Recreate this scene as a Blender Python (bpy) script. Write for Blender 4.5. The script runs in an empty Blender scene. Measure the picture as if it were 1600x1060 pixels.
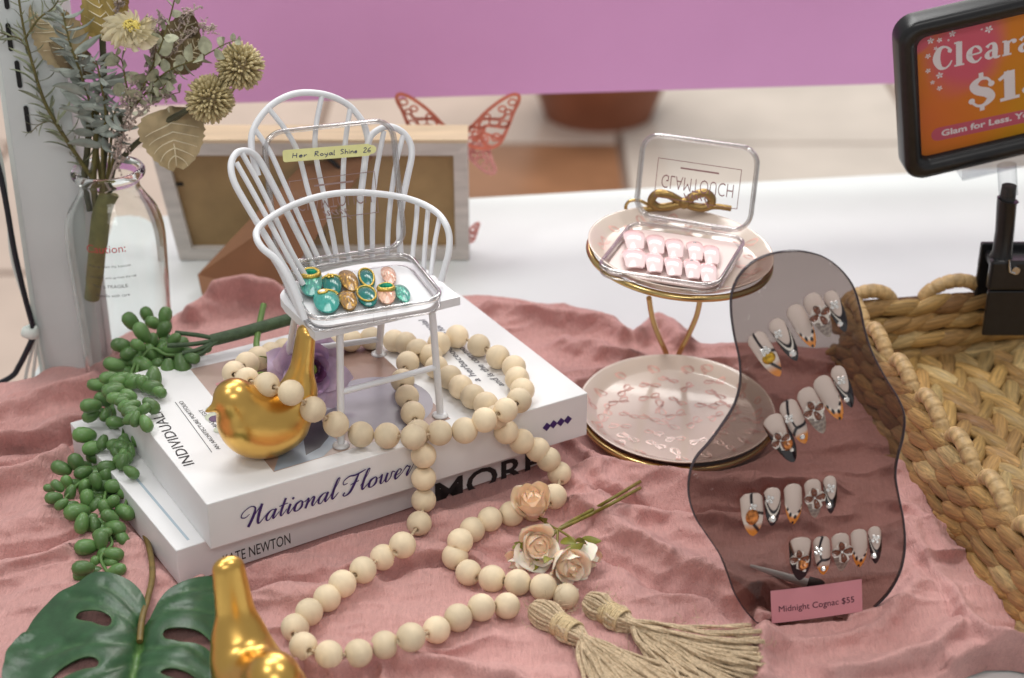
import bpy, bmesh, math, random
import numpy as np
from mathutils import Matrix, Vector, Euler
from mathutils.geometry import delaunay_2d_cdt

random.seed(7)
rng = np.random.default_rng(11)
sc = bpy.context.scene
S = 0.01                      # everything below is written in centimetres
# ------------------------------------------------------------------ camera, world, lamps
FPX, PITCH = 2700.0, math.radians(27.3)
DIST = 100.0
CAM = np.array([0.0, -DIST*math.cos(PITCH), DIST*math.sin(PITCH)])
cd = bpy.data.cameras.new('camera')
cam = bpy.data.objects.new('camera', cd)
sc.collection.objects.link(cam)
cam.location = CAM*S
cam.rotation_euler = (math.pi/2-PITCH, 0, 0)
cd.sensor_width = 36.0
cd.lens = 36.0*FPX/1600
cd.clip_start = 0.02
cd.clip_end = 60
cd.dof.use_dof = True
cd.dof.focus_distance = 0.80
cd.dof.aperture_fstop = 9.5
sc.camera = cam

w = bpy.data.worlds.new('World')
sc.world = w
w.use_nodes = True
w.node_tree.nodes['Background'].inputs[0].default_value = (1.0, 0.985, 0.965, 1)
w.node_tree.nodes['Background'].inputs[1].default_value = 0.41

def lamp(name, loc, target, sx, sy, power, color=(1, .97, .93)):
    l = bpy.data.lights.new(name, 'AREA')
    l.shape = 'RECTANGLE'
    l.size, l.size_y = sx, sy
    l.energy = power
    l.color = color
    o = bpy.data.objects.new(name, l)
    sc.collection.objects.link(o)
    o.location = loc
    o.rotation_euler = (Vector(target)-Vector(loc)).to_track_quat('-Z', 'Y').to_euler()
    return o
lamp('ceiling_lamp', (-0.35, 0.55, 1.75), (0, 0, 0), 1.3, 0.5, 17, (1, .995, .98))
lamp('ceiling_lamp', (0.75, -0.25, 1.9), (0, -.1, 0), 0.35, 0.35, 8, (1, .97, .93))
lamp('ceiling_lamp', (-0.9, -0.7, 1.9), (0, -.1, 0), 0.35, 0.35, 8, (1, .975, .94))
lamp('ceiling_lamp', (0.3, -2.7, 2.3), (0, .2, .1), 1.4, .5, 16, (1, .98, .95))  # unseen front light, added to brighten the pink panel
lamp('ceiling_lamp', (0.2, 3.2, 2.3), (0.1, 2.9, -.8), 2.2, 1.2, 100, (1, .97, .92))  # unseen, added over the mall to light the far floor

sc.view_settings.view_transform = 'Standard'
sc.view_settings.look = 'None'
sc.view_settings.exposure = -0.05
sc.view_settings.gamma = 1.0
sc.render.engine = 'CYCLES'
cy = sc.cycles
cy.use_denoising = True
cy.max_bounces = 14
cy.transparent_max_bounces = 32
cy.transmission_bounces = 10
cy.glossy_bounces = 5
cy.diffuse_bounces = 4
cy.sample_clamp_indirect = 6.0

# ------------------------------------------------------------------ sight lines
def nrm(v):
    v = np.asarray(v, float)
    return v/np.linalg.norm(v)
_c, _s = math.cos(PITCH), math.sin(PITCH)
def ray(px, py):
    v = (530-py)/FPX
    return np.array([(px-800)/FPX, _c+v*_s, -_s+v*_c])
def P(px, py, z):             # the point of height z seen at that place of the photograph
    d = ray(px, py)
    return CAM+d*((z-CAM[2])/d[2])
def PY(px, py, y):            # the point at depth y
    d = ray(px, py)
    return CAM+d*((y-CAM[1])/d[1])
def PP(px, py, o, n):         # the point on a plane
    d = ray(px, py)
    return CAM+d*(np.dot(np.asarray(o)-CAM, n)/np.dot(d, n))
def depth(p):
    p = np.asarray(p)-CAM
    return p[1]*_c-p[2]*_s
def frame(o, x, y, z=None):
    m = np.eye(4)
    x = nrm(x)
    if z is None: z = np.cross(x, nrm(y))
    z = nrm(z)
    y = np.cross(z, x)
    m[:3, 0], m[:3, 1], m[:3, 2], m[:3, 3] = x, y, z, o
    return m
def scl(a, b=None, c=None):
    b = a if b is None else b
    c = a if c is None else c
    return np.diag([a, b, c, 1.0])
def mov(x, y, z):
    m = np.eye(4); m[:3, 3] = (x, y, z); return m
def rot(axis, deg):
    return np.array(Matrix.Rotation(math.radians(deg), 4, axis))
def aim(o, d, roll=0.0):      # local +z along d
    d = nrm(d)
    a = np.array([0, 0, 1.0]) if abs(d[2]) < .95 else np.array([0, 1.0, 0])
    x = nrm(np.cross(a, d))
    m = frame(o, x, np.cross(d, x), d)
    return m @ rot('Z', roll)

# ------------------------------------------------------------------ mesh building
ORIG = {}
class MB:
    def __init__(s):
        s.v, s.f, s.m, s.sm, s.c, s.n = [], [], [], [], [], 0
    def add(s, V, F, mat=0, smooth=True, M=None, col=None):
        V = np.asarray(V, float).reshape(-1, 3)
        if M is not None: V = V @ M[:3, :3].T+M[:3, 3]
        s.v.append(V)
        k = s.n
        for f in F: s.f.append([i+k for i in f])
        s.m += [mat]*len(F)
        s.sm += [smooth]*len(F)
        s.c.append(np.ones((len(V), 3)) if col is None else np.asarray(col, float).reshape(-1, 3))
        s.n += len(V)
        return s
    def grid(s, G, cu=False, cv=False, mat=0, smooth=True, M=None, col=None, flip=False):
        G = np.asarray(G, float)
        a, b = G.shape[:2]
        F = []
        for i in range(a if cu else a-1):
            for j in range(b if cv else b-1):
                i2, j2 = (i+1) % a, (j+1) % b
                q = [i*b+j, i2*b+j, i2*b+j2, i*b+j2]
                F.append(q[::-1] if flip else q)
        return s.add(G.reshape(-1, 3), F, mat, smooth, M, col)
    def tube(s, path, r, seg=8, mat=0, closed=False, M=None, cap=True, flat=1.0):
        p = np.asarray(path, float)
        n = len(p)
        r = np.full(n, r, float) if np.isscalar(r) else np.asarray(r, float)
        t = np.gradient(p, axis=0) if not closed else np.roll(p, -1, 0)-np.roll(p, 1, 0)
        t /= np.linalg.norm(t, axis=1)[:, None]+1e-12
        u = np.cross(t[0], [0, 0, 1.0])
        if np.linalg.norm(u) < .1: u = np.cross(t[0], [0, 1.0, 0])
        u = nrm(u)
        th = np.linspace(0, 2*np.pi, seg, endpoint=False)
        G = np.zeros((n, seg, 3))
        for i in range(n):
            u = nrm(u-t[i]*np.dot(u, t[i]))
            b = np.cross(t[i], u)
            G[i] = p[i]+r[i]*(np.cos(th)[:, None]*u+flat*np.sin(th)[:, None]*b)
        s.grid(G, closed, True, mat, True, M, flip=True)
        if cap and not closed:
            s.add(G[0], [list(range(seg))], mat, False, M)
            s.add(G[-1], [list(range(seg))[::-1]], mat, False, M)
        return s
    def lathe(s, prof, seg=32, mat=0, M=None, smooth=True, sx=1.0, sy=1.0):
        prof = np.asarray(prof, float)
        th = np.linspace(0, 2*np.pi, seg, endpoint=False)
        G = np.stack([prof[:, 0][:, None]*np.cos(th)*sx, prof[:, 0][:, None]*np.sin(th)*sy,
                      np.repeat(prof[:, 1][:, None], seg, 1)], -1)
        return s.grid(G, False, True, mat, smooth, M, flip=True)
    def ball(s, c, r, seg=16, rings=10, mat=0, M=None):
        r = np.array([r]*3 if np.isscalar(r) else r, float)
        ph = np.linspace(0.02, np.pi-.02, rings)
        th = np.linspace(0, 2*np.pi, seg, endpoint=False)
        G = np.stack([np.sin(ph)[:, None]*np.cos(th), np.sin(ph)[:, None]*np.sin(th),
                      np.repeat(np.cos(ph)[:, None], seg, 1)], -1)*r+np.asarray(c)
        s.grid(G, False, True, mat, True, M)
        s.add(G[0], [list(range(seg))], mat, True, M)
        s.add(G[-1], [list(range(seg))[::-1]], mat, True, M)
        return s
    def box(s, lo, hi, mat=0, M=None, bev=0.0, segs=2):
        bm = bmesh.new()
        bmesh.ops.create_cube(bm, size=1)
        lo, hi = np.asarray(lo, float), np.asarray(hi, float)
        for v in bm.verts: v.co = Vector((lo+hi)/2+np.array(v.co)*(hi-lo))
        if bev: bmesh.ops.bevel(bm, geom=bm.edges[:], offset=bev, segments=segs, affect='EDGES', profile=.5)
        s.bm(bm, mat, False, M)
        return s
    def bm(s, bm, mat=0, smooth=False, M=None):
        bm.verts.index_update()
        s.add([list(v.co) for v in bm.verts], [[v.index for v in f.verts] for f in bm.faces], mat, smooth, M)
        bm.free()
        return s
    def prism(s, poly, z0, z1, mat=0, M=None, smooth_side=False):   # closed outline extruded
        p = np.asarray(poly, float)
        n = len(p)
        a = np.c_[p, np.full(n, z0)]
        b = np.c_[p, np.full(n, z1)]
        s.add(b, [list(range(n))], mat, False, M)
        s.add(a, [list(range(n))[::-1]], mat, False, M)
        s.add(np.r_[a, b], [[i, (i+1) % n, n+(i+1) % n, n+i] for i in range(n)], mat, smooth_side, M)
        return s
    def sheet(s, poly, z=0.0, mat=0, M=None):
        p = np.asarray(poly, float)
        return s.add(np.c_[p, np.full(len(p), z)], [list(range(len(p)))], mat, False, M)
    def mesh(s, name, mats, origin=(0, 0, 0), color=False):
        V = (np.concatenate(s.v)-np.asarray(origin))*S
        me = bpy.data.meshes.new(name)
        me.from_pydata(V.tolist(), [], s.f)
        me.polygons.foreach_set('material_index', s.m)
        me.polygons.foreach_set('use_smooth', s.sm)
        for m in (mats if isinstance(mats, (list, tuple)) else [mats]): me.materials.append(m)
        if color:
            at = me.color_attributes.new('paint', 'FLOAT_COLOR', 'POINT')
            C = np.c_[np.concatenate(s.c), np.ones(s.n)]
            at.data.foreach_set('color', C.ravel().astype(np.float32))
        me.update()
        return me
    def build(s, name, mats, parent=None, origin=None, color=False):
        if origin is None:
            origin = np.concatenate(s.v).mean(0)
            if parent is None: origin[2] = np.concatenate(s.v)[:, 2].min()
        return put(name, s.mesh(name, mats, origin, color), mov(*origin), parent)

def put(name, me, M, parent=None):
    o = bpy.data.objects.new(name, me)
    sc.collection.objects.link(o)
    t = np.array(M[:3, 3])
    base = np.zeros(3)
    if parent is not None:
        o.parent = parent
        base = ORIG[parent.name]
    R = Matrix(M.tolist()).to_3x3().to_4x4()
    R.translation = Vector((t-base)*S)
    o.matrix_basis = R
    ORIG[o.name] = t
    return o
def tag(o, label, cat, group=None):
    o['label'], o['category'] = label, cat
    if group: o['group'] = group
    return o
def thing(name, label, cat, origin, group=None):
    o = bpy.data.objects.new(name, None)
    o.empty_display_size = .01
    sc.collection.objects.link(o)
    o.location = Vector(np.asarray(origin, float)*S)
    ORIG[o.name] = np.asarray(origin, float)
    return tag(o, label, cat, group)

def smooth_path(pts, n=8, closed=False):
    p = np.asarray(pts, float)
    out = []
    m = len(p)
    for i in range(m if closed else m-1):
        if closed: a, b, c, d = p[(i-1) % m], p[i], p[(i+1) % m], p[(i+2) % m]
        else: a, b, c, d = p[max(i-1, 0)], p[i], p[i+1], p[min(i+2, m-1)]
        for t in np.linspace(0, 1, n, endpoint=False):
            out.append(.5*((2*b)+(-a+c)*t+(2*a-5*b+4*c-d)*t*t+(-a+3*b-3*c+d)*t**3))
    if not closed: out.append(p[-1])
    return np.array(out)
def rrect(w, h, r, n=6, cx=0.0, cy=0.0):
    o = []
    for (sx, sy, a0) in ((1, 1, 0), (-1, 1, 90), (-1, -1, 180), (1, -1, 270)):
        for k in range(n+1):
            a = math.radians(a0+90*k/n)
            o.append((cx+sx*(w/2-r)+r*math.cos(a), cy+sy*(h/2-r)+r*math.sin(a)))
    return np.array(o)
def inside(poly, x, y):
    poly = np.asarray(poly)
    r = np.zeros(np.shape(x), bool)
    j = len(poly)-1
    for i in range(len(poly)):
        xi, yi = poly[i]; xj, yj = poly[j]
        c = ((yi > y) != (yj > y)) & (x < (xj-xi)*(y-yi)/(yj-yi+1e-12)+xi)
        r ^= c
        j = i
    return r
def vnoise(x, y, seed=0):
    xi, yi = np.floor(x).astype(int), np.floor(y).astype(int)
    fx, fy = x-xi, y-yi
    fx, fy = fx*fx*(3-2*fx), fy*fy*(3-2*fy)
    def h(a, b):
        n = (a*374761393+b*668265263+seed*974711) & 0x7fffffff
        n = ((n ^ (n >> 13))*1274126177) & 0x7fffffff
        return ((n ^ (n >> 16)) & 0xffff)/65535.0
    return (h(xi, yi)*(1-fx)+h(xi+1, yi)*fx)*(1-fy)+(h(xi, yi+1)*(1-fx)+h(xi+1, yi+1)*fx)*fy
def fbm(x, y, o=4, seed=0):
    r, a = 0, .5
    for k in range(o):
        r = r+a*vnoise(x*2**k, y*2**k, seed+k*17); a *= .5
    return r
def nets(f, lo, hi, n):       # smooth surface of an implicit solid
    ax = [np.linspace(lo[i], hi[i], n) for i in range(3)]
    X, Y, Z = np.meshgrid(*ax, indexing='ij')
    D = f(X, Y, Z)
    sg = D < 0
    pos = np.zeros((n-1,)*3+(3,)); cnt = np.zeros((n-1,)*3)
    def sl(a, d): return slice(d, n-1+d)
    for axis in range(3):
        for d1 in (0, 1):
            for d2 in (0, 1):
                o0 = [0, 0, 0]; o1 = [0, 0, 0]
                others = [k for k in range(3) if k != axis]
                for o in (o0, o1): o[others[0]], o[others[1]] = d1, d2
                o1[axis] = 1
                A = tuple(slice(o0[k], n-1+o0[k]) for k in range(3))
                B = tuple(slice(o1[k], n-1+o1[k]) for k in range(3))
                ch = sg[A] != sg[B]
                t = np.where(ch, D[A]/(D[A]-D[B]+1e-12), 0)
                for k, g in enumerate((X, Y, Z)):
                    pos[..., k] += np.where(ch, g[A]+t*(g[B]-g[A]), 0)
                cnt += ch
    act = cnt > 0
    idx = -np.ones((n-1,)*3, int)
    idx[act] = np.arange(act.sum())
    V = pos[act]/cnt[act][:, None]
    F = []
    for axis in range(3):
        a, b = [k for k in range(3) if k != axis]
        A = [slice(1, n-1)]*3; A[axis] = slice(0, n-1)
        B = list(A); B[axis] = slice(1, n)
        ch = np.argwhere(sg[tuple(A)] != sg[tuple(B)])
        for c in ch:
            i = c.copy(); i[a] += 1; i[b] += 1
            q = []
            for da, db in ((-1, -1), (0, -1), (0, 0), (-1, 0)):
                k = i.copy(); k[a] += da; k[b] += db
                q.append(idx[tuple(k)])
            pos_in = sg[tuple(i)]
            if (axis == 1): q = q[::-1]
            F.append(q if pos_in else q[::-1])
    return V, F

# ------------------------------------------------------------------ lettering
def strokes(mb, sk, M, mat=0, z=0.0, n=6):     # pen strokes (x, y, width), drawn as flat ribbons
    for i_, st in enumerate(sk):
        a = np.asarray(st, float)
        z = z+.0012 if i_ else z
        if len(a) == 1:
            th = np.linspace(0, 2*np.pi, 14, endpoint=False)
            mb.sheet(np.c_[a[0, 0]+a[0, 2]*np.cos(th), a[0, 1]+a[0, 2]*np.sin(th)], z, mat, M)
            continue
        p = smooth_path(a, n) if len(a) > 2 else a
        t = np.gradient(p[:, :2], axis=0)
        t /= np.linalg.norm(t, axis=1)[:, None]+1e-9
        nn = np.c_[-t[:, 1], t[:, 0]]
        w2 = p[:, 2:3]/2
        G = np.stack([np.c_[p[:, :2]+nn*w2, np.full(len(p), z)], np.c_[p[:, :2]-nn*w2, np.full(len(p), z)]], 1)
        mb.grid(G, mat=mat, smooth=False, M=M)
def pen_word(word, font, slant=0.0, track=0.0):
    x, out = 0.0, []
    for ch in word:
        if ch == ' ': x += .38; continue
        adv, sk = font[ch]
        for st in sk:
            out.append([(px+x+slant*py, py, pw) for px, py, pw in st])
        x += adv+track
    return out, x
def type_word(body, bold=0.0):
    cu = bpy.data.curves.new('lettering', 'FONT')
    cu.body = body
    cu.size = 1.0
    cu.offset = bold
    cu.resolution_u = 3
    ob = bpy.data.objects.new('lettering', cu)
    sc.collection.objects.link(ob)
    dg = bpy.context.evaluated_depsgraph_get()
    me = bpy.data.meshes.new_from_object(ob.evaluated_get(dg))
    V = np.array([list(v.co) for v in me.vertices]).reshape(-1, 3)
    F = [list(p.vertices) for p in me.polygons]
    bpy.data.objects.remove(ob)
    bpy.data.curves.remove(cu)
    bpy.data.meshes.remove(me)
    V[:, 0] -= V[:, 0].min()
    return V, F
def typed(mb, body, M, width=None, height=None, mat=0, z=0.0, bold=0.0, fx=None, shear=0.0):
    V, F = type_word(body, bold)
    k = width/V[:, 0].max() if width else height/V[:, 1].max()
    sx = k
    sy = height/V[:, 1].max() if height else k
    V = V*[sx, sy, 1]
    V[:, 0] += shear*V[:, 1]
    V[:, 2] = z
    if fx is not None: V = fx(V)
    mb.add(V, F, mat, False, M)
def quad_frame(tl, tr, bl):
    x = tr-tl; y = tl-bl
    return frame(bl, x, y), np.linalg.norm(x), np.linalg.norm(y)

# ------------------------------------------------------------------ materials
def lin(r, g, b):
    return tuple(((c/255)/12.92 if c/255 <= .04045 else ((c/255+.055)/1.055)**2.4) for c in (r, g, b))
def mat(name, col, rough=.5, metal=0.0, var=0.0, vs=3.0, bump=0.0, bs=8.0, coat=0.0, sheen=0.0, spec=.5,
        paint=False, rnd=0.0, alpha=None, stretch=None, sss=0.0, detail=3.0, col2=None, band=None):
    m = bpy.data.materials.new(name)
    m.use_nodes = True
    nt = m.node_tree
    N, L = nt.nodes, nt.links
    b = N['Principled BSDF']
    b.inputs['Roughness'].default_value = rough
    b.inputs['Metallic'].default_value = metal
    b.inputs['Specular IOR Level'].default_value = spec
    b.inputs['Coat Weight'].default_value = coat
    b.inputs['Coat Roughness'].default_value = .05
    b.inputs['Sheen Weight'].default_value = sheen
    if sss:
        b.inputs['Subsurface Weight'].default_value = sss
        b.inputs['Subsurface Scale'].default_value = .003
    tc = N.new('ShaderNodeTexCoord')
    vec = tc.outputs['Object']
    if stretch is not None:
        mp = N.new('ShaderNodeMapping')
        mp.inputs['Scale'].default_value = stretch
        L.new(vec, mp.inputs[0]); vec = mp.outputs[0]
    if rnd:
        oi = N.new('ShaderNodeObjectInfo')
        ad = N.new('ShaderNodeVectorMath'); ad.operation = 'ADD'
        cx = N.new('ShaderNodeCombineXYZ')
        mu = N.new('ShaderNodeMath'); mu.operation = 'MULTIPLY'; mu.inputs[1].default_value = 3.0
        L.new(oi.outputs['Random'], mu.inputs[0])
        for k in range(3): L.new(mu.outputs[0], cx.inputs[k])
        L.new(vec, ad.inputs[0]); L.new(cx.outputs[0], ad.inputs[1])
        vec = ad.outputs[0]
    def mix(fac, a, c, mode='MIX'):
        x = N.new('ShaderNodeMix'); x.data_type = 'RGBA'; x.blend_type = mode
        for sock, val in ((x.inputs[0], fac), (x.inputs[6], a), (x.inputs[7], c)):
            if hasattr(val, 'links') or hasattr(val, 'is_output'): L.new(val, sock)
            elif isinstance(val, tuple): sock.default_value = tuple(val)+(1,)
            else: sock.default_value = val
        return x.outputs[2]
    cur = tuple(col)
    if paint:
        at = N.new('ShaderNodeAttribute'); at.attribute_name = 'paint'
        cur = at.outputs['Color']
    if var:
        nz = N.new('ShaderNodeTexNoise')
        nz.inputs['Scale'].default_value = vs*100
        nz.inputs['Detail'].default_value = detail
        L.new(vec, nz.inputs['Vector'])
        rp = N.new('ShaderNodeMapRange')
        rp.inputs[1].default_value, rp.inputs[2].default_value = .3, .7
        L.new(nz.outputs[0], rp.inputs[0])
        if col2 is not None and not paint:
            cur = mix(rp.outputs[0], cur, tuple(col2))
        else:
            hs = N.new('ShaderNodeMapRange')
            hs.inputs[3].default_value, hs.inputs[4].default_value = 1-var, 1+var
            L.new(rp.outputs[0], hs.inputs[0])
            cur = mix(1.0, cur, hs.outputs[0], 'MULTIPLY')
    if rnd:
        hs = N.new('ShaderNodeMapRange')
        hs.inputs[3].default_value, hs.inputs[4].default_value = 1-rnd, 1+rnd*.6
        L.new(oi.outputs['Random'], hs.inputs[0])
        cur = mix(1.0, cur, hs.outputs[0], 'MULTIPLY')
    if isinstance(cur, tuple): b.inputs['Base Color'].default_value = cur+(1,)
    else: L.new(cur, b.inputs['Base Color'])
    if bump:
        nb = N.new('ShaderNodeTexNoise')
        nb.inputs['Scale'].default_value = bs*100
        nb.inputs['Detail'].default_value = 4
        L.new(vec, nb.inputs['Vector'])
        bp = N.new('ShaderNodeBump')
        bp.inputs['Strength'].default_value = bump
        bp.inputs['Distance'].default_value = .001
        L.new(nb.outputs[0], bp.inputs['Height'])
        L.new(bp.outputs[0], b.inputs['Normal'])
    return m
def clear(name, tint=(1, 1, 1), edge=(.8, .8, .82), rough=.02, refl=1.0, base=.03):   # thin sheet of clear plastic or glass
    m = bpy.data.materials.new(name)
    m.use_nodes = True
    nt = m.node_tree
    N, L = nt.nodes, nt.links
    N.remove(N['Principled BSDF'])
    out = N['Material Output']
    lw = N.new('ShaderNodeLayerWeight'); lw.inputs[0].default_value = .5
    mx = N.new('ShaderNodeMix'); mx.data_type = 'RGBA'
    pw = N.new('ShaderNodeMath'); pw.operation = 'POWER'; pw.inputs[1].default_value = 1.6
    L.new(lw.outputs['Facing'], pw.inputs[0])
    L.new(pw.outputs[0], mx.inputs[0])
    mx.inputs[6].default_value = tint+(1,)
    mx.inputs[7].default_value = edge+(1,)
    tr = N.new('ShaderNodeBsdfTransparent'); L.new(mx.outputs[2], tr.inputs[0])
    gl = N.new('ShaderNodeBsdfGlossy'); gl.inputs['Roughness'].default_value = rough
    p5 = N.new('ShaderNodeMath'); p5.operation = 'POWER'; p5.inputs[1].default_value = 5.0; L.new(lw.outputs['Facing'], p5.inputs[0])
    fr = N.new('ShaderNodeMath'); fr.operation = 'MULTIPLY_ADD'; fr.inputs[1].default_value = .9; fr.inputs[2].default_value = base; L.new(p5.outputs[0], fr.inputs[0])
    mu = N.new('ShaderNodeMath'); mu.operation = 'MULTIPLY'; mu.inputs[1].default_value = refl
    mu.use_clamp = True
    L.new(fr.outputs[0], mu.inputs[0])
    ms = N.new('ShaderNodeMixShader')
    L.new(mu.outputs[0], ms.inputs[0]); L.new(tr.outputs[0], ms.inputs[1]); L.new(gl.outputs[0], ms.inputs[2])
    L.new(ms.outputs[0], out.inputs[0])
    return m
def glass(name, col=(1, 1, 1), ior=1.45, rough=0.0):
    m = bpy.data.materials.new(name)
    m.use_nodes = True
    b = m.node_tree.nodes['Principled BSDF']
    b.inputs['Base Color'].default_value = tuple(col)+(1,)
    b.inputs['Transmission Weight'].default_value = 1.0
    b.inputs['IOR'].default_value = ior
    b.inputs['Roughness'].default_value = rough
    return m

white_paint = mat('white_paint', (.78, .79, .82), .35, var=.03, vs=.5)
white_card = mat('white_card', (.80, .80, .81), .55, var=.025, vs=.4, bump=.05, bs=20)
gold = mat('gold_satin', (.76, .47, .13), .29, 1.0, bump=.04, bs=30)
gold_wire = mat('gold_wire', (.62, .46, .20), .22, 1.0)
black_plastic = mat('black_plastic', (.012, .012, .014), .28, var=.2, vs=2)
clear_plastic = clear('clear_plastic', (.992, .99, .99), (.93, .93, .94), .02, 1.0, .022)
rim_plastic = clear('clear_plastic_rim', (.90, .885, .88), (.66, .64, .66), .09, 1.5, .20)
# ================================================================== the setting
# mall floor far below the display table, built tile by tile where the photograph shows it
FZ = -80.0
tile_cream = mat('floor_cream', (.60, .48, .41), .18, var=.08, vs=.06)
tile_brown = mat('floor_terracotta', (.30, .145, .075), .30, var=.15, vs=.08)
tile_pale = mat('floor_pale', (.62, .55, .49), .12, var=.08, vs=.06)
grout_m = mat('floor_grout', (.20, .13, .10), .8)
mb = MB(); mb.box((-420, 20, FZ-4), (420, 900, FZ-.6))
floor = mb.build('floor', grout_m); floor['kind'] = 'structure'
TW = 62.0
mbt = {}
for nm, mt in (('c', tile_cream), ('b', tile_brown), ('p', tile_pale)):
    b_ = MB(); b_.box((-TW/2+.7, -TW/2+.7, -.8), (TW/2-.7, TW/2-.7, 0), bev=.25, segs=1)
    mbt[nm] = b_.mesh('tile', mt)
for j in range(6):
    for i in range(-6, 6):
        x, y = 22+TW*(i+.5), 118+TW*(j+.5)
        k = 'b' if (-40 < x < 22 and y < 250) else ('c' if x < 22 else 'p')
        put('tile', mbt[k], mov(x, y, FZ+rng.uniform(-.1, .1)), floor)
# dark rug edge far away on the right
mb = MB(); mb.box((78, 330, FZ), (170, 420, FZ+1.2), bev=.4)
tag(mb.build('floor_mat', mat('floor_mat', (.22, .30, .36), .9, var=.2, vs=1)), 'grey blue mat on the mall floor under the pink panel, far right', 'mat')

# the display table: white top, far edge seen below the pink panel
tb = P(735, 309, 0); tb2 = P(1400, 271, 0)
ed = nrm(tb2-tb)
mb = MB()
far_l = tb+ed*(-26.5-tb[0])/ed[0]; far_r = tb+ed*(60-tb[0])/ed[0]
poly = [far_l[:2], (-27.0, -62), (60, -62), far_r[:2]]
mb.prism(poly, -3.0, -.06)
tag(mb.build('display_table', mat('table_laminate', (.735, .765, .765), .30, var=.02, vs=.2)), 'white laminate display table under the pink cloth and all the nail displays', 'table')

# pink panel along the far edge of the table
pa, pb = P(95, 172, 6.0), None
y_pan = tb[1]+1.5
a0 = PY(98, 170, y_pan-3.0); a1 = PY(1410, 131, y_pan+1.0)
dx = nrm([a1[0]-a0[0], a1[1]-a0[1], 0]); nrm_p = np.cross(dx, [0, 0, 1.0])
zb = (a0[2]+a1[2])/2
Mx = frame([a0[0], a0[1], 0], dx, np.cross([0, 0, 1.0], dx), [0, 0, 1.0])
mb = MB(); mb.box((0, 0, a0[2]), (75, 1.0, a0[2]+22), M=Mx, bev=.08)
mb.v[-1][:, 2] += (a1[2]-a0[2])*np.clip((mb.v[-1][:, 0]-a0[0])/(a1[0]-a0[0]), 0, 2)
tag(mb.build('pink_panel', mat('panel_pink', (.74, .355, .645), .5, var=.03, vs=.1)), 'wide plain orchid pink panel spanning the back of the display', 'panel')

# slotted shelving post at the left with its cables
post_m = mat('post_paint', (.63, .675, .675), .45, var=.04, vs=.3)
pl = P(70, 592, 0); PW = 3.3
mb = MB(); mb.box((0, 0, -.05), (PW, 2.4, 46), bev=.06, M=mov(pl[0], pl[1], 0))
post_o = np.array([pl[0], pl[1], 0])
root = thing('shelf_post', 'tall pale grey slotted shelving post behind the vase at left edge', 'post', post_o)
mb.build('upright', post_m, root)
mb = MB(); mb.box((-.30, .2, -.05), (-.02, 1.6, 46), bev=.05, M=mov(pl[0], pl[1], 0))
mb.build('side_flange', mat('flange_white', (.72, .78, .75), .4), root)
slot_m = mat('slot_black', (.006, .006, .007), .7)
for (px, py) in ((9, -8), (15, 58), (29, 116), (43, 186)):
    c = PP(px, py, post_o, np.array([0, 1.0, 0]))
    mb = MB(); mb.prism(rrect(.24, 1.45, .11, 4), 0, .03, M=frame(c-np.array([0, .035, 0]), (1, 0, 0), (0, 0, 1)))
    mb.build('slot', slot_m, root)
def cable(name, label, pts, r, m, cat='cable', par=None):
    b_ = MB(); b_.tube(smooth_path(pts, 8), r, 8)
    o = b_.build(name, m)
    return tag(o, label, cat)
yk = pl[1]-.4
cable('black_cable', 'black power cable running down the left side of the post', [PY(*q, yk) for q in ((-30, 190), (-6, 250), (8, 310), (22, 390), (38, 460), (52, 512), (54, 520))]+[PY(*q, yk-.3) for q in ((46, 540), (30, 572), (16, 590), (-30, 612))], .16, mat('cable_black', (.01, .012, .02), .4))
wc = mat('cable_white', (.74, .80, .76), .4)
cable('white_cable', 'single white cable curving beside the black cable at the post', [PY(*q, yk+.5) for q in ((-20, 170), (2, 250), (12, 330), (18, 400), (34, 455), (50, 500), (58, 525))], .10, wc)
for k, (lab, qs) in enumerate((('leftmost white cable end hanging below the cable tie', ((54, 522), (50, 548), (42, 580), (38, 610), (40, 640))),
                             ('middle white cable end hanging below the cable tie', ((56, 522), (56, 550), (52, 585), (49, 615), (48, 640))),
                             ('rightmost white cable end hanging below the cable tie', ((58, 522), (63, 548), (68, 575), (69, 605), (66, 640))))):
    cable('white_cable', lab, [PY(*q, yk-.1+.1*k) for q in qs], .09, wc)
mb = MB(); mb.tube([PY(47, 518, yk-.05)+np.array([.34*math.cos(a), .34*math.sin(a)*.8, .08*math.sin(2*a)]) for a in np.linspace(0, 2*np.pi, 20)[:-1]], .14, 8, closed=True, flat=2.2)
tag(mb.build('cable_tie', wc), 'white cable tie bundling the cables against the post', 'cable tie')

# terracotta planter on the floor behind
pc = P(935, 178, FZ)
sc_p = depth(pc)/FPX
root = thing('plant_pot', 'large round terracotta planter on the mall floor behind the table', 'planter', pc)
R0 = 84*sc_p
mb = MB(); prof = [(0, 0), (R0*.98, 0), (R0*1.04, 1.5), (R0*1.34, 13), (R0*1.52, 32), (R0*1.58, 46), (R0*1.40, 47), (R0*1.3, 40)]
mb.lathe(smooth_path(np.array(prof)[1:], 5), 48, M=mov(*pc))
mb.build('pot_body', mat('terracotta', (.26, .085, .04), .6, var=.15, vs=.1), root)
mb = MB(); mb.lathe([(R0*1.44, 42), (R0*1.54, 42.5), (R0*1.56, 52), (R0*1.5, 53), (R0*1.42, 52), (R0*1.40, 43)], 48, M=mov(*pc))
mb.build('pot_rim', bpy.data.materials['terracotta'], root)

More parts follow.
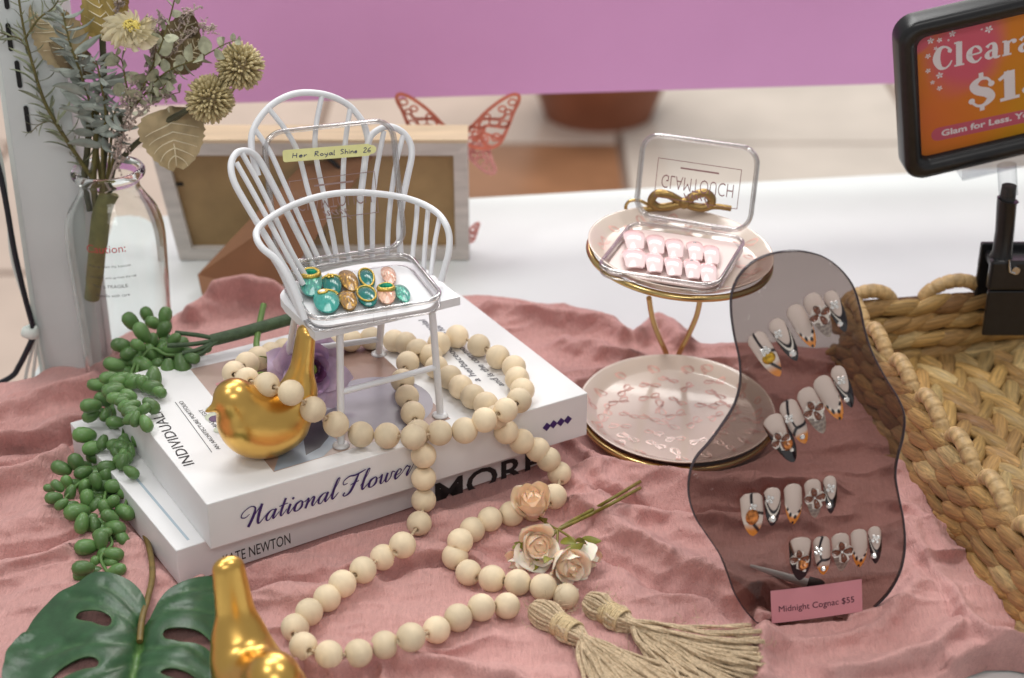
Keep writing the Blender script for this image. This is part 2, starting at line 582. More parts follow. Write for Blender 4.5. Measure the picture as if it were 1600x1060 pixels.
# ------------------------------------------------------------------ books (corner points first: the cloth needs them)
BZ0, BZ1, BZ2 = .45, 2.35, 4.75
tFL, tFR, tBR, tBL = (P(324, 790, BZ2), P(917, 613, BZ2), P(718, 458, BZ2), P(184, 586, BZ2))
bx = nrm((tFR-tFL)*2.5+(tBR-tBL)); bx[2] = 0
by = np.array([-bx[1], bx[0], 0])
TB_W = np.dot(tFR-tFL, bx)
TB_D = (np.dot(tBL-tFL, by)+np.dot(tBR-tFR, by))/2
tO = ((tFL+tFR)/2-bx*TB_W/2)
TBM = frame([tO[0], tO[1], 0], bx, by, [0, 0, 1.0])     # local x along spine, y to the back, z height
def TB(px, py, z=BZ2):       # photograph place on the top cover -> local cover coordinates
    return (np.linalg.inv(TBM) @ np.append(P(px, py, z), 1))[:2]
lFL = P(275, 861, BZ1); lBLd = nrm(P(200, 716, BZ1)-lFL)
ang = math.atan2(bx[1], bx[0])+math.radians(2.2)
lx = np.array([math.cos(ang), math.sin(ang), 0]); ly = np.array([-lx[1], lx[0], 0])
LB_W, LB_D = TB_W*.99, TB_D*1.02
LBM = frame([lFL[0], lFL[1], 0], lx, ly, [0, 0, 1.0])
def in_box(Mx, W, D, x, y, g=0.0):
    Mi = np.linalg.inv(Mx)
    u = Mi[0, 0]*x+Mi[0, 1]*y+Mi[0, 3]; v = Mi[1, 0]*x+Mi[1, 1]*y+Mi[1, 3]
    du = np.maximum(np.maximum(-u, u-W), 0); dv = np.maximum(np.maximum(-v, v-D), 0)
    return np.hypot(du, dv)

# ------------------------------------------------------------------ the pink gauze cloth
STANDO = P(1252, 985, .35)     # foot of the smoky acrylic stand
lowc = P(1057, 637, 1.2)       # lower plate
backpx = [(-160, 690), (-40, 640), (0, 618), (60, 600), (110, 570), (150, 548), (200, 528), (270, 505), (330, 488), (400, 476), (440, 478), (480, 482), (540, 486), (640, 480), (760, 478), (850, 487), (930, 497), (975, 517), (990, 530), (1003, 512), (1025, 498), (1050, 505), (1070, 528), (1088, 552), (1150, 553), (1200, 551), (1290, 560), (1400, 590), (1560, 640), (1750, 700)]
frontpx = [(-400, 1180), (600, 1140), (1300, 1120), (1440, 1100), (1482, 1076), (1512, 1056), (1540, 1046), (1580, 1046), (1640, 1058), (1800, 1100)]
bk = np.array([P(a, b, .1)[:2] for a, b in backpx]); fr_ = np.array([P(a, b, .1)[:2] for a, b in frontpx])
def ridge(pts, h, wd, wu=None, z=.8):
    return (np.array([P(a, b, z)[:2] for a, b in pts]), h, wd, wu or wd)
RID = [
 # roll of cloth along the front of the books
 ridge([(318, 912), (380, 888), (450, 868), (530, 838), (610, 808), (680, 792), (680, 812), (740, 800), (800, 795), (850, 790)], .38, 1.1, .45, .9),
 ridge([(330, 950), (420, 936), (500, 930), (560, 918)], .55, .75, .35),
 ridge([(585, 898), (640, 882), (690, 868), (730, 876)], .45, .25, .75),
 ridge([(520, 910), (580, 880), (640, 862)], .3, .4, .5),
 # folds right of the books, in front of the plate
 ridge([(915, 735), (955, 730), (1005, 742), (1060, 757), (1120, 764), (1200, 764), (1290, 772)], .85, .75, .9, .9),
 ridge([(925, 745), (960, 762), (990, 790)], .35, .4, .5),
 ridge([(960, 800), (1010, 806), (1080, 815), (1160, 822), (1250, 822)], .6, .6, .55),
 ridge([(905, 800), (945, 815), (985, 850), (1040, 882), (1090, 900), (1140, 918), (1165, 930)], .9, .5, .95),
 ridge([(1000, 808), (1060, 828), (1110, 855)], .35, .6, .6),
 ridge([(870, 745), (905, 760), (935, 790)], .4, .5, .4),
 ridge([(690, 815), (750, 830), (800, 850)], .3, .7, .5),
 # fold over the beads at the bottom
 ridge([(520, 1062), (560, 1040), (596, 1030), (622, 1034), (660, 1046), (740, 1060), (820, 1085)], .8, .6, .42, .5),
 ridge([(455, 1048), (480, 1032), (500, 1050)], .6, .35, .4),
 ridge([(590, 1040), (600, 1075)], .35, .3, .3),
 # left side
 ridge([(-60, 672), (30, 644), (110, 620), (170, 585), (205, 548)], .9, .75, .6),
 ridge([(-60, 712), (30, 694), (90, 676), (150, 662), (190, 640)], .75, .5, .55),
 ridge([(-60, 770), (30, 752), (80, 728), (120, 700), (160, 682)], .95, .8, .55),
 ridge([(-60, 842), (40, 820), (110, 800), (160, 800)], .45, .8, .6),
 ridge([(-60, 900), (40, 885), (110, 868)], .6, .35, .7),
 ridge([(200, 870), (240, 820), (262, 780)], .3, .6, .6),
 # creases under the folds
 ridge([(360, 922), (440, 912), (530, 905), (600, 893)], -.55, .28, .3),
 ridge([(940, 772), (985, 792), (1075, 803), (1180, 808), (1260, 808)], -.5, .3, .35),
 ridge([(905, 850), (990, 898), (1100, 932), (1150, 950)], -.5, .28, .3),
 ridge([(-60, 712), (20, 708), (90, 692), (190, 655)], -.75, .28, .35),
 ridge([(-60, 742), (30, 728), (90, 705), (140, 684)], -.6, .25, .3),
 ridge([(-60, 875), (40, 858), (120, 842)], -.45, .25, .3),
 ridge([(600, 908), (660, 886), (720, 890)], -.4, .2, .25),
 ridge([(700, 850), (780, 872), (860, 880)], -.3, .3, .3),
 ridge([(1410, 860), (1450, 905), (1500, 985), (1540, 1030)], -.5, .35, .35),
 ridge([(1230, 900), (1300, 880), (1390, 850)], -.3, .4, .4),
 ridge([(1000, 1000), (1080, 960), (1150, 950)], -.3, .4, .4),
 # bottom right: wavy hem before the stand
 ridge([(1150, 1022), (1200, 1012), (1260, 1006), (1330, 998), (1385, 965), (1415, 915)], .55, .8, .35, .7),
 ridge([(1182, 962), (1188, 1000), (1186, 1070)], .85, .35, .6),
 ridge([(1300, 1060), (1380, 1040), (1450, 1020), (1490, 992), (1545, 1012), (1600, 1030)], .9, .6, .6),
 ridge([(1420, 830), (1440, 880), (1475, 930), (1520, 985)], .6, .7, .5),
 ridge([(1400, 790), (1440, 812), (1470, 860)], .5, .5, .5),
 ridge([(1480, 1040), (1540, 1015), (1600, 1022)], .5, .3, .5),
 # behind: mound and rolls
 ridge([(310, 505), (350, 490), (400, 486), (450, 494)], 1.0, .9, .8, .3),
 ridge([(345, 486), (385, 480), (430, 484)], 1.1, .7, .8, .3),
 ridge([(760, 488), (850, 500), (930, 512), (968, 532)], .85, .6, .6),
 ridge([(880, 540), (950, 556), (1000, 570)], .6, .6, .6),
 ridge([(1003, 530), (1025, 512), (1050, 520), (1065, 540)], .9, .6, .6),
 ridge([(1085, 570), (1180, 568), (1290, 575)], .6, .6, .6),
]
def seg_d(x, y, a, b):
    d = b-a; L2 = d @ d+1e-9
    t = np.clip(((x-a[0])*d[0]+(y-a[1])*d[1])/L2, 0, 1)
    ex, ey = x-(a[0]+t*d[0]), y-(a[1]+t*d[1])
    return np.hypot(ex, ey), d[0]*ey-d[1]*ex
def cloth_z(x, y):
    x = np.asarray(x, float); y = np.asarray(y, float)
    wx = x+.5*(fbm(x*.7, y*.7, 3, 3)-.5)*2; wy = y+.5*(fbm(x*.7+40, y*.7, 3, 5)-.5)*2
    z = .20+.35*fbm(x*.20, y*.26, 2, 9)
    # soft wrinkles
    a = fbm(wx*.13+wy*.09, wy*.36-wx*.10, 3, 21)
    z = z+.72*(1-np.abs(2*a-1))**2
    a = fbm(wx*.9+wy*.3, wy*1.3-wx*.3, 3, 31)
    z = z+.07*(1-np.abs(2*a-1))**3
    a = vnoise(wx*3.2+wy*1.5, wy*2.6, 41)
    z = z+.022*a
    best = np.zeros_like(z)
    for pts, h, wd, wu in RID:
        bd = np.full(x.shape, 1e9); bs = np.zeros(x.shape)
        lo, hi = pts.min(0)-5, pts.max(0)+5
        sel = (x > lo[0]) & (x < hi[0]) & (y > lo[1]) & (y < hi[1])
        if not sel.any(): continue
        xs, ys = wx[sel], wy[sel]
        d0 = np.full(xs.shape, 1e9); s0 = np.zeros(xs.shape)
        pp = smooth_path(np.c_[pts, np.zeros(len(pts))], 3)[:, :2] if len(pts) > 2 else pts
        for k in range(len(pp)-1):
            d, s = seg_d(xs, ys, pp[k], pp[k+1])
            m = d < d0
            d0 = np.where(m, d, d0); s0 = np.where(m, s, s0)
        # s > 0: left of the crest direction = away from the viewer for left-to-right crests
        wv = np.where(s0 > 0, wu, wd)
        best[sel] += 1.3*h*np.exp(-(d0/wv)**2)
    z = np.maximum(z+best, .04+.05*fbm(x, y, 2, 3))
    # flat under what stands on the cloth
    for Mx, W, D in ((TBM, TB_W, TB_D), (LBM, LB_W, LB_D)):
        d = in_box(Mx, W, D, x, y)
        k = np.clip((d-.0)/.35, 0, 1); k = k*k*(3-2*k)
        z = np.where(d < .36, .30*(1-k)+z*k, z)
    d = np.hypot(x-lowc[0], (y-lowc[1]))
    k = np.clip((d-5.3)/2.2, 0, 1); k = k*k*(3-2*k)
    z = np.minimum(z, .30*(1-k)+3.2*k)
    dd = in_box(BKM, 40, 40, x, y)
    k = np.clip(dd/.7, 0, 1)
    z = np.minimum(z, .12*(1-k)+9*k)
    for Mx, W, D in (STAND_FOOT,):
        d = in_box(Mx, W, D, x, y)
        k = np.clip(d/.3, 0, 1)
        z = np.minimum(z, .55*(1-k)+9*k)
    return z
# basket frame (used by cloth too)
bkA = P(1296, 574, .2); bkE = P(1600, 1012, .2)
bkL = nrm([bkE[0]-bkA[0], bkE[1]-bkA[1], 0]); bkB = np.array([-bkL[1], bkL[0], 0])
BKM = frame([bkA[0], bkA[1], 0], bkB, -bkL, [0, 0, 1.0]) @ mov(0, -40, 0)
# acrylic stand frame
YAW, LEAN = math.radians(9), math.radians(14)
stR = np.array([math.cos(YAW), math.sin(YAW), 0])
stB = np.array([-math.sin(YAW), math.cos(YAW), 0])
stU = stB*math.sin(LEAN)+np.array([0, 0, math.cos(LEAN)])
stN = np.cross(stR, stU)       # towards the viewer
STAND_FOOT = (frame(STANDO-stR*2.4-stB*.25-[0, 0, STANDO[2]], stR, stB, [0, 0, 1.0]), 4.4, .5)

NX, NY = 620, 420
xs = np.linspace(-38, 35, NX)
def edge_at(c, x):
    o = np.argsort(c[:, 0]); return np.interp(x, c[o, 0], c[o, 1])
ybk, yfr = edge_at(bk, xs), edge_at(fr_, xs)
tt = np.linspace(0, 1, NY)
X = np.repeat(xs[:, None], NY, 1)
Y = yfr[:, None]*(1-tt)+ybk[:, None]*tt
Y += (.25*(fbm(X*1.2, Y*0, 3, 77)-.5))*tt
Z = cloth_z(X, Y)
be = np.minimum(Y-yfr[:, None], ybk[:, None]-Y)
k = np.clip(be/.45, 0, 1)
Z = Z*np.sqrt(1-(1-k)**2)+.03
lean = np.clip(Z-.75, 0, 2.2)*.62
far_in = np.minimum(in_box(TBM, TB_W, TB_D, X, Y), in_box(LBM, LB_W, LB_D, X, Y))
Yd = Y-lean
mb = MB(); mb.grid(np.stack([X, Yd, Z], -1))
def cloth_material():
    m = mat('pink_gauze', (.625, .335, .312), .9, var=.05, vs=.35, sheen=.25, col2=None)
    nt = m.node_tree; N, L = nt.nodes, nt.links
    b = N['Principled BSDF']
    b.inputs['Sheen Tint'].default_value = (1, .75, .75, 1)
    tc = N.new('ShaderNodeTexCoord')
    def streak(scale, stretch, turn, dist):
        n = N.new('ShaderNodeTexNoise'); n.inputs['Scale'].default_value = scale; n.inputs['Detail'].default_value = 2; n.inputs['Distortion'].default_value = dist
        m_ = N.new('ShaderNodeMapping'); m_.inputs['Scale'].default_value = stretch; m_.inputs['Rotation'].default_value = (0, 0, turn)
        L.new(tc.outputs['Object'], m_.inputs[0]); L.new(m_.outputs[0], n.inputs['Vector'])
        return n.outputs[0]
    mu = N.new('ShaderNodeMath'); mu.operation = 'ADD'
    L.new(streak(1150, (1, .16, .5), .25, .7), mu.inputs[0]); L.new(streak(520, (1, .22, .5), -.15, 1.2), mu.inputs[1])
    nz = N.new('ShaderNodeTexNoise'); nz.inputs['Scale'].default_value = 2200; nz.inputs['Detail'].default_value = 5
    mp = N.new('ShaderNodeMapping'); mp.inputs['Scale'].default_value = (1, 1, 1)
    L.new(tc.outputs['Object'], mp.inputs[0]); L.new(mp.outputs[0], nz.inputs['Vector'])
    m2 = N.new('ShaderNodeMath'); m2.operation = 'MULTIPLY_ADD'; m2.inputs[1].default_value = .8
    L.new(nz.outputs[0], m2.inputs[0]); L.new(mu.outputs[0], m2.inputs[2])
    bp = N.new('ShaderNodeBump'); bp.inputs['Strength'].default_value = .75; bp.inputs['Distance'].default_value = .0009
    L.new(m2.outputs[0], bp.inputs['Height']); L.new(bp.outputs[0], b.inputs['Normal'])
    # threads: slightly darker gaps in the weave
    src = b.inputs['Base Color'].links[0].from_socket
    mr = N.new('ShaderNodeMapRange'); mr.inputs[1].default_value, mr.inputs[2].default_value = .9, 1.9
    mr.inputs[3].default_value, mr.inputs[4].default_value = .82, 1.12
    L.new(m2.outputs[0], mr.inputs[0])
    x = N.new('ShaderNodeMix'); x.data_type = 'RGBA'; x.blend_type = 'MULTIPLY'; x.inputs[0].default_value = 1
    L.new(src, x.inputs[6]); L.new(mr.outputs[0], x.inputs[7]); L.new(x.outputs[2], b.inputs['Base Color'])
    return m
tag(mb.build('gauze_cloth', cloth_material()), 'crumpled dusty pink muslin cloth spread over the white table', 'cloth')
def CL(px, py, r=0.0):        # the point resting on the cloth seen at that place
    z = .6+r
    for _ in range(12):
        p = P(px, py, z)
        z = float(cloth_z(np.array([p[0]]), np.array([p[1]]))[0])*.6+.4*(z-r)+r
    return P(px, py, z)

# ------------------------------------------------------------------ the two books
def poly_print(b_, pts, z, m_):
    b_.sheet([TB(*q) for q in pts], z, m_, TBM)
root = thing('white_book', 'upper white book with purple script title on its spine', 'book', tO*[1, 1, 0]+[0, 0, BZ1])
mb = MB(); mb.box((0, 0, BZ1+.02), (TB_W, TB_D, BZ2), M=TBM, bev=.05, segs=2)
mb.build('book_block', white_card, root)
# printed cover picture
beige, brownp, lav, darkp, bluep, greenp, pinkp, purp = [mat('print_'+n, c, .35, var=v, vs=.6) for n, c, v in (
    ('beige', (.46, .34, .29), .10), ('brown', (.30, .19, .155), .14), ('lavender', (.30, .28, .33), .10), ('dark', (.05, .045, .06), .2),
    ('blue', (.30, .36, .44), .12), ('green', (.5, .55, .42), .2), ('pink', (.6, .25, .25), .1), ('purple', (.075, .02, .09), .2))]
mb = MB()
z0 = BZ2+.004
poly_print(mb, [(297, 577), (428, 738), (704, 655), (557, 518)], z0, 0)
poly_print(mb, [(470, 557), (520, 600), (560, 640), (640, 674), (704, 655), (557, 518)], z0+.004, 1)
c = TB(590, 632); e = TB(660, 610)
th = np.linspace(0, 2*np.pi, 40)[:-1]
R_ = np.linalg.norm(e-c)
mb.sheet(np.c_[c[0]+R_*1.05*np.cos(th), c[1]+R_*1.1*np.sin(th)], z0+.008, 2, TBM)
poly_print(mb, [(440, 700), (428, 737), (505, 714), (530, 690), (500, 670)], z0+.010, 4)
poly_print(mb, [(470, 660), (478, 712), (500, 700), (514, 683), (500, 652), (485, 645)], z0+.012, 3)
poly_print(mb, [(478, 652), (490, 659), (503, 655), (500, 648), (486, 646)], z0+.014, 6)
for (px, py, r_, m_) in ((334, 652, .42, 5), (345, 672, .34, 5), (331, 640, .3, 5), (336, 655, .30, 7), (342, 601, .16, 6), (349, 597, .12, 6)):
    c = TB(px, py); mb.sheet(np.c_[c[0]+r_*np.cos(th), c[1]+r_*np.sin(th)], z0+.010+.002*m_, m_, TBM)
mb.build('cover_picture', [beige, brownp, lav, darkp, bluep, greenp, pinkp, purp], root)
ink = mat('ink_black', (.02, .02, .022), .5)
# printed words, cover: read from the spine side
def cover_line(b_, body, p0, p1, h, bold=0.0, shear=0.0, flip=False):
    a, b2 = TB(*p0), TB(*p1)
    d = nrm(np.append(b2-a, 0)); n = np.array([-d[1], d[0], 0])
    typed(b_, body, TBM @ frame([a[0], a[1], BZ2], d, n), width=np.linalg.norm(b2-a), height=h, z=.02, bold=bold, shear=shear)
mb = MB()
cover_line(mb, 'INDIVIDUALISM', (304, 725), (241, 627), .52)
cover_line(mb, 'AN ARCHITECTURE PORTFOLIO', (345, 702), (285, 627), .20)
cover_line(mb, 'MATHIAS ENGST', (352, 680), (316, 640), .20)
a, b2 = TB(331, 707), TB(274, 629)
d = nrm(np.append(b2-a, 0)); n = np.array([-d[1], d[0], 0])
mb.box((0, -.012, 0), (np.linalg.norm(b2-a), .012, .02), M=TBM @ frame([a[0], a[1], BZ2], d, n))
mb.build('cover_title', ink, root)
mb = MB()
cover_line(mb, 'and is the common name for', (789, 603), (686, 508), .36, .006, .25)
cover_line(mb, 'a herbaceous perennial', (752, 596), (664, 500), .36, .006, .25)
mb.build('cover_text', mat('ink_grey', (.10, .10, .13), .5), root)
# spine title in purple pen script
SCRIPT = {
 'N': (.80, [[(.02, .62, .03), (-.14, .50, .05), (-.34, .58, .06), (-.30, .80, .05), (-.02, .97, .05), (.22, .84, .08), (.22, .45, .14), (.10, -.02, .14)], [(.10, -.02, .04), (.28, .52, .04), (.50, .95, .05)], [(.50, .95, .13), (.47, .5, .14), (.50, .10, .12), (.60, .02, .06), (.80, .30, .03)]]),
 'a': (.58, [[(.40, .40, .04), (.26, .48, .05), (.07, .30, .12), (.10, .04, .08), (.24, .04, .04), (.40, .40, .04)], [(.43, .48, .12), (.38, .14, .12), (.44, .02, .06), (.62, .28, .03)]]),
 't': (.36, [[(.20, .85, .11), (.13, .22, .12), (.20, .02, .06), (.38, .28, .03)], [(-.02, .52, .04), (.16, .55, .06), (.36, .56, .04)]]),
 'i': (.32, [[(.14, .48, .12), (.10, .14, .12), (.17, .02, .06), (.34, .28, .03)], [(.20, .72, .065)]]),
 'o': (.52, [[(.30, .48, .05), (.10, .36, .12), (.08, .10, .12), (.22, .01, .05), (.38, .14, .11), (.38, .36, .10), (.30, .48, .04)], [(.34, .42, .03), (.44, .36, .03), (.54, .40, .03)]]),
 'n': (.58, [[(.0, .34, .03), (.10, .48, .06), (.13, .36, .11), (.08, .0, .11)], [(.10, .12, .03), (.28, .44, .05), (.39, .42, .11), (.36, .14, .12), (.44, .02, .05), (.60, .28, .03)]]),
 'l': (.36, [[(.0, .26, .03), (.20, .66, .03), (.27, .98, .04), (.17, .94, .09), (.10, .35, .13), (.16, .03, .08), (.38, .28, .03)]]),
 'F': (.66, [[(-.02, .60, .04), (-.20, .58, .05), (-.24, .76, .05), (-.02, .92, .07), (.30, .90, .09), (.72, 1.02, .05)], [(.42, .90, .07), (.34, .52, .13), (.22, .12, .12), (.02, -.02, .06), (-.10, .06, .07), (-.04, .16, .07)], [(.14, .46, .04), (.32, .52, .05), (.52, .56, .04)]]),
 'w': (.72, [[(.0, .34, .03), (.10, .48, .07), (.10, .14, .12), (.18, .02, .05), (.31, .22, .04), (.36, .48, .06)], [(.36, .48, .11), (.34, .14, .12), (.43, .02, .05), (.56, .20, .06), (.58, .46, .07), (.74, .40, .03)]]),
 'e': (.40, [[(.04, .20, .04), (.26, .27, .04), (.30, .42, .06), (.18, .48, .05), (.07, .26, .13), (.14, .02, .08), (.42, .28, .03)]]),
 'r': (.44, [[(.0, .28, .03), (.14, .52, .07), (.24, .46, .05), (.32, .44, .06), (.25, .14, .11), (.30, .02, .05), (.48, .50, .03)]]),
}
fN = np.array([bx[1], -bx[0], 0])
face_o = tO*[1, 1, 0]+fN*.0
def FC(px, py, off=.0):       # photograph place on the plane of the upper spine
    return PP(px, py, face_o+fN*off, fN)
a, b2 = FC(384, 824), FC(640, 741)
mb = MB()
sk, W_ = pen_word('National Flower', SCRIPT, .32)
ca = (b2-a); L_ = np.linalg.norm(ca)
capz = FC(405, 790)[2]-FC(400, 819)[2]
strokes(mb, [[(x/W_*L_, y*1.02, w_) for x, y, w_ in st] for st in sk], frame(a+fN*.02, ca, [0, 0, 1.0]), z=.012)
mb.build('spine_title', mat('ink_purple', (.035, .012, .13), .4), root)
mb = MB()
for (px, py) in ((854, 667), (864.5, 663), (876, 659.5), (887, 656)):
    c = FC(px, py); mb.sheet([(.24, 0), (0, .24), (-.24, 0), (0, -.24)], .02, 0, frame(c, bx, [0, 0, 1.0]))
mb.build('spine_diamonds', bpy.data.materials['ink_purple'], root)

root = thing('white_book', 'lower white book printed MORE, half hidden by pink cloth', 'book', lFL*[1, 1, 0]+[0, 0, BZ0])
mb = MB(); mb.box((0, 0, BZ0), (LB_W, LB_D, BZ1), M=LBM, bev=.05)
mb.build('book_block', white_card, root)
mb = MB(); mb.box((.75, .5, BZ1), (.87, 7.5, BZ1+.006), M=LBM)
mb.build('cover_stripe', mat('print_stripe', (.42, .52, .60), .4), root)
gN = np.array([lx[1], -lx[0], 0])
def FL_(px, py): return PP(px, py, lFL, gN)
mb = MB()
a, b2 = FL_(349, 884), FL_(454, 852)
typed(mb, 'KATE NEWTON', frame(a+gN*.015, lx, [0, 0, 1.0]), width=np.linalg.norm(b2-a), height=.56, z=.01, bold=.0)
mb.build('spine_author', ink, root)
mb = MB()
a, b2 = FL_(680, 792), FL_(846, 744)
typed(mb, 'MORE', frame(a+gN*.015, lx, [0, 0, 1.0]), width=np.linalg.norm(b2-a), height=1.32, z=.01, bold=.016)
mb.build('spine_title', ink, root)

# ------------------------------------------------------------------ picture frame seen from behind
fy = P(505, 407, 0)[1]
f_l, f_r = PY(281, 407, fy), PY(733, 405, fy)
FW = f_r[0]-f_l[0]
tilt = math.radians(7)
fU = np.array([-.0, -math.sin(tilt), math.cos(tilt)])
top_r = PP(733, 222, f_r, np.cross([1, 0, 0], fU))
FH = np.dot(top_r-f_r, fU)
fo = np.array([f_l[0], fy, .0])
FM = frame(fo, (1, 0, 0), fU)           # local x right, y up, z towards the viewer
root = thing('picture_frame', 'whitewashed wooden picture frame seen from behind with easel back', 'picture frame', fo)
wash = mat('frame_wash', (.60, .56, .52), .6, var=.12, vs=1.2, stretch=(.3, 2, 2))
pine = mat('frame_pine', (.68, .54, .36), .5, var=.12, vs=1.0, stretch=(.2, 3, 3))
RW = .85
lx0 = -1.0                             # the left side flares outward a little
for nm, pl_ in (('frame_side', [(0, 0), (RW, RW), (RW+lx0*.85, FH-RW), (lx0, FH)]), ('frame_side', [(FW, 0), (FW, FH), (FW-RW, FH-RW), (FW-RW, RW)]),
                ('frame_rail', [(0, 0), (FW, 0), (FW-RW, RW), (RW, RW)]), ('frame_rail', [(lx0, FH), (RW+lx0*.85, FH-RW), (FW-RW, FH-RW), (FW, FH)])):
    mb = MB(); mb.prism(pl_, -1.9, -.01, M=FM); mb.build(nm, wash, root)
mb = MB(); mb.prism([(lx0-.05, FH+.01), (FW+.03, FH+.01), (FW+.03, FH+.22), (lx0-.05, FH+.22)], -2.0, -.01, M=FM); mb.build('frame_top', pine, root)
mdf = mat('backing_mdf', (.36, .24, .11), .75, var=.12, vs=.5)
mb = MB(); mb.prism([(RW, RW), (FW-RW, RW), (FW-RW, FH-RW), (RW+lx0*.85, FH-RW)], -.75, -.45, M=FM); mb.build('backing_board', mdf, root)
tabm = mat('tab_black', (.015, .015, .015), .4, .5)
def FPp(px, py):
    q = np.linalg.inv(FM) @ np.append(PP(px, py, fo-np.cross([1, 0, 0], fU)*0, np.cross([1, 0, 0], fU)), 1)
    return q[:2]
for px, py, w_, h_ in ((278, 293, .55, .2), (722, 348, .5, .22), (392, 228, .6, .2)):
    c = FPp(px, py); mb = MB(); mb.box((c[0]-w_/2, c[1]-h_/2, -.44), (c[0]+w_/2, c[1]+h_/2, -.36), M=FM, bev=.02); mb.build('turn_tab', tabm, root)
# easel leg
leg_m = mat('easel_board', (.235, .105, .045), .7, var=.12, vs=.5)
h0, h1 = np.append(FPp(470, 262), 0), np.append(FPp(585, 245), 0)
H0 = (FM @ np.append(h0+[0, 0, -.3], 1))[:3]; H1 = (FM @ np.append(h1+[0, 0, -.3], 1))[:3]
q = [H0, P(309, 429, 1.6), P(322, 488, .05), P(430, 462, .05), H1]
nn = nrm(np.cross(q[1]-q[0], q[3]-q[0])); nn = nn if nn[1] < 0 else -nn
V = np.array(q+[a_-nn*.22 for a_ in q])
mb = MB(); mb.add(V, [[0, 1, 2, 3, 4], [9, 8, 7, 6, 5]]+[[i, (i+1) % 5, 5+(i+1) % 5, 5+i] for i in range(5)], 0, False)
mb.build('easel_leg', leg_m, root)
mb = MB(); c = PP(500, 235, fo, np.cross([1, 0, 0], fU)); c2 = PP(532, 262, fo, np.cross([1, 0, 0], fU))
mb.tube([c+[0, -.1, 0], c2+[0, -.15, 0]], .14, 8); mb.build('hinge', tabm, root)
c = FPp(493, 350); mb = MB()
mb.tube([(c[0]+.28*math.cos(t_), c[1]+.30*math.sin(t_), .35) for t_ in np.linspace(0, 2*np.pi, 20)[:-1]], .11, 6, closed=True, M=FM)
mb.box((c[0]-.6, c[1]-.75, .25), (c[0]+.6, c[1]-.45, .38), M=FM, bev=.05)
mb.build('hanger_loop', tabm, root)

# ------------------------------------------------------------------ paper butterflies beside and above the frame
def wing_lines(flip):
    o = [(0, 0), (.30, .22), (.62, .55), (.95, .80), (1.18, .90), (1.30, .86), (1.30, .72), (1.20, .50), (1.08, .15), (.92, -.20), (.70, -.32), (.40, -.30), (.12, -.16), (0, 0)]
    L_ = [(smooth_path(np.array(o), 4), .10)]
    for a_ in ((.2, .06, .55, .28), (.45, .1, .95, .55), (.5, -.05, 1.05, .35), (.4, -.16, .95, .05), (.3, -.12, .72, -.2)):
        p0, p1 = np.array(a_[:2]), np.array(a_[2:])
        nrm_ = np.array([-(p1-p0)[1], (p1-p0)[0]])
        L_.append((np.array([p0+(p1-p0)*t_+nrm_*.22*math.sin(t_*5.5) for t_ in np.linspace(0, 1, 12)]), .085))
    for cx_, cy_, r_ in ((1.17, .72, .09), (.95, .58, .08), (.78, .28, .11), (1.0, .22, .10), (.82, -.08, .10), (.5, .12, .08), (.58, -.12, .08), (.62, .42, .07), (1.08, .5, .07), (.36, .02, .07), (.3, .14, .06)):
        L_.append((np.array([(cx_+r_*math.cos(t_), cy_+r_*.8*math.sin(t_)) for t_ in np.linspace(0, 2*np.pi, 12)]), .05))
    return [(p*[flip, 1], w_) for p, w_ in L_]
def butterfly(name, label, base, right, up, size, mtop, lower=None):
    b_root = thing(name, label, 'butterfly', base)
    for fl in (-1, 1):
        x = nrm(np.asarray(right)*fl*np.array([1, 1, 1])+np.array([0, .18, 0]))
        Mx = frame(base, x, up) @ scl(size)
        b_ = MB()
        for p, w_ in wing_lines(1):
            strokes(b_, [[(a_[0], a_[1], w_*.78) for a_ in p[::1]]], Mx, 0, 0.0, 2)
            strokes(b_, [[(a_[0], a_[1], w_*.78) for a_ in p[::1]]], Mx, 0, .012, 2)
        b_.build('wing', mtop, b_root)
        if lower:
            b_ = MB()
            for p, w_ in wing_lines(1):
                strokes(b_, [[(a_[0]*.62, -a_[1]*.75-.28, w_*.8) for a_ in p]], Mx, 0, 0.0, 2)
            b_.build('hind_wing', lower, b_root)
    b_ = MB(); b_.tube([base-np.asarray(up)*.25*size, base+np.asarray(up)*.02*size], .05*size, 8)
    b_.build('butterfly_body', mtop, b_root)
red_paper = mat('paper_red', (.70, .20, .13), .5, var=.3, vs=.3)
pink_paper = mat('paper_pink', (.80, .36, .32), .5, var=.1)
bb = PY(716, 213, fy+1.6)
butterfly('paper_butterfly', 'red cut paper butterfly with open wings above the picture frame', bb, (1, 0, 0), (0, -.1, 1), 2.9, red_paper, pink_paper)
b2_ = PY(722, 372, fy+.7)
mb = MB()
Mx = frame(b2_, (1, .2, 0), (0, -.1, 1)) @ scl(1.1)
for p, w_ in wing_lines(1): strokes(mb, [[(a_[0]*.75, a_[1], w_*1.6) for a_ in p]], Mx, 0, 0, 2)
tag(mb.build('paper_butterfly', pink_paper), 'small pale pink paper butterfly peeking from behind the frame side', 'butterfly')
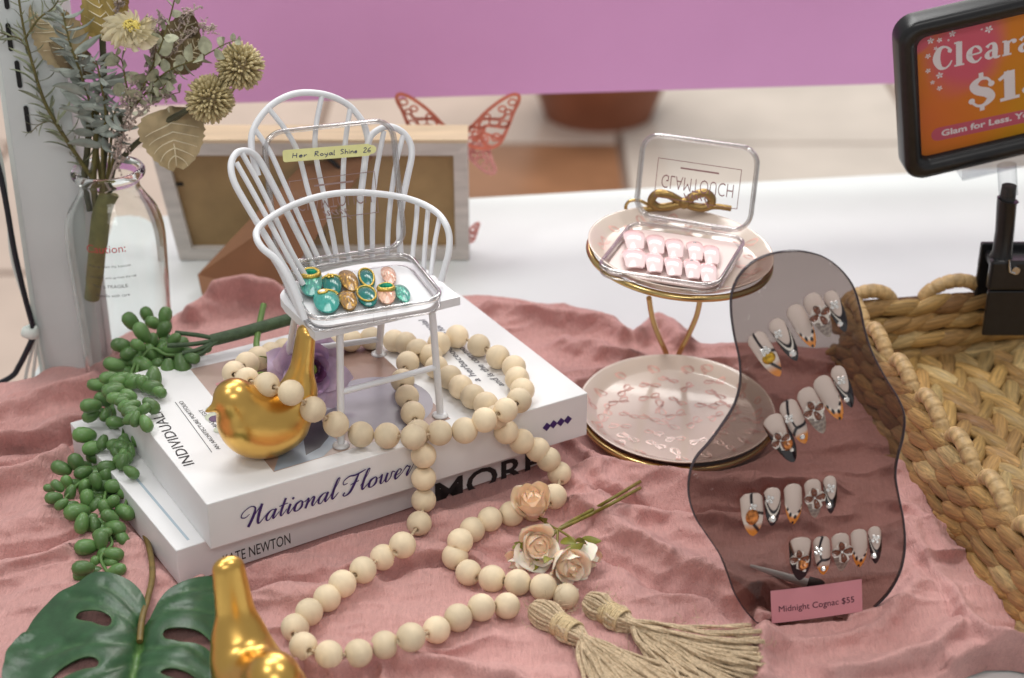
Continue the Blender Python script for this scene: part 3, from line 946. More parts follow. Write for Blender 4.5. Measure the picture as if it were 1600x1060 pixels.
# ================================================================== bead garland
BR = .60
bead_m = mat('bead_wood', (.80, .66, .46), .62, var=.12, vs=1.3, rnd=.17, stretch=(.35, 1, 1), bump=.05, bs=12)
cord_m = mat('jute', (.54, .415, .275), .9, var=.25, vs=8, bump=.5, bs=14)
seq = []
for q in [(792, 947), (752, 949.5), (716, 965.5), (682, 984.5), (642, 996), (601, 1008), (560, 1021)]: seq.append(('c',)+q)
seq += [('c', 514, 1022.6), ('c', 474, 1010), ('c', 461, 981), ('c', 483, 956.6), ('c', 511, 935), ('c', 535, 912.5), ('c', 567, 891), ('c', 598.6, 871), ('c', 629, 852)]
seq += [('f', 655, 818, 1.05), ('f', 662, 782, .75), ('f', 662, 747.5, .66), ('f', 662, 712, .62), ('z', 653, 676, 5.2)]
B0 = BZ2+BR
seq += [('z', 645, 646, B0), ('z', 636, 620, B0), ('z', 629, 595, B0), ('z', 637, 567, B0), ('z', 653, 548, B0+.1), ('z', 634, 537, B0), ('z', 616, 533, B0),
        ('z', 580, 529, B0), ('z', 548, 532, B0), ('z', 520, 536, B0), ('z', 492, 540, B0), ('z', 466, 544, B0), ('z', 444, 547, B0), ('z', 424, 553, B0+.1), ('z', 404, 560, B0+.25),
        ('z', 386, 569, B0+.7), ('z', 366, 583, B0+1.3), ('z', 386, 594, B0+2.3), ('z', 417, 602, B0+3.0), ('z', 454.5, 614, B0+3.0), ('z', 489, 640, B0+1.9), ('z', 525, 663, B0+.8),
        ('z', 564, 679, B0+.1), ('z', 605, 681, B0+.05), ('z', 646, 683, B0+.35), ('z', 687, 676.5, B0+.05), ('z', 726, 673, B0+.05), ('z', 757, 656.5, B0+.5), ('z', 790, 641, B0+.7),
        ('z', 811, 626, B0+.3), ('z', 816, 610, B0), ('z', 808, 592, B0), ('z', 803, 574, B0), ('z', 778, 558, B0), ('z', 748, 540, B0), ('z', 714, 526, B0),
        ('z', 686, 537, B0), ('z', 673, 556, B0), ('z', 682, 574, B0), ('z', 703, 590, B0), ('z', 720, 605, B0), ('z', 739, 620, B0), ('z', 759, 632, B0), ('z', 775, 652, B0-.05),
        ('f', 791, 675, .62), ('f', 815, 690, .66), ('f', 840, 703, .85), ('f', 857, 718, 1.2), ('f', 874, 740, 1.5), ('c', 866, 776), ('c', 833, 796), ('c', 799, 803), ('c', 765.6, 811.5), ('c', 738, 828),
        ('c', 719, 846), ('c', 711, 870), ('c', 732, 895), ('c', 769, 904.5), ('c', 809, 910.5), ('c', 849, 918), ('c', 884.5, 932)]
pos = []
for q in seq:
    if q[0] == 'c': p = CL(q[1], q[2], BR*.95)
    elif q[0] == 'z': p = P(q[1], q[2], q[3])
    else: p = FC(q[1], q[2], q[3])
    zc = float(cloth_z(np.array([p[0]]), np.array([p[1]]))[0])
    if p[2] < zc+BR*.8:
        p = CL(q[1], q[2], BR)
        for _ in range(8):
            zc = float(cloth_z(np.array([p[0]]), np.array([p[1]]))[0])
            if p[2] > zc+BR*.75: break
            p = P(q[1], q[2], p[2]+.12)
    pos.append(p)
pos = np.array(pos)
cb = (pos[0]*.5+pos[len(pos)//2]*.5); cb[2] = 0
gar = thing('bead_garland', 'long garland of unpainted wooden beads with jute tassels looped over the books', 'bead garland', cb)
bm_ = MB()
ph = np.linspace(.22, np.pi-.22, 15)
prof = [(.12, 0.0)]+[(.12, BR*.93)]+[(BR*math.sin(a_), BR*math.cos(a_)) for a_ in ph]+[(.12, -BR*.93), (.12, 0)]
bm_.lathe(prof, 22)
beadme = bm_.mesh('bead', bead_m)
for i, p in enumerate(pos):
    a_ = pos[max(i-1, 0)]; b_ = pos[min(i+1, len(pos)-1)]
    M_ = aim(p, b_-a_, float(rng.uniform(0, 360)))
    put('bead', beadme, M_ @ scl(float(rng.uniform(.97, 1.03))), gar)
mb = MB(); mb.tube(smooth_path(pos, 4), .075, 6); mb.build('cord', cord_m, gar)
# tassels: a looped head, a binding and a fan of jute strands lying on the cloth
def tassel(head, neck, fan, n, seed):
    r_ = np.random.default_rng(seed)
    hd = CL(*head, .55); nk = CL(*neck, .5)
    d = nrm(nk-hd); side = nrm(np.cross(d, [0, 0, 1.0])); up = np.cross(side, d)
    b_ = MB()
    for k in range(34):          # head yarns
        a_ = 2*np.pi*k/34+r_.uniform(-.1, .1); rr = r_.uniform(.75, 1.0)
        e = math.cos(a_)*side+math.sin(a_)*up
        L_ = np.linalg.norm(nk-hd)
        pth = [hd-d*.35+e*.10, hd-d*.22+e*.42*rr, hd+d*L_*.30+e*.66*rr, hd+d*L_*.65+e*.52*rr, nk+e*.40]
        b_.tube(smooth_path(pth, 4), .075, 5)
    h_ = b_.build('tassel_head', cord_m, gar)
    b_ = MB()
    for k in range(11):
        c = nk+d*(k-5)*.105
        e2 = nrm(side+d*r_.uniform(-.12, .12))
        th_ = np.linspace(0, 2*np.pi, 22)[:-1]
        b_.tube([c+.49*(math.cos(t_)*e2+math.sin(t_)*up) for t_ in th_], .062, 5, closed=True)
    b_.build('tassel_wrap', mat('jute_bright_%d' % seed, (.62, .48, .28), .8, var=.2, vs=9, bump=.5, bs=14), gar)
    b_ = MB()
    for k in range(n):
        f = (k+r_.uniform(-.3, .3))/n
        layer = r_.uniform(0, 1)
        i0 = min(int(f*(len(fan)-1)), len(fan)-2); g = f*(len(fan)-1)-i0
        ex = np.array(fan[i0])*(1-g)+np.array(fan[i0+1])*g
        ex = ex+r_.normal(0, 7, 2)
        e = CL(ex[0], ex[1], .10+.45*layer)
        a_ = r_.uniform(0, 2*np.pi)
        s0 = nk+side*.42*(f*2-1)*-1+up*(.30*(layer*2-1))
        L_ = np.linalg.norm(e-s0)
        m1 = s0*.66+e*.34+up*(.12+.18*layer)+side*r_.normal(0, .12); m2 = s0*.33+e*.67+up*.10*layer+side*r_.normal(0, .18)
        for m_ in (m1, m2):
            zc = float(cloth_z(np.array([m_[0]]), np.array([m_[1]]))[0])+.1
            m_[2] = max(m_[2]*.6+zc*.4, zc+.35*layer)
        pth = smooth_path([s0-d*.2, s0+d*.5, m1, m2, e], 6)
        # two plies twisted together
        t_ = np.gradient(pth, axis=0); t_ /= np.linalg.norm(t_, axis=1)[:, None]
        u_ = np.cross(t_, [0, 0, 1.0]); u_ /= np.linalg.norm(u_, axis=1)[:, None]+1e-9; w_ = np.cross(t_, u_)
        s_ = np.linspace(0, L_, len(pth))*2.6+r_.uniform(0, 6)
        for ply in (0, np.pi):
            b_.tube(pth+.040*(np.cos(s_+ply)[:, None]*u_+np.sin(s_+ply)[:, None]*w_), .062, 5)
    st = b_.build('tassel_strands', cord_m, gar)
    st['kind'] = 'stuff'
    b_ = MB()                    # loose fibres
    for k in range(120):
        f = r_.uniform(0, 1)
        c = nk*(1-f)+CL(*fan[len(fan)//2], .6)*f*1.0 if f > .3 else hd+(nk-hd)*r_.uniform(-.2, 1)
        c = c+side*r_.normal(0, .45+1.0*f)+up*r_.uniform(.1, .5)
        e = r_.normal(0, 1, 3); e[2] = abs(e[2]); e = nrm(e)
        b_.tube(smooth_path([c, c+e*.3, c+e*.45+r_.normal(0, .12, 3)], 3), .010, 3, cap=False)
    fz = b_.build('tassel_fibres', cord_m, gar)
    fz['kind'] = 'stuff'
tassel((926, 944), (958, 962), [(1182, 988), (1184, 1012), (1181, 1038), (1164, 1066), (1115, 1085), (1060, 1092)], 84, 3)
tassel((842, 956), (885, 982), [(1150, 1082), (1100, 1092), (1040, 1100), (985, 1102), (922, 1092)], 84, 4)

# ================================================================== golden birds
def smin(a, b, k):
    h = np.clip(.5+.5*(b-a)/k, 0, 1)
    return b*(1-h)+a*h-k*h*(1-h)
def cap(X, Y, Z, a, b, ra, rb, fx=1.0):
    a, b = np.array(a), np.array(b); d = b-a
    t = np.clip(((X-a[0])*d[0]+(Y-a[1])*d[1]+(Z-a[2])*d[2])/(d @ d), 0, 1)
    return np.sqrt((X-a[0]-t*d[0])**2+((Y-a[1]-t*d[1])*fx)**2+(Z-a[2]-t*d[2])**2)-(ra+(rb-ra)*t)
def bird_sdf(X, Y, Z):
    def ell(c, r):
        k = np.sqrt(((X-c[0])/r[0])**2+((Y-c[1])/r[1])**2+((Z-c[2])/r[2])**2)
        return (k-1)*min(r)
    d = ell((0, 0, 1.80), (2.25, 1.75, 1.80))
    d = smin(d, ell((.95, 0, 2.35), (1.35, 1.35, 1.5)), .7)
    d = smin(d, cap(X, Y, Z, (-1.0, 0, 1.8), (-1.95, 0, 3.2), 1.05, .66, .85), .7)
    d = smin(d, cap(X, Y, Z, (-1.85, 0, 2.8), (-2.50, 0, 6.40), .64, .45, .68), 1.0)
    d = smin(d, ell((1.15, 0, 2.55), (1.32, 1.3, 1.35)), .6)
    d = smin(d, ell((1.62, 0, 3.78), (1.10, 1.04, 1.03)), .55)
    d = smin(d, cap(X, Y, Z, (2.35, 0, 3.66), (3.30, 0, 3.40), .36, .05), .20)
    return np.maximum(d, .04-Z)
bV, bF = nets(bird_sdf, (-3.8, -2.3, -.2), (3.4, 2.3, 7.2), 76)
for _ in range(3):               # relax
    acc = np.zeros_like(bV); cn = np.zeros(len(bV))
    for q in bF:
        for a_, b_ in zip(q, q[1:]+q[:1]):
            acc[a_] += bV[b_]; acc[b_] += bV[a_]; cn[a_] += 1; cn[b_] += 1
    sm = acc/cn[:, None]
    k = np.where(bV[:, 2] < .12, 0, .5)[:, None]
    bV = bV*(1-k)+sm*k
def bird(name, label, base, head_dir, sc_, tilt_=None):
    x = nrm([head_dir[0], head_dir[1], 0])
    M_ = frame(base, x, np.cross([0, 0, 1.0], x))
    if tilt_ is not None: M_ = M_ @ tilt_
    b_ = MB(); b_.add(bV, bF, 0, True, M_ @ scl(sc_))
    return tag(b_.build(name, gold, origin=base), label, 'bird figurine', 'gold bird figurines')
b1 = P(420, 709, BZ2+.02)
bird('gold_bird', 'gold bird figurine on the upper book under the string of beads', b1, (-.86, -.50), .88)
b2 = CL(412, 1142, 0.0)
bird('gold_bird', 'gold bird figurine cut off at the bottom edge beside the big leaf', b2, (.50, -.86), .99)

# ================================================================== white wire chair
fFL, fFR, fBR = P(533, 697, BZ2), P(688, 650, BZ2), P(592, 554, BZ2)
cu_ = nrm(fFR-fFL); cw_ = nrm(fBR-fFR)
cw_ = nrm(cw_-cu_*np.dot(cw_, cu_)*.6)
cw0 = cw_
fBL = fFL+(fBR-fFR)
SZ = 10.95
chair = thing('wire_chair', 'miniature white wire chair standing on the books with a nail case on its seat', 'chair', (fFL+fFR+fBR+fBL)/4)
sFL, sFR = P(492, 520, SZ), P(719, 464, SZ)
ce = nrm(sFR-sFL); cb_ = np.array([-ce[1], ce[0], 0])
SW = np.linalg.norm(sFR-sFL)
sBR = P(652, 412, SZ)
SD = np.dot(sBR-sFR, cb_)
CMx = frame(sFL, ce, cb_)         # seat frame: x along the front edge, y to the back, z up
def seat_outline(n=20):
    SDs = np.dot((P(642, 393, SZ+.69)+P(447, 424, SZ+.69))/2-sFL, cb_)+.9
    o = [(0, 0), (SW, 0), (SW+.03, SDs*.60)]
    for a_ in np.linspace(0, np.pi, n):
        o.append((SW/2+(SW/2)*math.cos(a_)*1.0, SDs*.62+SDs*.38*math.sin(a_)**.8))
    o.append((-.03, SDs*.60))
    return o
mb = MB(); mb.prism(seat_outline(), -.42, 0, M=CMx, smooth_side=False)
mb.build('seat', white_paint, chair)
for a_, b_ in ((P(531, 516, SZ-.35), fFL), (P(675, 484, SZ-.35), fFR), (P(596, 500, SZ-.4), fBR), (P(462, 492, SZ-.3), fBL)):
    mb = MB(); mb.tube([a_, b_+[0, 0, .1]], .17, 12); mb.build('leg', white_paint, chair)
    mb = MB(); mb.lathe([(0, .17), (.25, .17), (.38, .1), (.40, .02), (.36, 0)], 20, M=mov(*b_)); mb.build('foot', white_paint, chair)
def at_leg(top, foot, f): return np.array(top)*(1-f)+np.array(foot)*f
lF = (P(531, 516, SZ-.35), fFL); lR = (P(675, 484, SZ-.35), fFR); lB = (P(596, 500, SZ-.4), fBR); lL = (P(462, 492, SZ-.3), fBL)
mb = MB(); mb.tube([at_leg(*lF, .53), at_leg(*lR, .53)], .15, 10); mb.build('stretcher', white_paint, chair)
mb = MB(); mb.tube([at_leg(*lL, .53), at_leg(*lB, .53)], .15, 10); mb.build('stretcher', white_paint, chair)
# back: points are read on a slightly reclined, curved surface behind the seat
bkN = -cb_
def CB(px, py, w0, rec=.33):      # surface y_local = w0 + rec*height
    n = nrm(-cb_+np.array([0, 0, rec]))
    return PP(px, py, sFL+cb_*w0, n)
def seat_pt(px, py): return P(px, py, SZ-.05)
hm_ = (P(642, 393, SZ+.69)+P(447, 424, SZ+.69))/2
HY = np.dot(hm_-sFL, cb_)
WB = HY+.42
mainh = [(458, 430, WB-.6), (428, 340, WB-.5), (403, 275, WB-.35), (393, 232, WB-.2), (397, 200, WB-.1), (420, 168, WB), (450, 150, WB), (480, 145, WB), (515, 150, WB), (545, 165, WB), (565, 188, WB-.1), (572, 205, WB-.1), (576, 225, WB-.2)]
mb = MB(); mb.tube(smooth_path([CB(*q) for q in mainh[2:]], 7), .158, 12); mb.build('back_hoop', white_paint, chair)
left = [(470, 472, WB-2.6), (450, 428, WB-2.4), (420, 378, WB-2.2), (388, 325, WB-1.9), (366, 285, WB-1.6), (361, 258, WB-1.3), (369, 240, WB-1.0), (384, 236, WB-.7), (399, 243, WB-.5), (412, 262, WB-.4), (432, 300, WB-.35), (455, 345, WB-.3), (480, 395, WB-.3), (492, 424, WB-.3)]
mb = MB(); mb.tube(smooth_path([CB(*q) for q in left], 6), .158, 12); mb.build('back_hoop', white_paint, chair)
right = [(565, 400, WB-.2), (562, 330, WB-.2), (567, 280, WB-.2), (574, 228, WB-.2), (584, 208, WB-.2), (606, 198, WB-.2), (628, 206, WB-.3), (641, 224, WB-.4), (643, 245, WB-.5), (636, 280, WB-.6), (628, 320, WB-.7), (624, 360, WB-.8), (626, 400, WB-.8)]
mb = MB(); mb.tube(smooth_path([CB(*q) for q in right], 6), .158, 12); mb.build('back_hoop', white_paint, chair)
def spindle(pts, r_=.125):
    b_ = MB(); b_.tube(smooth_path([CB(*q) for q in pts], 5), r_, 9); b_.build('spindle', white_paint, chair)
for pts in ([(369, 254, WB-1.3), (395, 300, WB-1.6), (425, 355, WB-1.9), (452, 405, WB-2.1), (474, 445, WB-2.2)],
            [(378, 240, WB-.9), (405, 288, WB-1.0), (430, 340, WB-1.1), (456, 395, WB-1.3), (478, 432, WB-1.4)],
            [(399, 203, WB-.15), (422, 238, WB-.2), (443, 284, WB-.2), (470, 345, WB-.2), (500, 410, WB-.2)],
            [(418, 168, WB-.05), (446, 203, WB-.1), (466, 240, WB-.1), (482, 300, WB-.1), (505, 375, WB-.1), (520, 412, WB-.1)],
            [(503, 150, WB), (494, 196, WB), (493, 240, WB), (505, 300, WB), (520, 370, WB), (527, 412, WB)],
            [(547, 170, WB), (541, 210, WB), (537, 250, WB), (536, 310, WB), (540, 370, WB), (546, 410, WB)],
            [(600, 205, WB-.2), (592, 245, WB-.2), (585, 290, WB-.2), (582, 350, WB-.2), (582, 405, WB-.2)],
            [(630, 212, WB-.3), (620, 250, WB-.35), (612, 300, WB-.4), (607, 350, WB-.5), (605, 400, WB-.5)]):
    spindle(pts)
arm = [(476, 500, -.1), (462, 462, .35), (446, 428, .8), (430, 405, 1.2), (410, 388, 1.6), (401, 372, 2.1), (403, 358, 2.7), (420, 342, 3.5), (455, 322, WB-.5), (500, 307, WB-.1), (545, 301, WB), (590, 303, WB-.1), (630, 309, WB-.5), (660, 319, WB-1.2), (683, 333, WB-2.0), (696, 350, WB-2.8), (702, 370, WB-3.2), (701, 395, WB-3.5), (695, 418, WB-3.6), (689, 440, WB-3.7)]
mb = MB(); mb.tube(smooth_path([CB(q[0], q[1], q[2], .02) for q in arm], 6), .158, 12); mb.build('arm_hoop', white_paint, chair)
for pts in ([(652, 318, WB-1.1), (650, 350, WB-1.2), (646, 385, WB-1.4), (644, 408, WB-1.6)], [(669, 326, WB-1.5), (666, 360, WB-1.7), (663, 400, WB-2.1), (662, 424, WB-2.3)],
            [(687, 340, WB-2.3), (681, 370, WB-2.5), (676, 405, WB-2.9), (673, 430, WB-3.1)],
            [(418, 392, 1.3), (436, 420, 1.1), (455, 460, .9), (470, 492, .6)]):
    spindle([(a_, b_, c_) for a_, b_, c_ in pts], .12)

# ================================================================== clear hinged nail cases
def case(name, label, quad, z0, lid_pts, h=.62, insert=None, lean_=17):
    """quad: photograph places of the base corners FL, FR, BR, BL on height z0+h; lid_pts: places of the lid's top corners"""
    zt = z0+h
    A, B, C_, D = [P(q[0], q[1], zt) for q in quad]
    x = nrm((B-A)+(C_-D)); x[2] = 0; x = nrm(x)
    W = (np.dot(B-A, x)+np.dot(C_-D, x))/2
    y = np.array([-x[1], x[0], 0]); H = (np.dot(D-A, y)+np.dot(C_-B, y))/2
    c = (A+B+C_+D)/4; c[2] = z0
    M_ = frame(c, x, y)
    root_ = thing(name, label, 'nail case', c)
    def tray(M2, d, part, thick=.10, H=H):
        o = rrect(W, H, .95, 6); i_ = rrect(W-2*thick, H-2*thick, .95-thick, 6)
        n = len(o)
        b_ = MB()
        G = np.array([np.c_[o, np.full(n, .08)], np.c_[o, np.full(n, d)], np.c_[i_, np.full(n, d)], np.c_[i_, np.full(n, .10)]])
        b_.grid(G, False, True, 0, True, M2, flip=True)
        b_.add(np.c_[i_, np.full(n, .10)], [list(range(n))], 0, False, M2)
        t_ = b_.build(part, clear_plastic, root_)
        b_ = MB()
        b_.tube(np.c_[rrect(W-thick, H-thick, .9, 6), np.full(n, d)], .12, 8, closed=True, M=M2)
        b_.build(part+'_rim', rim_plastic, root_)
        b_ = MB()
        b_.tube(np.c_[rrect(W-.1, H-.1, .9, 6), np.full(n, .06)], .06, 6, closed=True, M=M2)
        b_.build(part+'_edge', rim_plastic, root_)
    tray(M_, h, 'case_base')
    # hinge line at the back, lid leaning back
    hp = (M_ @ np.array([0, H/2, h+.05, 1]))[:3]
    t1, t2 = lid_pts
    best = None
    for a_ in (math.radians(lean_),):
        up = y*math.sin(a_)+np.array([0, 0, math.cos(a_)])
        n_ = np.cross(x, up)
        q1, q2 = PP(*t1, hp, n_), PP(*t2, hp, n_)
        e_ = abs(np.dot((q1+q2)/2-hp, up)-(H+.25))
        if best is None or e_ < best[0]: best = (e_, a_, up, n_, q1, q2)
    e_, a_, up, n_, q1, q2 = best
    lc = (q1+q2)/2-up*H/2
    LH = np.dot((q1+q2)/2-hp, up)-.18
    lc = hp*1.0+up*(LH/2+.22)+x*np.dot(lc-hp, x)*.5
    xl = nrm(q2-q1); xl = nrm(x*.7+xl*.3); upl = nrm(up-xl*np.dot(up, xl))
    nl = np.cross(xl, upl)
    LM = frame(lc-nl*.55, xl, upl)            # lid: z towards the viewer, panel at the back
    tray(LM, .5, 'case_lid', H=LH)
    for k in (-1, 1):
        b_ = MB(); b_.box((k*W*.27-.42, H/2-.05, h-.25), (k*W*.27+.42, H/2+.22, h+.28), M=M_, bev=.05)
        b_.box((k*W*.27-.30, H/2-.02, h+.28), (k*W*.27+.30, H/2+.14, h+.62), M=M_, bev=.04)
        b_.build('hinge', clear_plastic, root_)
        b_ = MB(); b_.tube([(k*W*.27-.5, H/2+.1, h+.2), (k*W*.27+.5, H/2+.1, h+.2)], .09, 8, M=M_); b_.build('hinge_pin', rim_plastic, root_)
    b_ = MB(); b_.box((-.32, -H/2-.16, .05), (.32, -H/2+.02, h+.22), M=M_, bev=.05); b_.build('clasp', clear_plastic, root_)
    if insert:
        b_ = MB(); b_.prism(rrect(W-.5, H-.5, .8, 6), .11, .20, M=M_); b_.build('insert_card', insert, root_)
    return root_, M_, W, H, LM
cs1, C1, W1, H1_, L1 = case('nail_case', 'open clear nail case on the chair seat with a yellow label', [(474, 505), (692, 468), (642, 393), (447, 424)], SZ+.03, [(418, 203), (606, 192)], .66, mat('insert_white', (.82, .82, .84), .5))
# printed shop frame on a lid, seen through the plastic upside down
def lid_print(root_, LM, W, H, m, cy_, w_, h_, name='lid_print'):
    F_ = LM @ mov(0, cy_, .12)
    b_ = MB(); t_ = .035
    for x0_, y0_, x1_, y1_ in ((-w_/2, -h_/2, w_/2, -h_/2+t_), (-w_/2, h_/2-t_, w_/2, h_/2), (-w_/2, -h_/2+t_, -w_/2+t_, h_/2-t_), (w_/2-t_, -h_/2+t_, w_/2, h_/2-t_)):
        b_.sheet([(x0_, y0_), (x1_, y0_), (x1_, y1_), (x0_, y1_)], 0, 0, F_)
    fl = F_ @ scl(1, -1, 1)
    typed(b_, 'GLAMTOUCH', fl @ mov(-w_*.43, -h_*.10, 0), width=w_*.86, height=h_*.34, bold=-.012)
    sk_, ww = pen_word('nail', SCRIPT, .3)
    strokes(b_, [[(x_/ww*w_*.30, y_*h_*.26, q_*.5) for x_, y_, q_ in st] for st in sk_], fl @ mov(-w_*.16, h_*.30, 0))
    b_.sheet([(-w_*.22, h_*.30), (w_*.24, h_*.30), (w_*.24, h_*.34), (-w_*.22, h_*.34)], 0, 0, F_)
    b_.build(name, m, root_)
lid_print(cs1, L1, W1, H1_, mat('print_rose', (.30, .20, .19), .4), -.30, W1*.66, H1_*.36)
# yellow label with handwriting
HAND = {
 'H': (.55, [[(.08, .0, .05), (.10, .9, .05)], [(.42, .0, .05), (.40, .85, .05)], [(.08, .45, .05), (.42, .42, .05)]]),
 'e': (.40, [[(.06, .25, .05), (.30, .30, .05), (.24, .46, .05), (.08, .30, .05), (.12, .05, .05), (.34, .10, .05)]]),
 'r': (.36, [[(.08, .0, .05), (.08, .46, .05), (.10, .30, .05), (.28, .46, .05)]]),
 'R': (.56, [[(.08, .0, .05), (.10, .9, .05)], [(.06, .85, .05), (.34, .88, .05), (.36, .62, .05), (.10, .48, .05), (.30, .22, .05), (.46, .0, .05)]]),
 'o': (.44, [[(.22, .46, .05), (.06, .26, .05), (.18, .02, .05), (.36, .20, .05), (.22, .46, .05)]]),
 'y': (.44, [[(.06, .46, .05), (.10, .16, .05), (.30, .14, .05)], [(.34, .48, .05), (.30, .0, .05), (.14, -.34, .05)]]),
 'a': (.46, [[(.34, .40, .05), (.14, .44, .05), (.06, .16, .05), (.20, .04, .05), (.34, .40, .05)], [(.36, .44, .05), (.36, .10, .05), (.44, .04, .05)]]),
 'l': (.22, [[(.08, .9, .05), (.08, .05, .05), (.16, .02, .05)]]),
 'S': (.50, [[(.40, .80, .05), (.20, .90, .05), (.08, .70, .05), (.30, .45, .05), (.36, .18, .05), (.06, .04, .05)]]),
 'h': (.44, [[(.08, .9, .05), (.08, .0, .05), (.10, .30, .05), (.26, .46, .05), (.34, .30, .05), (.34, .0, .05)]]),
 'i': (.20, [[(.08, .46, .05), (.10, .0, .05)], [(.09, .66, .03)]]),
 'n': (.44, [[(.08, .46, .05), (.08, .0, .05), (.10, .30, .05), (.26, .46, .05), (.34, .30, .05), (.36, .0, .05)]]),
 '2': (.46, [[(.06, .70, .05), (.22, .90, .05), (.36, .68, .05), (.06, .02, .05), (.42, .04, .05)]]),
 '6': (.46, [[(.36, .86, .05), (.12, .56, .05), (.08, .14, .05), (.28, .02, .05), (.36, .26, .05), (.12, .34, .05)]]),
}
lz = (L1 @ np.array([0, 0, .56, 1]))[:3]; lN = L1[:3, 2]
ta, tb_, tc_ = PP(441, 235, lz, lN), PP(586, 224, lz, lN), PP(444, 253, lz, lN)
tx = nrm(tb_-ta); ty = nrm(np.cross(lN, tx)); TLn = np.linalg.norm(tb_-ta); TLh = abs(np.dot(ta-tc_, ty))*1.05
LF = frame(ta-ty*TLh, tx, ty, lN)
mb = MB()
pl_ = [(x_, y_) for x_, y_ in rrect(TLn-.25, TLh, .12, 4, (TLn-.25)/2, TLh/2)]
mb.prism(pl_, 0, .015, M=LF)
mb.prism([(TLn-.26, TLh*.12), (TLn-.08, TLh*.18), (TLn+.02, TLh*.35), (TLn+.04, TLh*.62), (TLn-.06, TLh*.82), (TLn-.26, TLh*.9)], 0, .015, M=LF)
lab = mb.build('sticker_label', mat('label_yellow', (.76, .74, .34), .6, var=.04), cs1)
mb = MB()
x0_ = .09
for word, f0, f1 in (('Her', .09, .26), ('Royal', .33, .56), ('Shine', .61, .80), ('26', .86, .95)):
    sk, ww = pen_word(word, HAND, .08)
    k_ = (f1-f0)*TLn/ww
    strokes(mb, [[(x_*k_+f0*TLn, TLh*.30+y_*TLh*.44, .035) if len(st) > 1 else (x_*k_+f0*TLn, TLh*.30+y_*TLh*.44, .02) for x_, y_, w_ in st] for st in sk], LF, 0, .02)
mb.build('handwriting', mat('pen_blue', (.03, .035, .12), .5), lab)

# ================================================================== press-on nails
nail_m = mat('nail_gel', (1, 1, 1), .13, coat=0.0, spec=.45, paint=True)
glit_m = mat('nail_glitter', (1, 1, 1), .30, coat=.7, paint=True, bump=.5, bs=30)
gem_clear = mat('rhinestone', (.88, .86, .84), .08, .7)
gem_amber = mat('gem_amber', (.62, .36, .04), .04, .55, var=.7, vs=6)
gem_fire = mat('gem_fire', (.62, .22, .06), .06, .55, var=.8, vs=5)
gem_green = mat('gem_green', (.01, .30, .16), .03, .35, var=.7, vs=7)
gold_trim = mat('gold_trim', (.78, .56, .14), .30, 1.0, bump=.3, bs=30)
pearl_m = mat('pearl', (.78, .74, .70), .2, coat=.5)
petal_m = mat('nail_petal', (.13, .032, .010), .22, coat=.6, var=.5, vs=10)
petal_edge = mat('nail_petal_edge', (.74, .66, .60), .2, coat=.6)
NUDE, BLK, ORG, WHT, BRN, GRY = lin(192, 174, 165), (.010, .006, .010), lin(208, 128, 48), lin(225, 215, 205), lin(95, 48, 30), lin(120, 105, 98)
def gemstone(b_, c, r, M_=None, mat_=0, h=.55, seg=8, sx=1.0):
    V = [(0, 0, 0)]
    for k in range(seg): V.append((r*sx*math.cos(2*np.pi*k/seg), r*math.sin(2*np.pi*k/seg), .1*r))
    for k in range(seg): V.append((.6*r*sx*math.cos(2*np.pi*(k+.5)/seg), .6*r*math.sin(2*np.pi*(k+.5)/seg), h*r))
    F = [[1+seg+k for k in range(seg)]]
    for k in range(seg):
        k2 = (k+1) % seg
        F += [[1+k, 1+k2, 1+seg+k], [1+k2, 1+seg+k2, 1+seg+k], [0, 1+k2, 1+k]]
    V = np.array(V)+np.asarray(c)
    b_.add(V, F, mat_, False, M_)
def nail_shape(W, L, arch=.34, taper=.45, square=.0, nu=30, nv=42, oval=False):
    """local x across, y along (0 cuticle .. L tip), z outwards"""
    u = np.linspace(-1, 1, nu); v = np.linspace(0, 1, nv)
    U, Vv = np.meshgrid(u, v, indexing='ij')
    # half-width profile: rounded cuticle, parallel sides, almond tip
    cut = np.sqrt(np.clip(1-(1-np.clip(Vv/.16, 0, 1))**2, 0, 1))*.28+.72*np.clip(Vv/.16, 0, 1)**.35
    cut = np.clip(cut, 0, 1)
    q = np.clip((Vv-.42)/.58, 0, 1)
    tip = (1-q**2.1)**.62
    tip = tip*(1-square)+square*np.where(Vv > .97, .75, 1-.12*q)
    wd = np.maximum(cut*tip, .02)*(1-.10*Vv)
    if oval: wd = np.maximum(np.sqrt(np.clip(1-np.abs(2*Vv-1)**2.3, 0, 1))**.95*(1-.12*Vv), .02)
    X = U*wd*W/2
    Yy = Vv*L
    Zz = arch*W*np.sqrt(np.clip(1-(X/(W/2))**2*.96, 0, 1))*1.0-arch*W*.55+.10*L*np.sin(np.pi*np.clip(Vv, 0, 1))
    # pull the rim down a little so the shell has depth
    return X, Yy, Zz, X/(W/2), Vv, wd
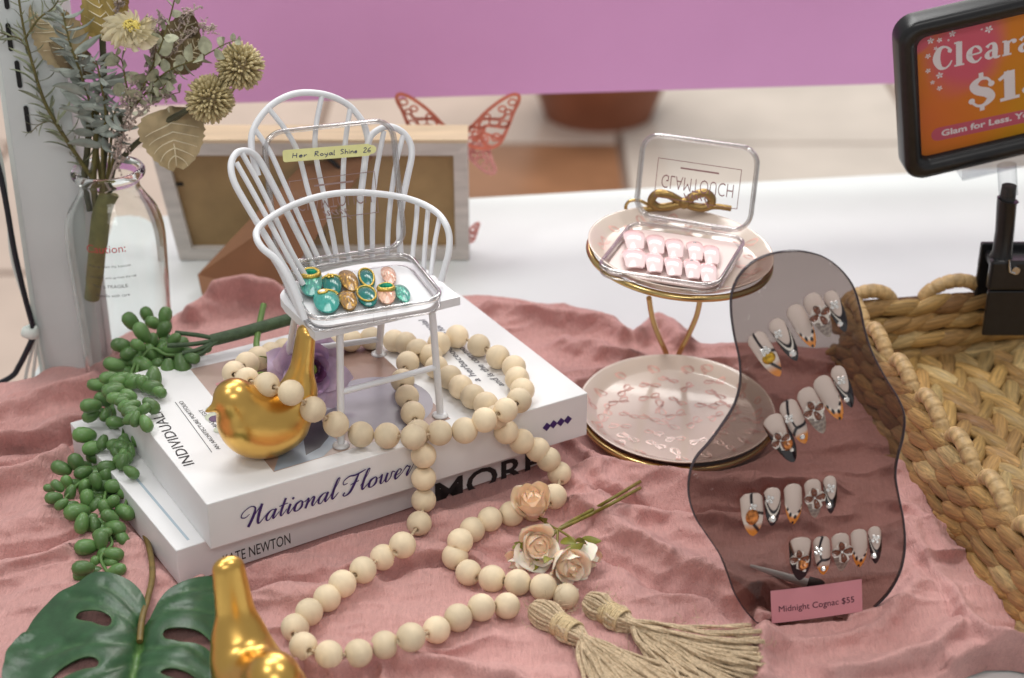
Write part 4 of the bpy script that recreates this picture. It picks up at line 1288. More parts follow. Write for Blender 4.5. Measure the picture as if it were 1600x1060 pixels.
def nail(name, label, M_, W, L, pattern, group, parts=(), mat_=None, arch=.34, square=0.0, cat='press-on nail', oval=False):
    X, Yy, Zz, a_, v, wd = nail_shape(W, L, arch, .45, square, oval=oval)
    C_ = np.zeros(X.shape+(3,)); C_[:] = NUDE
    pattern(C_, a_, v)
    nu, nv = X.shape
    b_ = MB()
    G = np.stack([X, Yy, Zz], -1)
    b_.grid(G, col=C_.reshape(-1, 3), M=M_, flip=False)
    G2 = G.copy(); G2[..., 2] -= .07
    b_.grid(G2, col=C_.reshape(-1, 3)*1.0, M=M_, flip=True)
    # rim
    idx = [(i, 0) for i in range(nu)]+[(nu-1, j) for j in range(nv)]+[(i, nv-1) for i in range(nu-1, -1, -1)]+[(0, j) for j in range(nv-1, -1, -1)]
    R_ = np.array([[G[i] for i in idx], [G2[i] for i in idx]])
    Cc = np.array([[C_[i] for i in idx]]*2)
    b_.grid(R_, col=Cc.reshape(-1, 3), M=M_)
    o = b_.build(name, mat_ or nail_m, origin=(M_ @ np.array([0, L/2, 0, 1]))[:3], color=True)
    tag(o, label, cat, group)
    for pn, fn, mm in parts:
        b_ = MB(); fn(b_, M_, W, L, lambda x_, y_: arch*W*math.sqrt(max(0, 1-(x_*1.0)**2*.96))-arch*W*.55+.10*L*math.sin(np.pi*y_))
        b_.build(pn, mm, o)
    return o
def soft(C_, m, col):
    m = np.clip(m, 0, 1)[..., None]
    C_[:] = C_*(1-m)+np.array(col)*m
def sstep(x, a, b): 
    t = np.clip((x-a)/(b-a), 0, 1); return t*t*(3-2*t)
def line(a_, v, pts, w_, asp=1.6):
    d0 = np.full(a_.shape, 9.0)
    pts = np.array(pts)
    pp = smooth_path(np.c_[pts, np.zeros(len(pts))], 5)[:, :2] if len(pts) > 2 else pts
    for p, q in zip(pp[:-1], pp[1:]):
        d, _ = seg_d(a_, v*asp*2, np.array([p[0], p[1]*asp*2]), np.array([q[0], q[1]*asp*2]))
        d0 = np.minimum(d0, d)
    return 1-sstep(d0, w_*.6, w_)
def blob(a_, v, x, y, rx, ry): return 1-sstep(np.hypot((a_-x)/rx, (v-y)/ry), .75, 1.1)
def tip_orange(C_, a_, v, s0=.62, s1=.92): soft(C_, sstep(v, s0, s1), ORG)
def pat_cross(C_, a_, v):         # black lines meeting under the amber gem, orange tip
    tip_orange(C_, a_, v, .66, .88)
    soft(C_, sstep(v, .35, .6)*.5*(v < .7), WHT)
    soft(C_, line(a_, v, [(.1, 0), (.15, .2), (.0, .4)], .16), BLK)
    soft(C_, line(a_, v, [(-1, .5), (-.5, .44), (.0, .40)], .13), BLK)
    soft(C_, line(a_, v, [(.2, .62), (-.15, .76), (-.6, .92)], .17), BLK)
def pat_french(C_, a_, v):        # double black smile lines with a pale gap
    cv = .56-.36*a_**2*1.1
    soft(C_, sstep(v-cv, -.015, .015), BLK)
    soft(C_, sstep(v-cv, .09, .11)*(1-sstep(v-cv, .14, .20))*(np.abs(a_) < .95), WHT)
    soft(C_, sstep(v-.80-0*a_, -.02, .02), BLK)
def pat_leopard(C_, a_, v):
    cv = .72-.30*a_**2
    soft(C_, sstep(v-cv, -.02, .03), WHT)
    soft(C_, sstep(v-cv, .02, .14), ORG)
    for x, y, rx, ry in ((-.55, .66, .22, .055), (-.12, .80, .20, .06), (.42, .74, .16, .07), (.10, .95, .16, .045), (-.75, .52, .14, .05), (.72, .60, .12, .05), (-.4, .93, .1, .03)):
        soft(C_, blob(a_, v, x, y, rx, ry)*(v > cv-.02), BLK)
def pat_tort(C_, a_, v):          # grey croc tip under a petal flower
    m = sstep(v-.52-.06*a_, -.04, .05)
    soft(C_, m, lin(150, 135, 125))
    for k, y in enumerate((.60, .70, .80, .89)):
        for x in (-.62, -.05, .5):
            soft(C_, blob(a_, v, x+.18*(k % 2), y, .27, .042), GRY)
    soft(C_, m*line(a_, v, [(-.9, .55), (-.2, .60), (.8, .55)], .10), WHT)
def pat_french2(C_, a_, v):       # plain black smile line
    cv = .58-.40*a_**2
    soft(C_, sstep(v-cv, -.01, .02), BLK)
    soft(C_, sstep(v-cv, .08, .10)*(1-sstep(v-cv, .12, .16))*(a_ > .1), WHT)
def pat_dark(C_, a_, v):          # deep black edges below an amber petal flower
    cv = .56-.55*a_**2
    soft(C_, sstep(v-cv, -.06, .04), BRN)
    soft(C_, sstep(v-cv, .05, .16), BLK)
def pat_y(C_, a_, v):             # black Y lines and orange tip
    tip_orange(C_, a_, v, .70, .82)
    soft(C_, line(a_, v, [(-.1, .0), (.2, .12), (.45, .26)], .16), BLK)
    soft(C_, line(a_, v, [(.45, .30), (.35, .5), (.2, .58)], .13), BLK)
    soft(C_, line(a_, v, [(-1, .56), (-.4, .59), (.2, .58), (.6, .66), (.95, .80)], .15), BLK)
def stone(x, y, r, seg=8, h=.6):
    def f(b_, M_, W, L, zf): gemstone(b_, (x*W/2, y*L, zf(x, y)-.01), r, M_, 0, h, seg)
    return f
def cluster(x, y, r, n=4):
    def f(b_, M_, W, L, zf):
        for k in range(n):
            t_ = 2*np.pi*k/n+.5
            gemstone(b_, (x*W/2+r*1.15*math.cos(t_), y*L+r*1.15*math.sin(t_), zf(x, y)), r*.85, M_, 0, .7, 6)
        gemstone(b_, (x*W/2, y*L, zf(x, y)+.05), r*.6, M_, 0, .7, 6)
    return f
def big_gem(x, y, rx, ry):
    def f(b_, M_, W, L, zf): gemstone(b_, (x*W/2, y*L, zf(x, y)-.02), ry, M_, 0, .62, 12, rx/ry)
    return f
def flower4(x, y, s_, edge):
    def f(b_, M_, W, L, zf):
        for ang_ in (100, 195, -5, -80):
            t_ = math.radians(ang_)
            k_ = 1.42 if edge else .86
            n = 10
            pts = [(s_*(.12+.95*q)*math.cos(t_), s_*(.12+.95*q)*math.sin(t_)) for q in np.linspace(0, 1, n)]
            G = []
            for i, (px_, py_) in enumerate(pts):
                w_ = .36*s_*k_*math.sin(np.pi*min(1, .06+.94*i/(n-1)))**.7*(1.15 if i > n/2 else .9)
                nx_, ny_ = -math.sin(t_), math.cos(t_)
                zz = zf(x, y)+.05+(.10 if not edge else .075)*math.sin(np.pi*i/(n-1))+.03*i/(n-1)
                G.append([(x*W/2+px_+nx_*w_*j, y*L+py_+ny_*w_*j, zz+.05*abs(j)**2) for j in (-1, -.5, 0, .5, 1)])
            b_.grid(np.array(G), M=M_)
    return f
# plane of the smoky stand
STN_O = STANDO
def SP(px, py, off=0.0): return PP(px, py, STN_O+stN*off, stN)
rows = {
 'top': [((1176, 520), (1217, 587), 32), ((1208, 499), (1244, 563), 27), ((1237, 477), (1271, 542), 29), ((1264, 459), (1295, 526), 30), ((1294, 455), (1320, 518), 24)],
 'second': [((1203, 648), (1239, 721), 36), ((1227, 625), (1257, 692), 31), ((1255, 606), (1285, 676), 32), ((1279, 588), (1313, 655), 31), ((1305, 572), (1330, 636), 24)],
 'third': [((1174, 769), (1175, 836), 37), ((1207, 761), (1205, 821), 27), ((1239, 755), (1238, 818), 29), ((1269, 748), (1272, 808), 27), ((1296, 743), (1297, 802), 21)],
 'bottom': [((1251, 838), (1248, 905), 37), ((1283, 837), (1285, 897), 27), ((1313, 832), (1313, 891), 29), ((1342, 826), (1341, 885), 27), ((1366, 822), (1367, 880), 21)]}
amber = [('gem', big_gem(.05, .54, .30, .26), gem_amber), ('rhinestone', cluster(.0, .40, .13, 5), gem_clear)]
fire = [('gem', big_gem(.15, .52, .30, .36), gem_fire), ('rhinestone', cluster(.05, .30, .10, 4), gem_clear)]
sq = [('gem', big_gem(-.05, .58, .27, .30), gem_fire), ('flower_edge', flower4(.3, .46, .42, True), petal_edge), ('flower', flower4(.3, .46, .42, False), petal_m), ('pearl', stone(-.25, .74, .09, 12, 1.0), pearl_m), ('rhinestone', cluster(.3, .46, .10, 5), gem_clear)]
fl = [('flower_edge', flower4(.12, .44, .46, True), petal_edge), ('flower', flower4(.12, .44, .46, False), petal_m), ('rhinestone', cluster(.12, .44, .12, 4), gem_clear)]
fr2 = [('rhinestone', cluster(.45, .28, .11, 4), gem_clear), ('rhinestone', stone(.05, .80, .17), gem_clear)]
ms = [('rhinestone', cluster(.15, .30, .12, 4), gem_clear), ('rhinestone', stone(.35, .76, .14), gem_clear)]
yy = [('rhinestone', cluster(.55, .34, .12, 4), gem_clear), ('rhinestone', stone(.05, .82, .13), gem_clear)]
kinds = {
 'top': [(pat_cross, amber), (pat_french, fr2), (pat_leopard, []), (pat_tort, fl), (pat_french2, ms)],
 'second': [(pat_dark, sq), (pat_y, yy), (pat_tort, fl), (pat_leopard, []), (pat_french2, ms)],
 'third': [(pat_cross, fire), (pat_french, fr2), (pat_leopard, []), (pat_tort, fl), (pat_french2, ms)],
 'bottom': [(pat_dark, sq), (pat_y, yy), (pat_tort, fl), (pat_leopard, []), (pat_french2, ms)]}
desc = {pat_cross: 'wide nude nail with black lines, amber gem, orange tip', pat_french: 'nude nail with double black smile line and crystal tip', pat_leopard: 'plain nude nail with orange leopard tip',
        pat_tort: 'nude nail with brown petal flower and grey croc tip', pat_french2: 'smallest nude nail with black tip and crystals', pat_dark: 'wide black tipped nail with amber stones and petals', pat_y: 'nude nail with black branching line and orange tip'}
for rn in ('top', 'second', 'third', 'bottom'):
    for (a_, b_, wpx), (pf, parts) in zip(rows[rn], kinds[rn]):
        pa_, pb_ = SP(*a_, .32), SP(*b_, .32)
        yv = pb_-pa_; L = np.linalg.norm(yv); W = wpx/FPX*depth(pa_)
        xv = np.cross(nrm(yv), stN)
        M_ = frame(pa_, xv, yv)
        nail('press_on_nail', '%s, %s row on smoky stand' % (desc[pf], rn), M_, W, L, pf, 'press-on nails on the smoky stand', parts)

# nails in the case on the chair
TEAL, TEALD, PK, GLD = lin(60, 150, 140), lin(30, 110, 105), lin(225, 170, 145), lin(150, 105, 25)
def flat(col, gl=0.0, col2=None, seed=1):
    def f(C_, a_, v):
        C_[:] = col
        if gl:
            n = vnoise(a_*9+30, v*14+5, seed); n2 = vnoise(a_*9+90, v*14+50, seed+3)
            soft(C_, sstep(n, .62, .75)*gl, col2 or (.9, .9, .8))
            soft(C_, sstep(n2, .70, .80)*gl*.8, tuple(x*.35 for x in col))
    return f
def ring(x, y, rx, ry, r_=.055, a0=0.0, a1=2*np.pi, beads=0):
    def f(b_, M_, W, L, zf):
        th_ = np.linspace(a0, a1, 26)
        pts = [((x+rx*math.cos(t_))*W/2, (y+ry*math.sin(t_))*L, zf(max(-1, min(1, x+rx*math.cos(t_))), max(0, min(1, y+ry*math.sin(t_))))+.03) for t_ in th_]
        b_.tube(pts, r_, 6, M=M_)
        if beads:
            for p in pts[::1]: b_.ball(p, r_*1.35, 6, 5, M=M_)
    return f
def gold_flower(x, y, r_):
    def f(b_, M_, W, L, zf):
        for k in range(5):
            t_ = 2*np.pi*k/5
            b_.ball((x*W/2+r_*math.cos(t_), y*L+r_*math.sin(t_), zf(x, y)+.06), (r_*.55, r_*.55, .07), 8, 6, M=M_)
        b_.ball((x*W/2, y*L, zf(x, y)+.1), r_*.4, 8, 6, M=M_)
    return f
capx = [
 ((485, 425), (487, 467), 40, flat(TEAL, .8, lin(120, 230, 190), 2), [('gold_ring', ring(0, .36, .66, .20, .10, beads=1), gold_trim), ('gem', big_gem(0, .34, .36, .24), gem_green)], 'teal glitter nail with green gem in gold ring, far left', glit_m),
 ((516, 432), (522, 465), 32, flat(TEALD, .3, TEAL, 4), [('gold_band', ring(0, .26, .95, .04, .05, np.pi, 2*np.pi), gold_trim), ('gold_flower', gold_flower(.15, .36, .15), gold_trim)], 'dark teal nail with gold flower, on chair', nail_m),
 ((538, 426), (552, 458), 30, flat(GLD, .9, lin(235, 180, 60), 6), [], 'olive gold glitter nail, back row of the case on chair', glit_m),
 ((569, 424), (577, 455), 29, flat(TEALD, .3, TEAL, 8), [('gold_chain', ring(0, .5, .80, .44, .045, beads=1), gold_trim)], 'teal nail edged with gold chain, back row in chair case', nail_m),
 ((603, 420), (612, 447), 25, flat(PK, .8, lin(250, 225, 205), 10), [], 'peach glitter nail, rightmost in back row of chair case', glit_m),
 ((507, 458), (514, 493), 44, flat(TEAL, .25, lin(110, 190, 175), 12), [('gold_band', ring(-.3, .22, .6, .04, .05, np.pi, 2*np.pi, beads=1), gold_trim), ('gem', big_gem(.2, .26, .20, .17), pearl_m), ('gold_ring', ring(.2, .26, .30, .12, .05, beads=1), gold_trim)], 'large teal nail with pink stone, front left in chair case', nail_m),
 ((540, 458), (548, 487), 30, flat(GLD, .9, lin(235, 180, 60), 14), [], 'olive gold glitter nail behind the clasp of chair case', glit_m),
 ((568, 452), (579, 482), 34, flat(TEALD, .3, TEAL, 16), [('gold_chain', ring(0, .46, .86, .42, .045, beads=1), gold_trim)], 'teal nail edged with gold chain, front row in chair case', nail_m),
 ((602, 448), (606, 478), 32, flat(PK, .8, lin(240, 200, 170), 18), [('gold_ring', ring(0, .36, .72, .20, .09, beads=1), gold_trim), ('gem', big_gem(0, .33, .40, .24), gem_green)], 'peach glitter nail with green gem in gold ring, front right', glit_m),
 ((622, 448), (635, 474), 25, flat(TEAL, .9, lin(120, 235, 200), 20), [], 'small teal glitter nail, far right in chair case', glit_m)]
for a_, b_, wpx, pf, parts, lab_, mm in capx:
    pa_, pb_ = P(*a_, SZ+.42), P(*b_, SZ+.42)
    yv = pb_-pa_; L = np.linalg.norm(yv); W = wpx/FPX*depth(pa_)
    M_ = frame(pa_, np.cross(nrm(yv), [0, 0, 1.0]), yv)
    nail('press_on_nail', lab_, M_, W*.95, L, pf, 'jewelled nails in the case on the chair', parts, mm, .34, 0.0, 'press-on nail', True)
# ================================================================== smoky acrylic display stand
outl = [(1235, 393), (1262, 395), (1290, 404), (1315, 424), (1333, 450), (1343, 482), (1350, 515), (1362, 552), (1382, 590), (1402, 622), (1412, 650), (1410, 682), (1402, 712), (1398, 742), (1403, 775), (1410, 810), (1413, 850), (1407, 888), (1390, 922), (1364, 950), (1335, 972), (1300, 988), (1250, 992), (1205, 985), (1172, 962),
        (1150, 930), (1138, 898), (1125, 866), (1105, 836), (1087, 808), (1077, 775), (1078, 742), (1088, 715), (1108, 692), (1130, 662), (1148, 632), (1157, 598), (1156, 562), (1148, 525), (1143, 488), (1144, 458), (1155, 432), (1175, 411), (1203, 398)]
SM = frame(STN_O, stR, stU)
SMi = np.linalg.inv(SM)
ol = np.array([(SMi @ np.append(SP(*q), 1))[:2] for q in outl])
ol = smooth_path(np.c_[ol, np.zeros(len(ol))], 4, closed=True)[:, :2]
smoky = clear('acrylic_smoky', (.60, .55, .525), (.44, .39, .375), .015, .8, .03)
smoke_edge = mat('acrylic_edge', (.055, .040, .050), .12, coat=.5)
stand = thing('acrylic_stand', 'smoky wavy outlined acrylic stand holding four rows of press-on nails', 'display stand', STN_O)
mb = MB()
# pivot of the outline is inside, so a triangle fan through the spine is avoided: use a proper fill
T = delaunay_2d_cdt([Vector(p) for p in ol], [], [list(range(len(ol)))], 1, 1e-6)
V2 = np.array([list(v) for v in T[0]]); F2 = [list(f) for f in T[2]]
mb.add(np.c_[V2, np.full(len(V2), .11)], F2, 0, False, SM)
mb.add(np.c_[V2, np.full(len(V2), -.11)], [f[::-1] for f in F2], 0, False, SM)
mb.build('acrylic_panel', smoky, stand)
mb = MB()
n = len(ol)
t_ = np.roll(ol, -1, 0)-np.roll(ol, 1, 0); t_ /= np.linalg.norm(t_, axis=1)[:, None]; nn = np.c_[t_[:, 1], -t_[:, 0]]
G = np.array([np.c_[ol, np.full(n, .11)], np.c_[ol-nn*.035, np.full(n, .125)], np.c_[ol-nn*.035, np.full(n, -.125)], np.c_[ol, np.full(n, -.11)]])
mb.grid(np.array([np.c_[ol-nn*.04, np.full(n, .116)], np.c_[ol+nn*.01, np.full(n, .10)], np.c_[ol+nn*.01, np.full(n, -.10)], np.c_[ol-nn*.04, np.full(n, -.116)]]), False, True, 0, True, SM)
mb.build('acrylic_edge', smoke_edge, stand)
# support foot behind, under the cloth fold
fb = STN_O+stB*4.2
# scuffs on the plastic
mb = MB()
for px, py, s_ in ((1190, 456, .16), (1168, 498, .10), (1167, 576, .08), (1090, 742, .14), (1085, 700, .08), (1112, 765, .05), (1195, 450, .08), (1297, 412, .10)):
    c = SP(px, py, .125)
    for k in range(5):
        d_ = rng.normal(0, s_*.6, 2)
        mb.tube([c+stR*d_[0]+stU*d_[1], c+stR*(d_[0]+s_*rng.uniform(-.6, .6))+stU*(d_[1]+s_*rng.uniform(-.3, .3))], .008, 3)
mb.build('scuff_marks', mat('scuff', (.45, .42, .42), .8), stand)
# grey pen with a dark cap seen through the plastic
pA, pB = CL(1172, 884, .35), CL(1262, 912, .42)
d_ = nrm(pB-pA)
pen = thing('grey_pen', 'grey tapered rod with dark round end lying behind the smoky stand', 'rod', (pA+pB)/2)
mb = MB(); mb.tube([pA, pA+(pB-pA)*.4, pB], [.07, .15, .22], 14); mb.build('pen_body', mat('rod_grey', (.62, .64, .66), .35), pen)
mb = MB(); mb.tube([pB, pB+d_*.55, pB+d_*.7], [.34, .36, .28], 16); mb.build('pen_cap', mat('rod_cap', (.03, .025, .03), .5), pen)
# price card
cA, cB_, cC, cD = SP(1204, 924, .30), SP(1346, 908.5, .30), SP(1348, 956, .30), SP(1206, 974.6, .30)
PCM = frame(cD, cC-cD, cA-cD)
pw_, ph_ = np.linalg.norm(cC-cD), np.linalg.norm(cA-cD)
mb = MB()
gx = np.linspace(0, pw_, 16)
G = np.array([[(x, y, .05*math.sin(x/pw_*np.pi*1.2)+s_) for y in np.linspace(0, ph_, 5)] for x in gx for s_ in (0,)])
mb.grid(G, M=PCM, flip=True); G2 = G.copy(); G2[..., 2] -= .03; mb.grid(G2, M=PCM)
card = mb.build('price_card', mat('card_pink', (.62, .27, .31), .75, bump=.04, bs=10))
tag(card, 'pink price card reading Midnight Cognac $55 at the foot of the smoky stand', 'price card')
mb = MB()
typed(mb, 'Midnight Cognac $55', PCM, width=pw_*.83, height=None, z=0, fx=lambda V: np.c_[V[:, 0]+pw_*.08, V[:, 1]+ph_*.33, .05*np.sin((V[:, 0]+pw_*.08)/pw_*np.pi*1.2)+.012])
mb.build('card_text', mat('ink_plum', (.05, .012, .03), .6), card)

# ================================================================== two tier plate stand
low_n = nrm(np.array([.03, -.07, 1.0])); up_n = nrm(np.array([.085, -.035, 1.0]))
LC = P(1057, 646, 1.25)
tray = thing('tiered_tray', 'two tier pink patterned plate stand with gold wire frame and bow', 'tiered stand', [LC[0], LC[1], .6])
def plate_material():
    m = mat('plate_marble', (.70, .58, .52), .18, coat=.35)
    nt = m.node_tree; N, L = nt.nodes, nt.links
    tc = N.new('ShaderNodeTexCoord')
    nz = N.new('ShaderNodeTexNoise'); nz.inputs['Scale'].default_value = 45; nz.inputs['Detail'].default_value = 2
    L.new(tc.outputs['Object'], nz.inputs[0])
    x0 = N.new('ShaderNodeMix'); x0.data_type = 'RGBA'; x0.inputs[6].default_value = (.70, .585, .495, 1); x0.inputs[7].default_value = (.73, .62, .545, 1)
    L.new(nz.outputs[0], x0.inputs[0])
    L.new(x0.outputs[2], N['Principled BSDF'].inputs['Base Color'])
    return m
plate_m = plate_material()
bow_print = mat('plate_bows', (.74, .47, .40), .2, coat=.2, var=.25, vs=2)
def plate(c, nrm_, R, name, seed):
    Mx = aim(c, nrm_)
    b_ = MB()
    prof = [(0, -.02), (R*.82, -.02), (R*.845, .02), (R*.90, .20), (R*.97, .42), (R, .47), (R*1.005, .42), (R*.93, .12), (R*.86, -.14), (0, -.16)]
    b_.lathe(prof[:1]+[tuple(q) for q in smooth_path(np.array([(a_, b2_, 0) for a_, b2_ in prof[1:-1]]), 3)[:, :2]]+prof[-1:], 72, M=Mx)
    pl_ = b_.build(name, plate_m, tray)
    r_ = np.random.default_rng(seed)
    b_ = MB()
    def zz(x, y):
        q = np.hypot(x, y)/R
        return np.interp(q, [0, .82, .845, .90, .97, 1.0], [-.02, -.02, .02, .20, .42, .47])+.012
    pts = []
    for k in range(400):
        a_, q = r_.uniform(0, 2*np.pi), math.sqrt(r_.uniform(0, .86))*R
        x, y = q*math.cos(a_), q*math.sin(a_)
        if all(np.hypot(x-p[0], y-p[1]) > .98 for p in pts): pts.append((x, y))
    for x, y in pts:
        th_ = r_.uniform(0, 2*np.pi); s_ = r_.uniform(.42, .62)
        for sd in (0, np.pi):
            loop = []
            for t_ in np.linspace(.05, np.pi-.05, 12):
                rr = 1.15*s_*math.sin(t_)**.8
                a_ = th_+sd*.92+.46*math.cos(t_)
                loop.append((x+rr*math.cos(a_), y+rr*math.sin(a_)))
            tail = [(x, y), (x+.5*s_*math.cos(th_+sd-.9), y+.5*s_*math.sin(th_+sd-.9)), (x+1.0*s_*math.cos(th_+sd-.6), y+1.0*s_*math.sin(th_+sd-.6))]
            for pth, w_ in ((loop, .13), (tail, .15)):
                p = smooth_path(np.array([(a_, b2_, 0) for a_, b2_ in pth]), 3)[:, :2]
                if np.hypot(p[:, 0], p[:, 1]).max() > R*.955: continue
                t2 = np.gradient(p, axis=0); t2 /= np.linalg.norm(t2, axis=1)[:, None]+1e-9
                nn_ = np.c_[-t2[:, 1], t2[:, 0]]
                wv = w_*(.35+.65*np.abs(np.sin(np.linspace(0, 5, len(p)))))[:, None]
                A_, B_ = p+nn_*wv/2, p-nn_*wv/2
                G_ = np.stack([np.c_[A_, zz(A_[:, 0], A_[:, 1])], np.c_[B_, zz(B_[:, 0], B_[:, 1])]], 1)
                b_.grid(G_, M=Mx, smooth=True)
    b_.build('printed_bows', bow_print, pl_)
    b_ = MB()
    th_ = np.linspace(0, 2*np.pi, 72, endpoint=False)
    b_.tube(np.c_[R*.985*np.cos(th_), R*.985*np.sin(th_), np.full(72, -.06)], .175, 10, closed=True, M=Mx)
    b_.build('wire_ring', gold_wire, tray)
    return Mx
RL = 151/FPX*depth(LC)
MxL = plate(LC, low_n, RL, 'plate', 5)
UC = PY(1062, 398, LC[1]+1.2)
RU = 144/FPX*depth(UC)
MxU = plate(UC, up_n, RU, 'plate', 9)
# V shaped wires between the tiers
for pts in ([(1014, 466, 2.2), (1020, 500, 3.4), (1031, 530, 4.8), (1041, 553, 5.6), (1047, 582, 6.0)], [(1094, 468, 2.2), (1088, 495, 3.4), (1074, 527, 4.8), (1061, 553, 5.6), (1053, 582, 6.0)]):
    mb = MB(); mb.tube(smooth_path([PY(a_, b_, LC[1]+c_) for a_, b_, c_ in pts], 6), .15, 10); mb.build('wire_post', gold_wire, tray)
# wire foot ring and bow
mb = MB(); th_ = np.linspace(0, 2*np.pi, 60, endpoint=False)
mb.tube(np.c_[RL*.93*np.cos(th_), RL*.93*np.sin(th_), np.full(60, -.45)], .13, 8, closed=True, M=MxL); mb.build('wire_ring', gold_wire, tray)
bow_m = mat('bow_gold', (.38, .25, .09), .32, 1.0, bump=.3, bs=8)
by_ = UC[1]+4.2
def BWP(px, py, o=0.0): return PY(px, py, by_+o)
for pts, r_ in (([(1068, 318), (1045, 305), (1026, 303), (1018, 315), (1030, 324), (1050, 322), (1068, 318)], .25), ([(1070, 318), (1085, 306), (1102, 302), (1112, 312), (1106, 323), (1088, 324), (1070, 318)], .27),
                ([(1066, 320), (1045, 326), (1025, 326), (1002, 328)], .17), ([(1072, 320), (1095, 326), (1118, 323), (1142, 326)], .18)):
    mb = MB(); mb.tube(smooth_path([BWP(*q) for q in pts], 6), r_, 8, flat=.9)
    mb.build('bow_loop', bow_m, tray)
mb = MB(); mb.ball(BWP(1069, 318, -.15), (.30, .25, .32), 10, 8); mb.build('bow_knot', bow_m, tray)
mb = MB(); mb.tube(smooth_path([BWP(*q) for q in [(979, 335), (978, 322), (985, 314), (1000, 314), (1012, 320), (1022, 326)]], 5), .09, 8); mb.build('bow_wire', gold_wire, tray)

# clear case on the upper plate
upz = UC[2]+.35
cs2, C2, W2, H2_, L2 = case('nail_case', 'open clear nail case with pale pink nails on the upper plate', [(940, 425), (1140, 450), (1150, 372), (978, 342)], upz-.15, [(1010, 206), (1184, 236)], .45, mat('insert_pink', (.80, .64, .61), .5), 12)
lid_print(cs2, L2, W2, H2_, mat('print_wine', (.30, .16, .16), .4), -.25*0-.1, W2*.72, H2_*.33)
PINK, PINKD = lin(240, 214, 214), lin(238, 184, 186)
def pat_pink(C_, a_, v):
    C_[:] = PINK; soft(C_, 1-sstep(v, .0, .55), PINKD)
ord_ = ['leftmost', 'second', 'middle', 'fourth', 'rightmost']
for row, pts in (('back', [(991, 377, 34), (1024.5, 384, 29), (1054, 390, 29), (1086, 394, 26), (1111, 400, 27)]), ('front', [(991, 406, 37), (1021.6, 412, 30), (1052, 418, 29), (1081.5, 422, 27), (1106, 428, 28)])):
    for k, (px, py, wpx) in enumerate(pts):
        pa_, pb_ = P(px-2, py-15, upz+.25), P(px+2, py+14, upz+.25)
        yv = pb_-pa_; L = np.linalg.norm(yv); W = wpx/FPX*depth(pa_)
        M_ = frame(pa_, np.cross(nrm(yv), [0, 0, 1.0]), yv)
        nail('press_on_nail', 'square pale pink nail, %s in %s row of the case on the plate' % (ord_[k], row), M_, W, L, pat_pink, 'pale pink nails in the case on the plate',
             [('rhinestone', stone(.0, .25, .10), gem_clear)] if k == 3 else [], None, .20, .9)

# ================================================================== woven basket
straw = [mat('straw_%s' % n_, c_, .55, var=.35, vs=2.2, stretch=(.28, 3.2, 3.2), bump=.8, bs=5, rnd=.24, coat=.1) for n_, c_ in (('tan', (.42, .245, .088)), ('gold', (.45, .275, .092)), ('brown', (.32, .165, .062)), ('pale', (.52, .37, .165)), ('green', (.40, .27, .11)))]
under = mat('basket_core_brown', (.10, .045, .018), .9, var=.3, vs=2, bump=.6, bs=5)  # dark brown core colour, seen between the strands
BH = 4.9
bo = bkA
basket = thing('woven_basket', 'large woven water hyacinth basket with scalloped looped rim at right', 'basket', bkA)
BX = frame([bkA[0], bkA[1], 0], bkB, bkL, [0, 0, 1.0])  # x: along the back wall, y: towards the viewer along the left wall, z... (left handed guard below)
def bp(a_, b_, z): return np.array([bkA[0], bkA[1], 0])+bkB*a_+bkL*b_+np.array([0, 0, z])
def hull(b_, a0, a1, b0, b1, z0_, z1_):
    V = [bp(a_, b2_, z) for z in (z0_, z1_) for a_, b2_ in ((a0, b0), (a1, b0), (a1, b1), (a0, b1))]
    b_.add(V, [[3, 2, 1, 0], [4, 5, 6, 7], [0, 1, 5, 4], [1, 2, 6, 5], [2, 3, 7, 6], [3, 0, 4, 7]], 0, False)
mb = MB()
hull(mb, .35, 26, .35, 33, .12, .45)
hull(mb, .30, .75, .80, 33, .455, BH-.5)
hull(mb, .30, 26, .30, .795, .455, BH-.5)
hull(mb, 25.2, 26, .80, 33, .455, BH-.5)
mb.build('basket_core', under, basket)
def strand_mesh(seed, mi):
    r_ = np.random.default_rng(seed)
    nu, nv = 14, 9
    b_ = MB()
    G = np.zeros((nu, nv, 3))
    ridge_ = r_.uniform(-1, 1, nv)
    for i in range(nu):
        t_ = i/(nu-1)
        w_ = math.sin(np.pi*(.03+.94*t_))**.62*(1+.12*math.sin(7*t_+seed))
        for j in range(nv):
            a_ = 2*np.pi*j/nv
            rr = 1+.10*ridge_[j]
            G[i, j] = ((t_-.5)*2, math.cos(a_)*w_*.5*rr+.10*math.sin(np.pi*t_)*r_.choice([1]) *0, math.sin(a_)*w_*.5*rr+.16*math.sin(np.pi*t_))
    b_.grid(G, False, True)
    b_.add(G[0], [list(range(nv))[::-1]]); b_.add(G[-1], [list(range(nv))])
    return b_.mesh('strand', straw[mi])
smeshes = [strand_mesh(k, [0, 0, 1, 1, 2, 0, 4, 0, 1, 3][k]) for k in range(10)]
cnt_strand = 0
def strand(c, d, out, L, w_, th_):
    global cnt_strand
    M_ = frame(c, d, np.cross(out, d)) @ rot('X', float(rng.uniform(-14, 14))) @ scl(L/2, w_, th_)
    k = int(rng.integers(0, 10))
    put('strand', smeshes[k], M_, basket); cnt_strand += 1
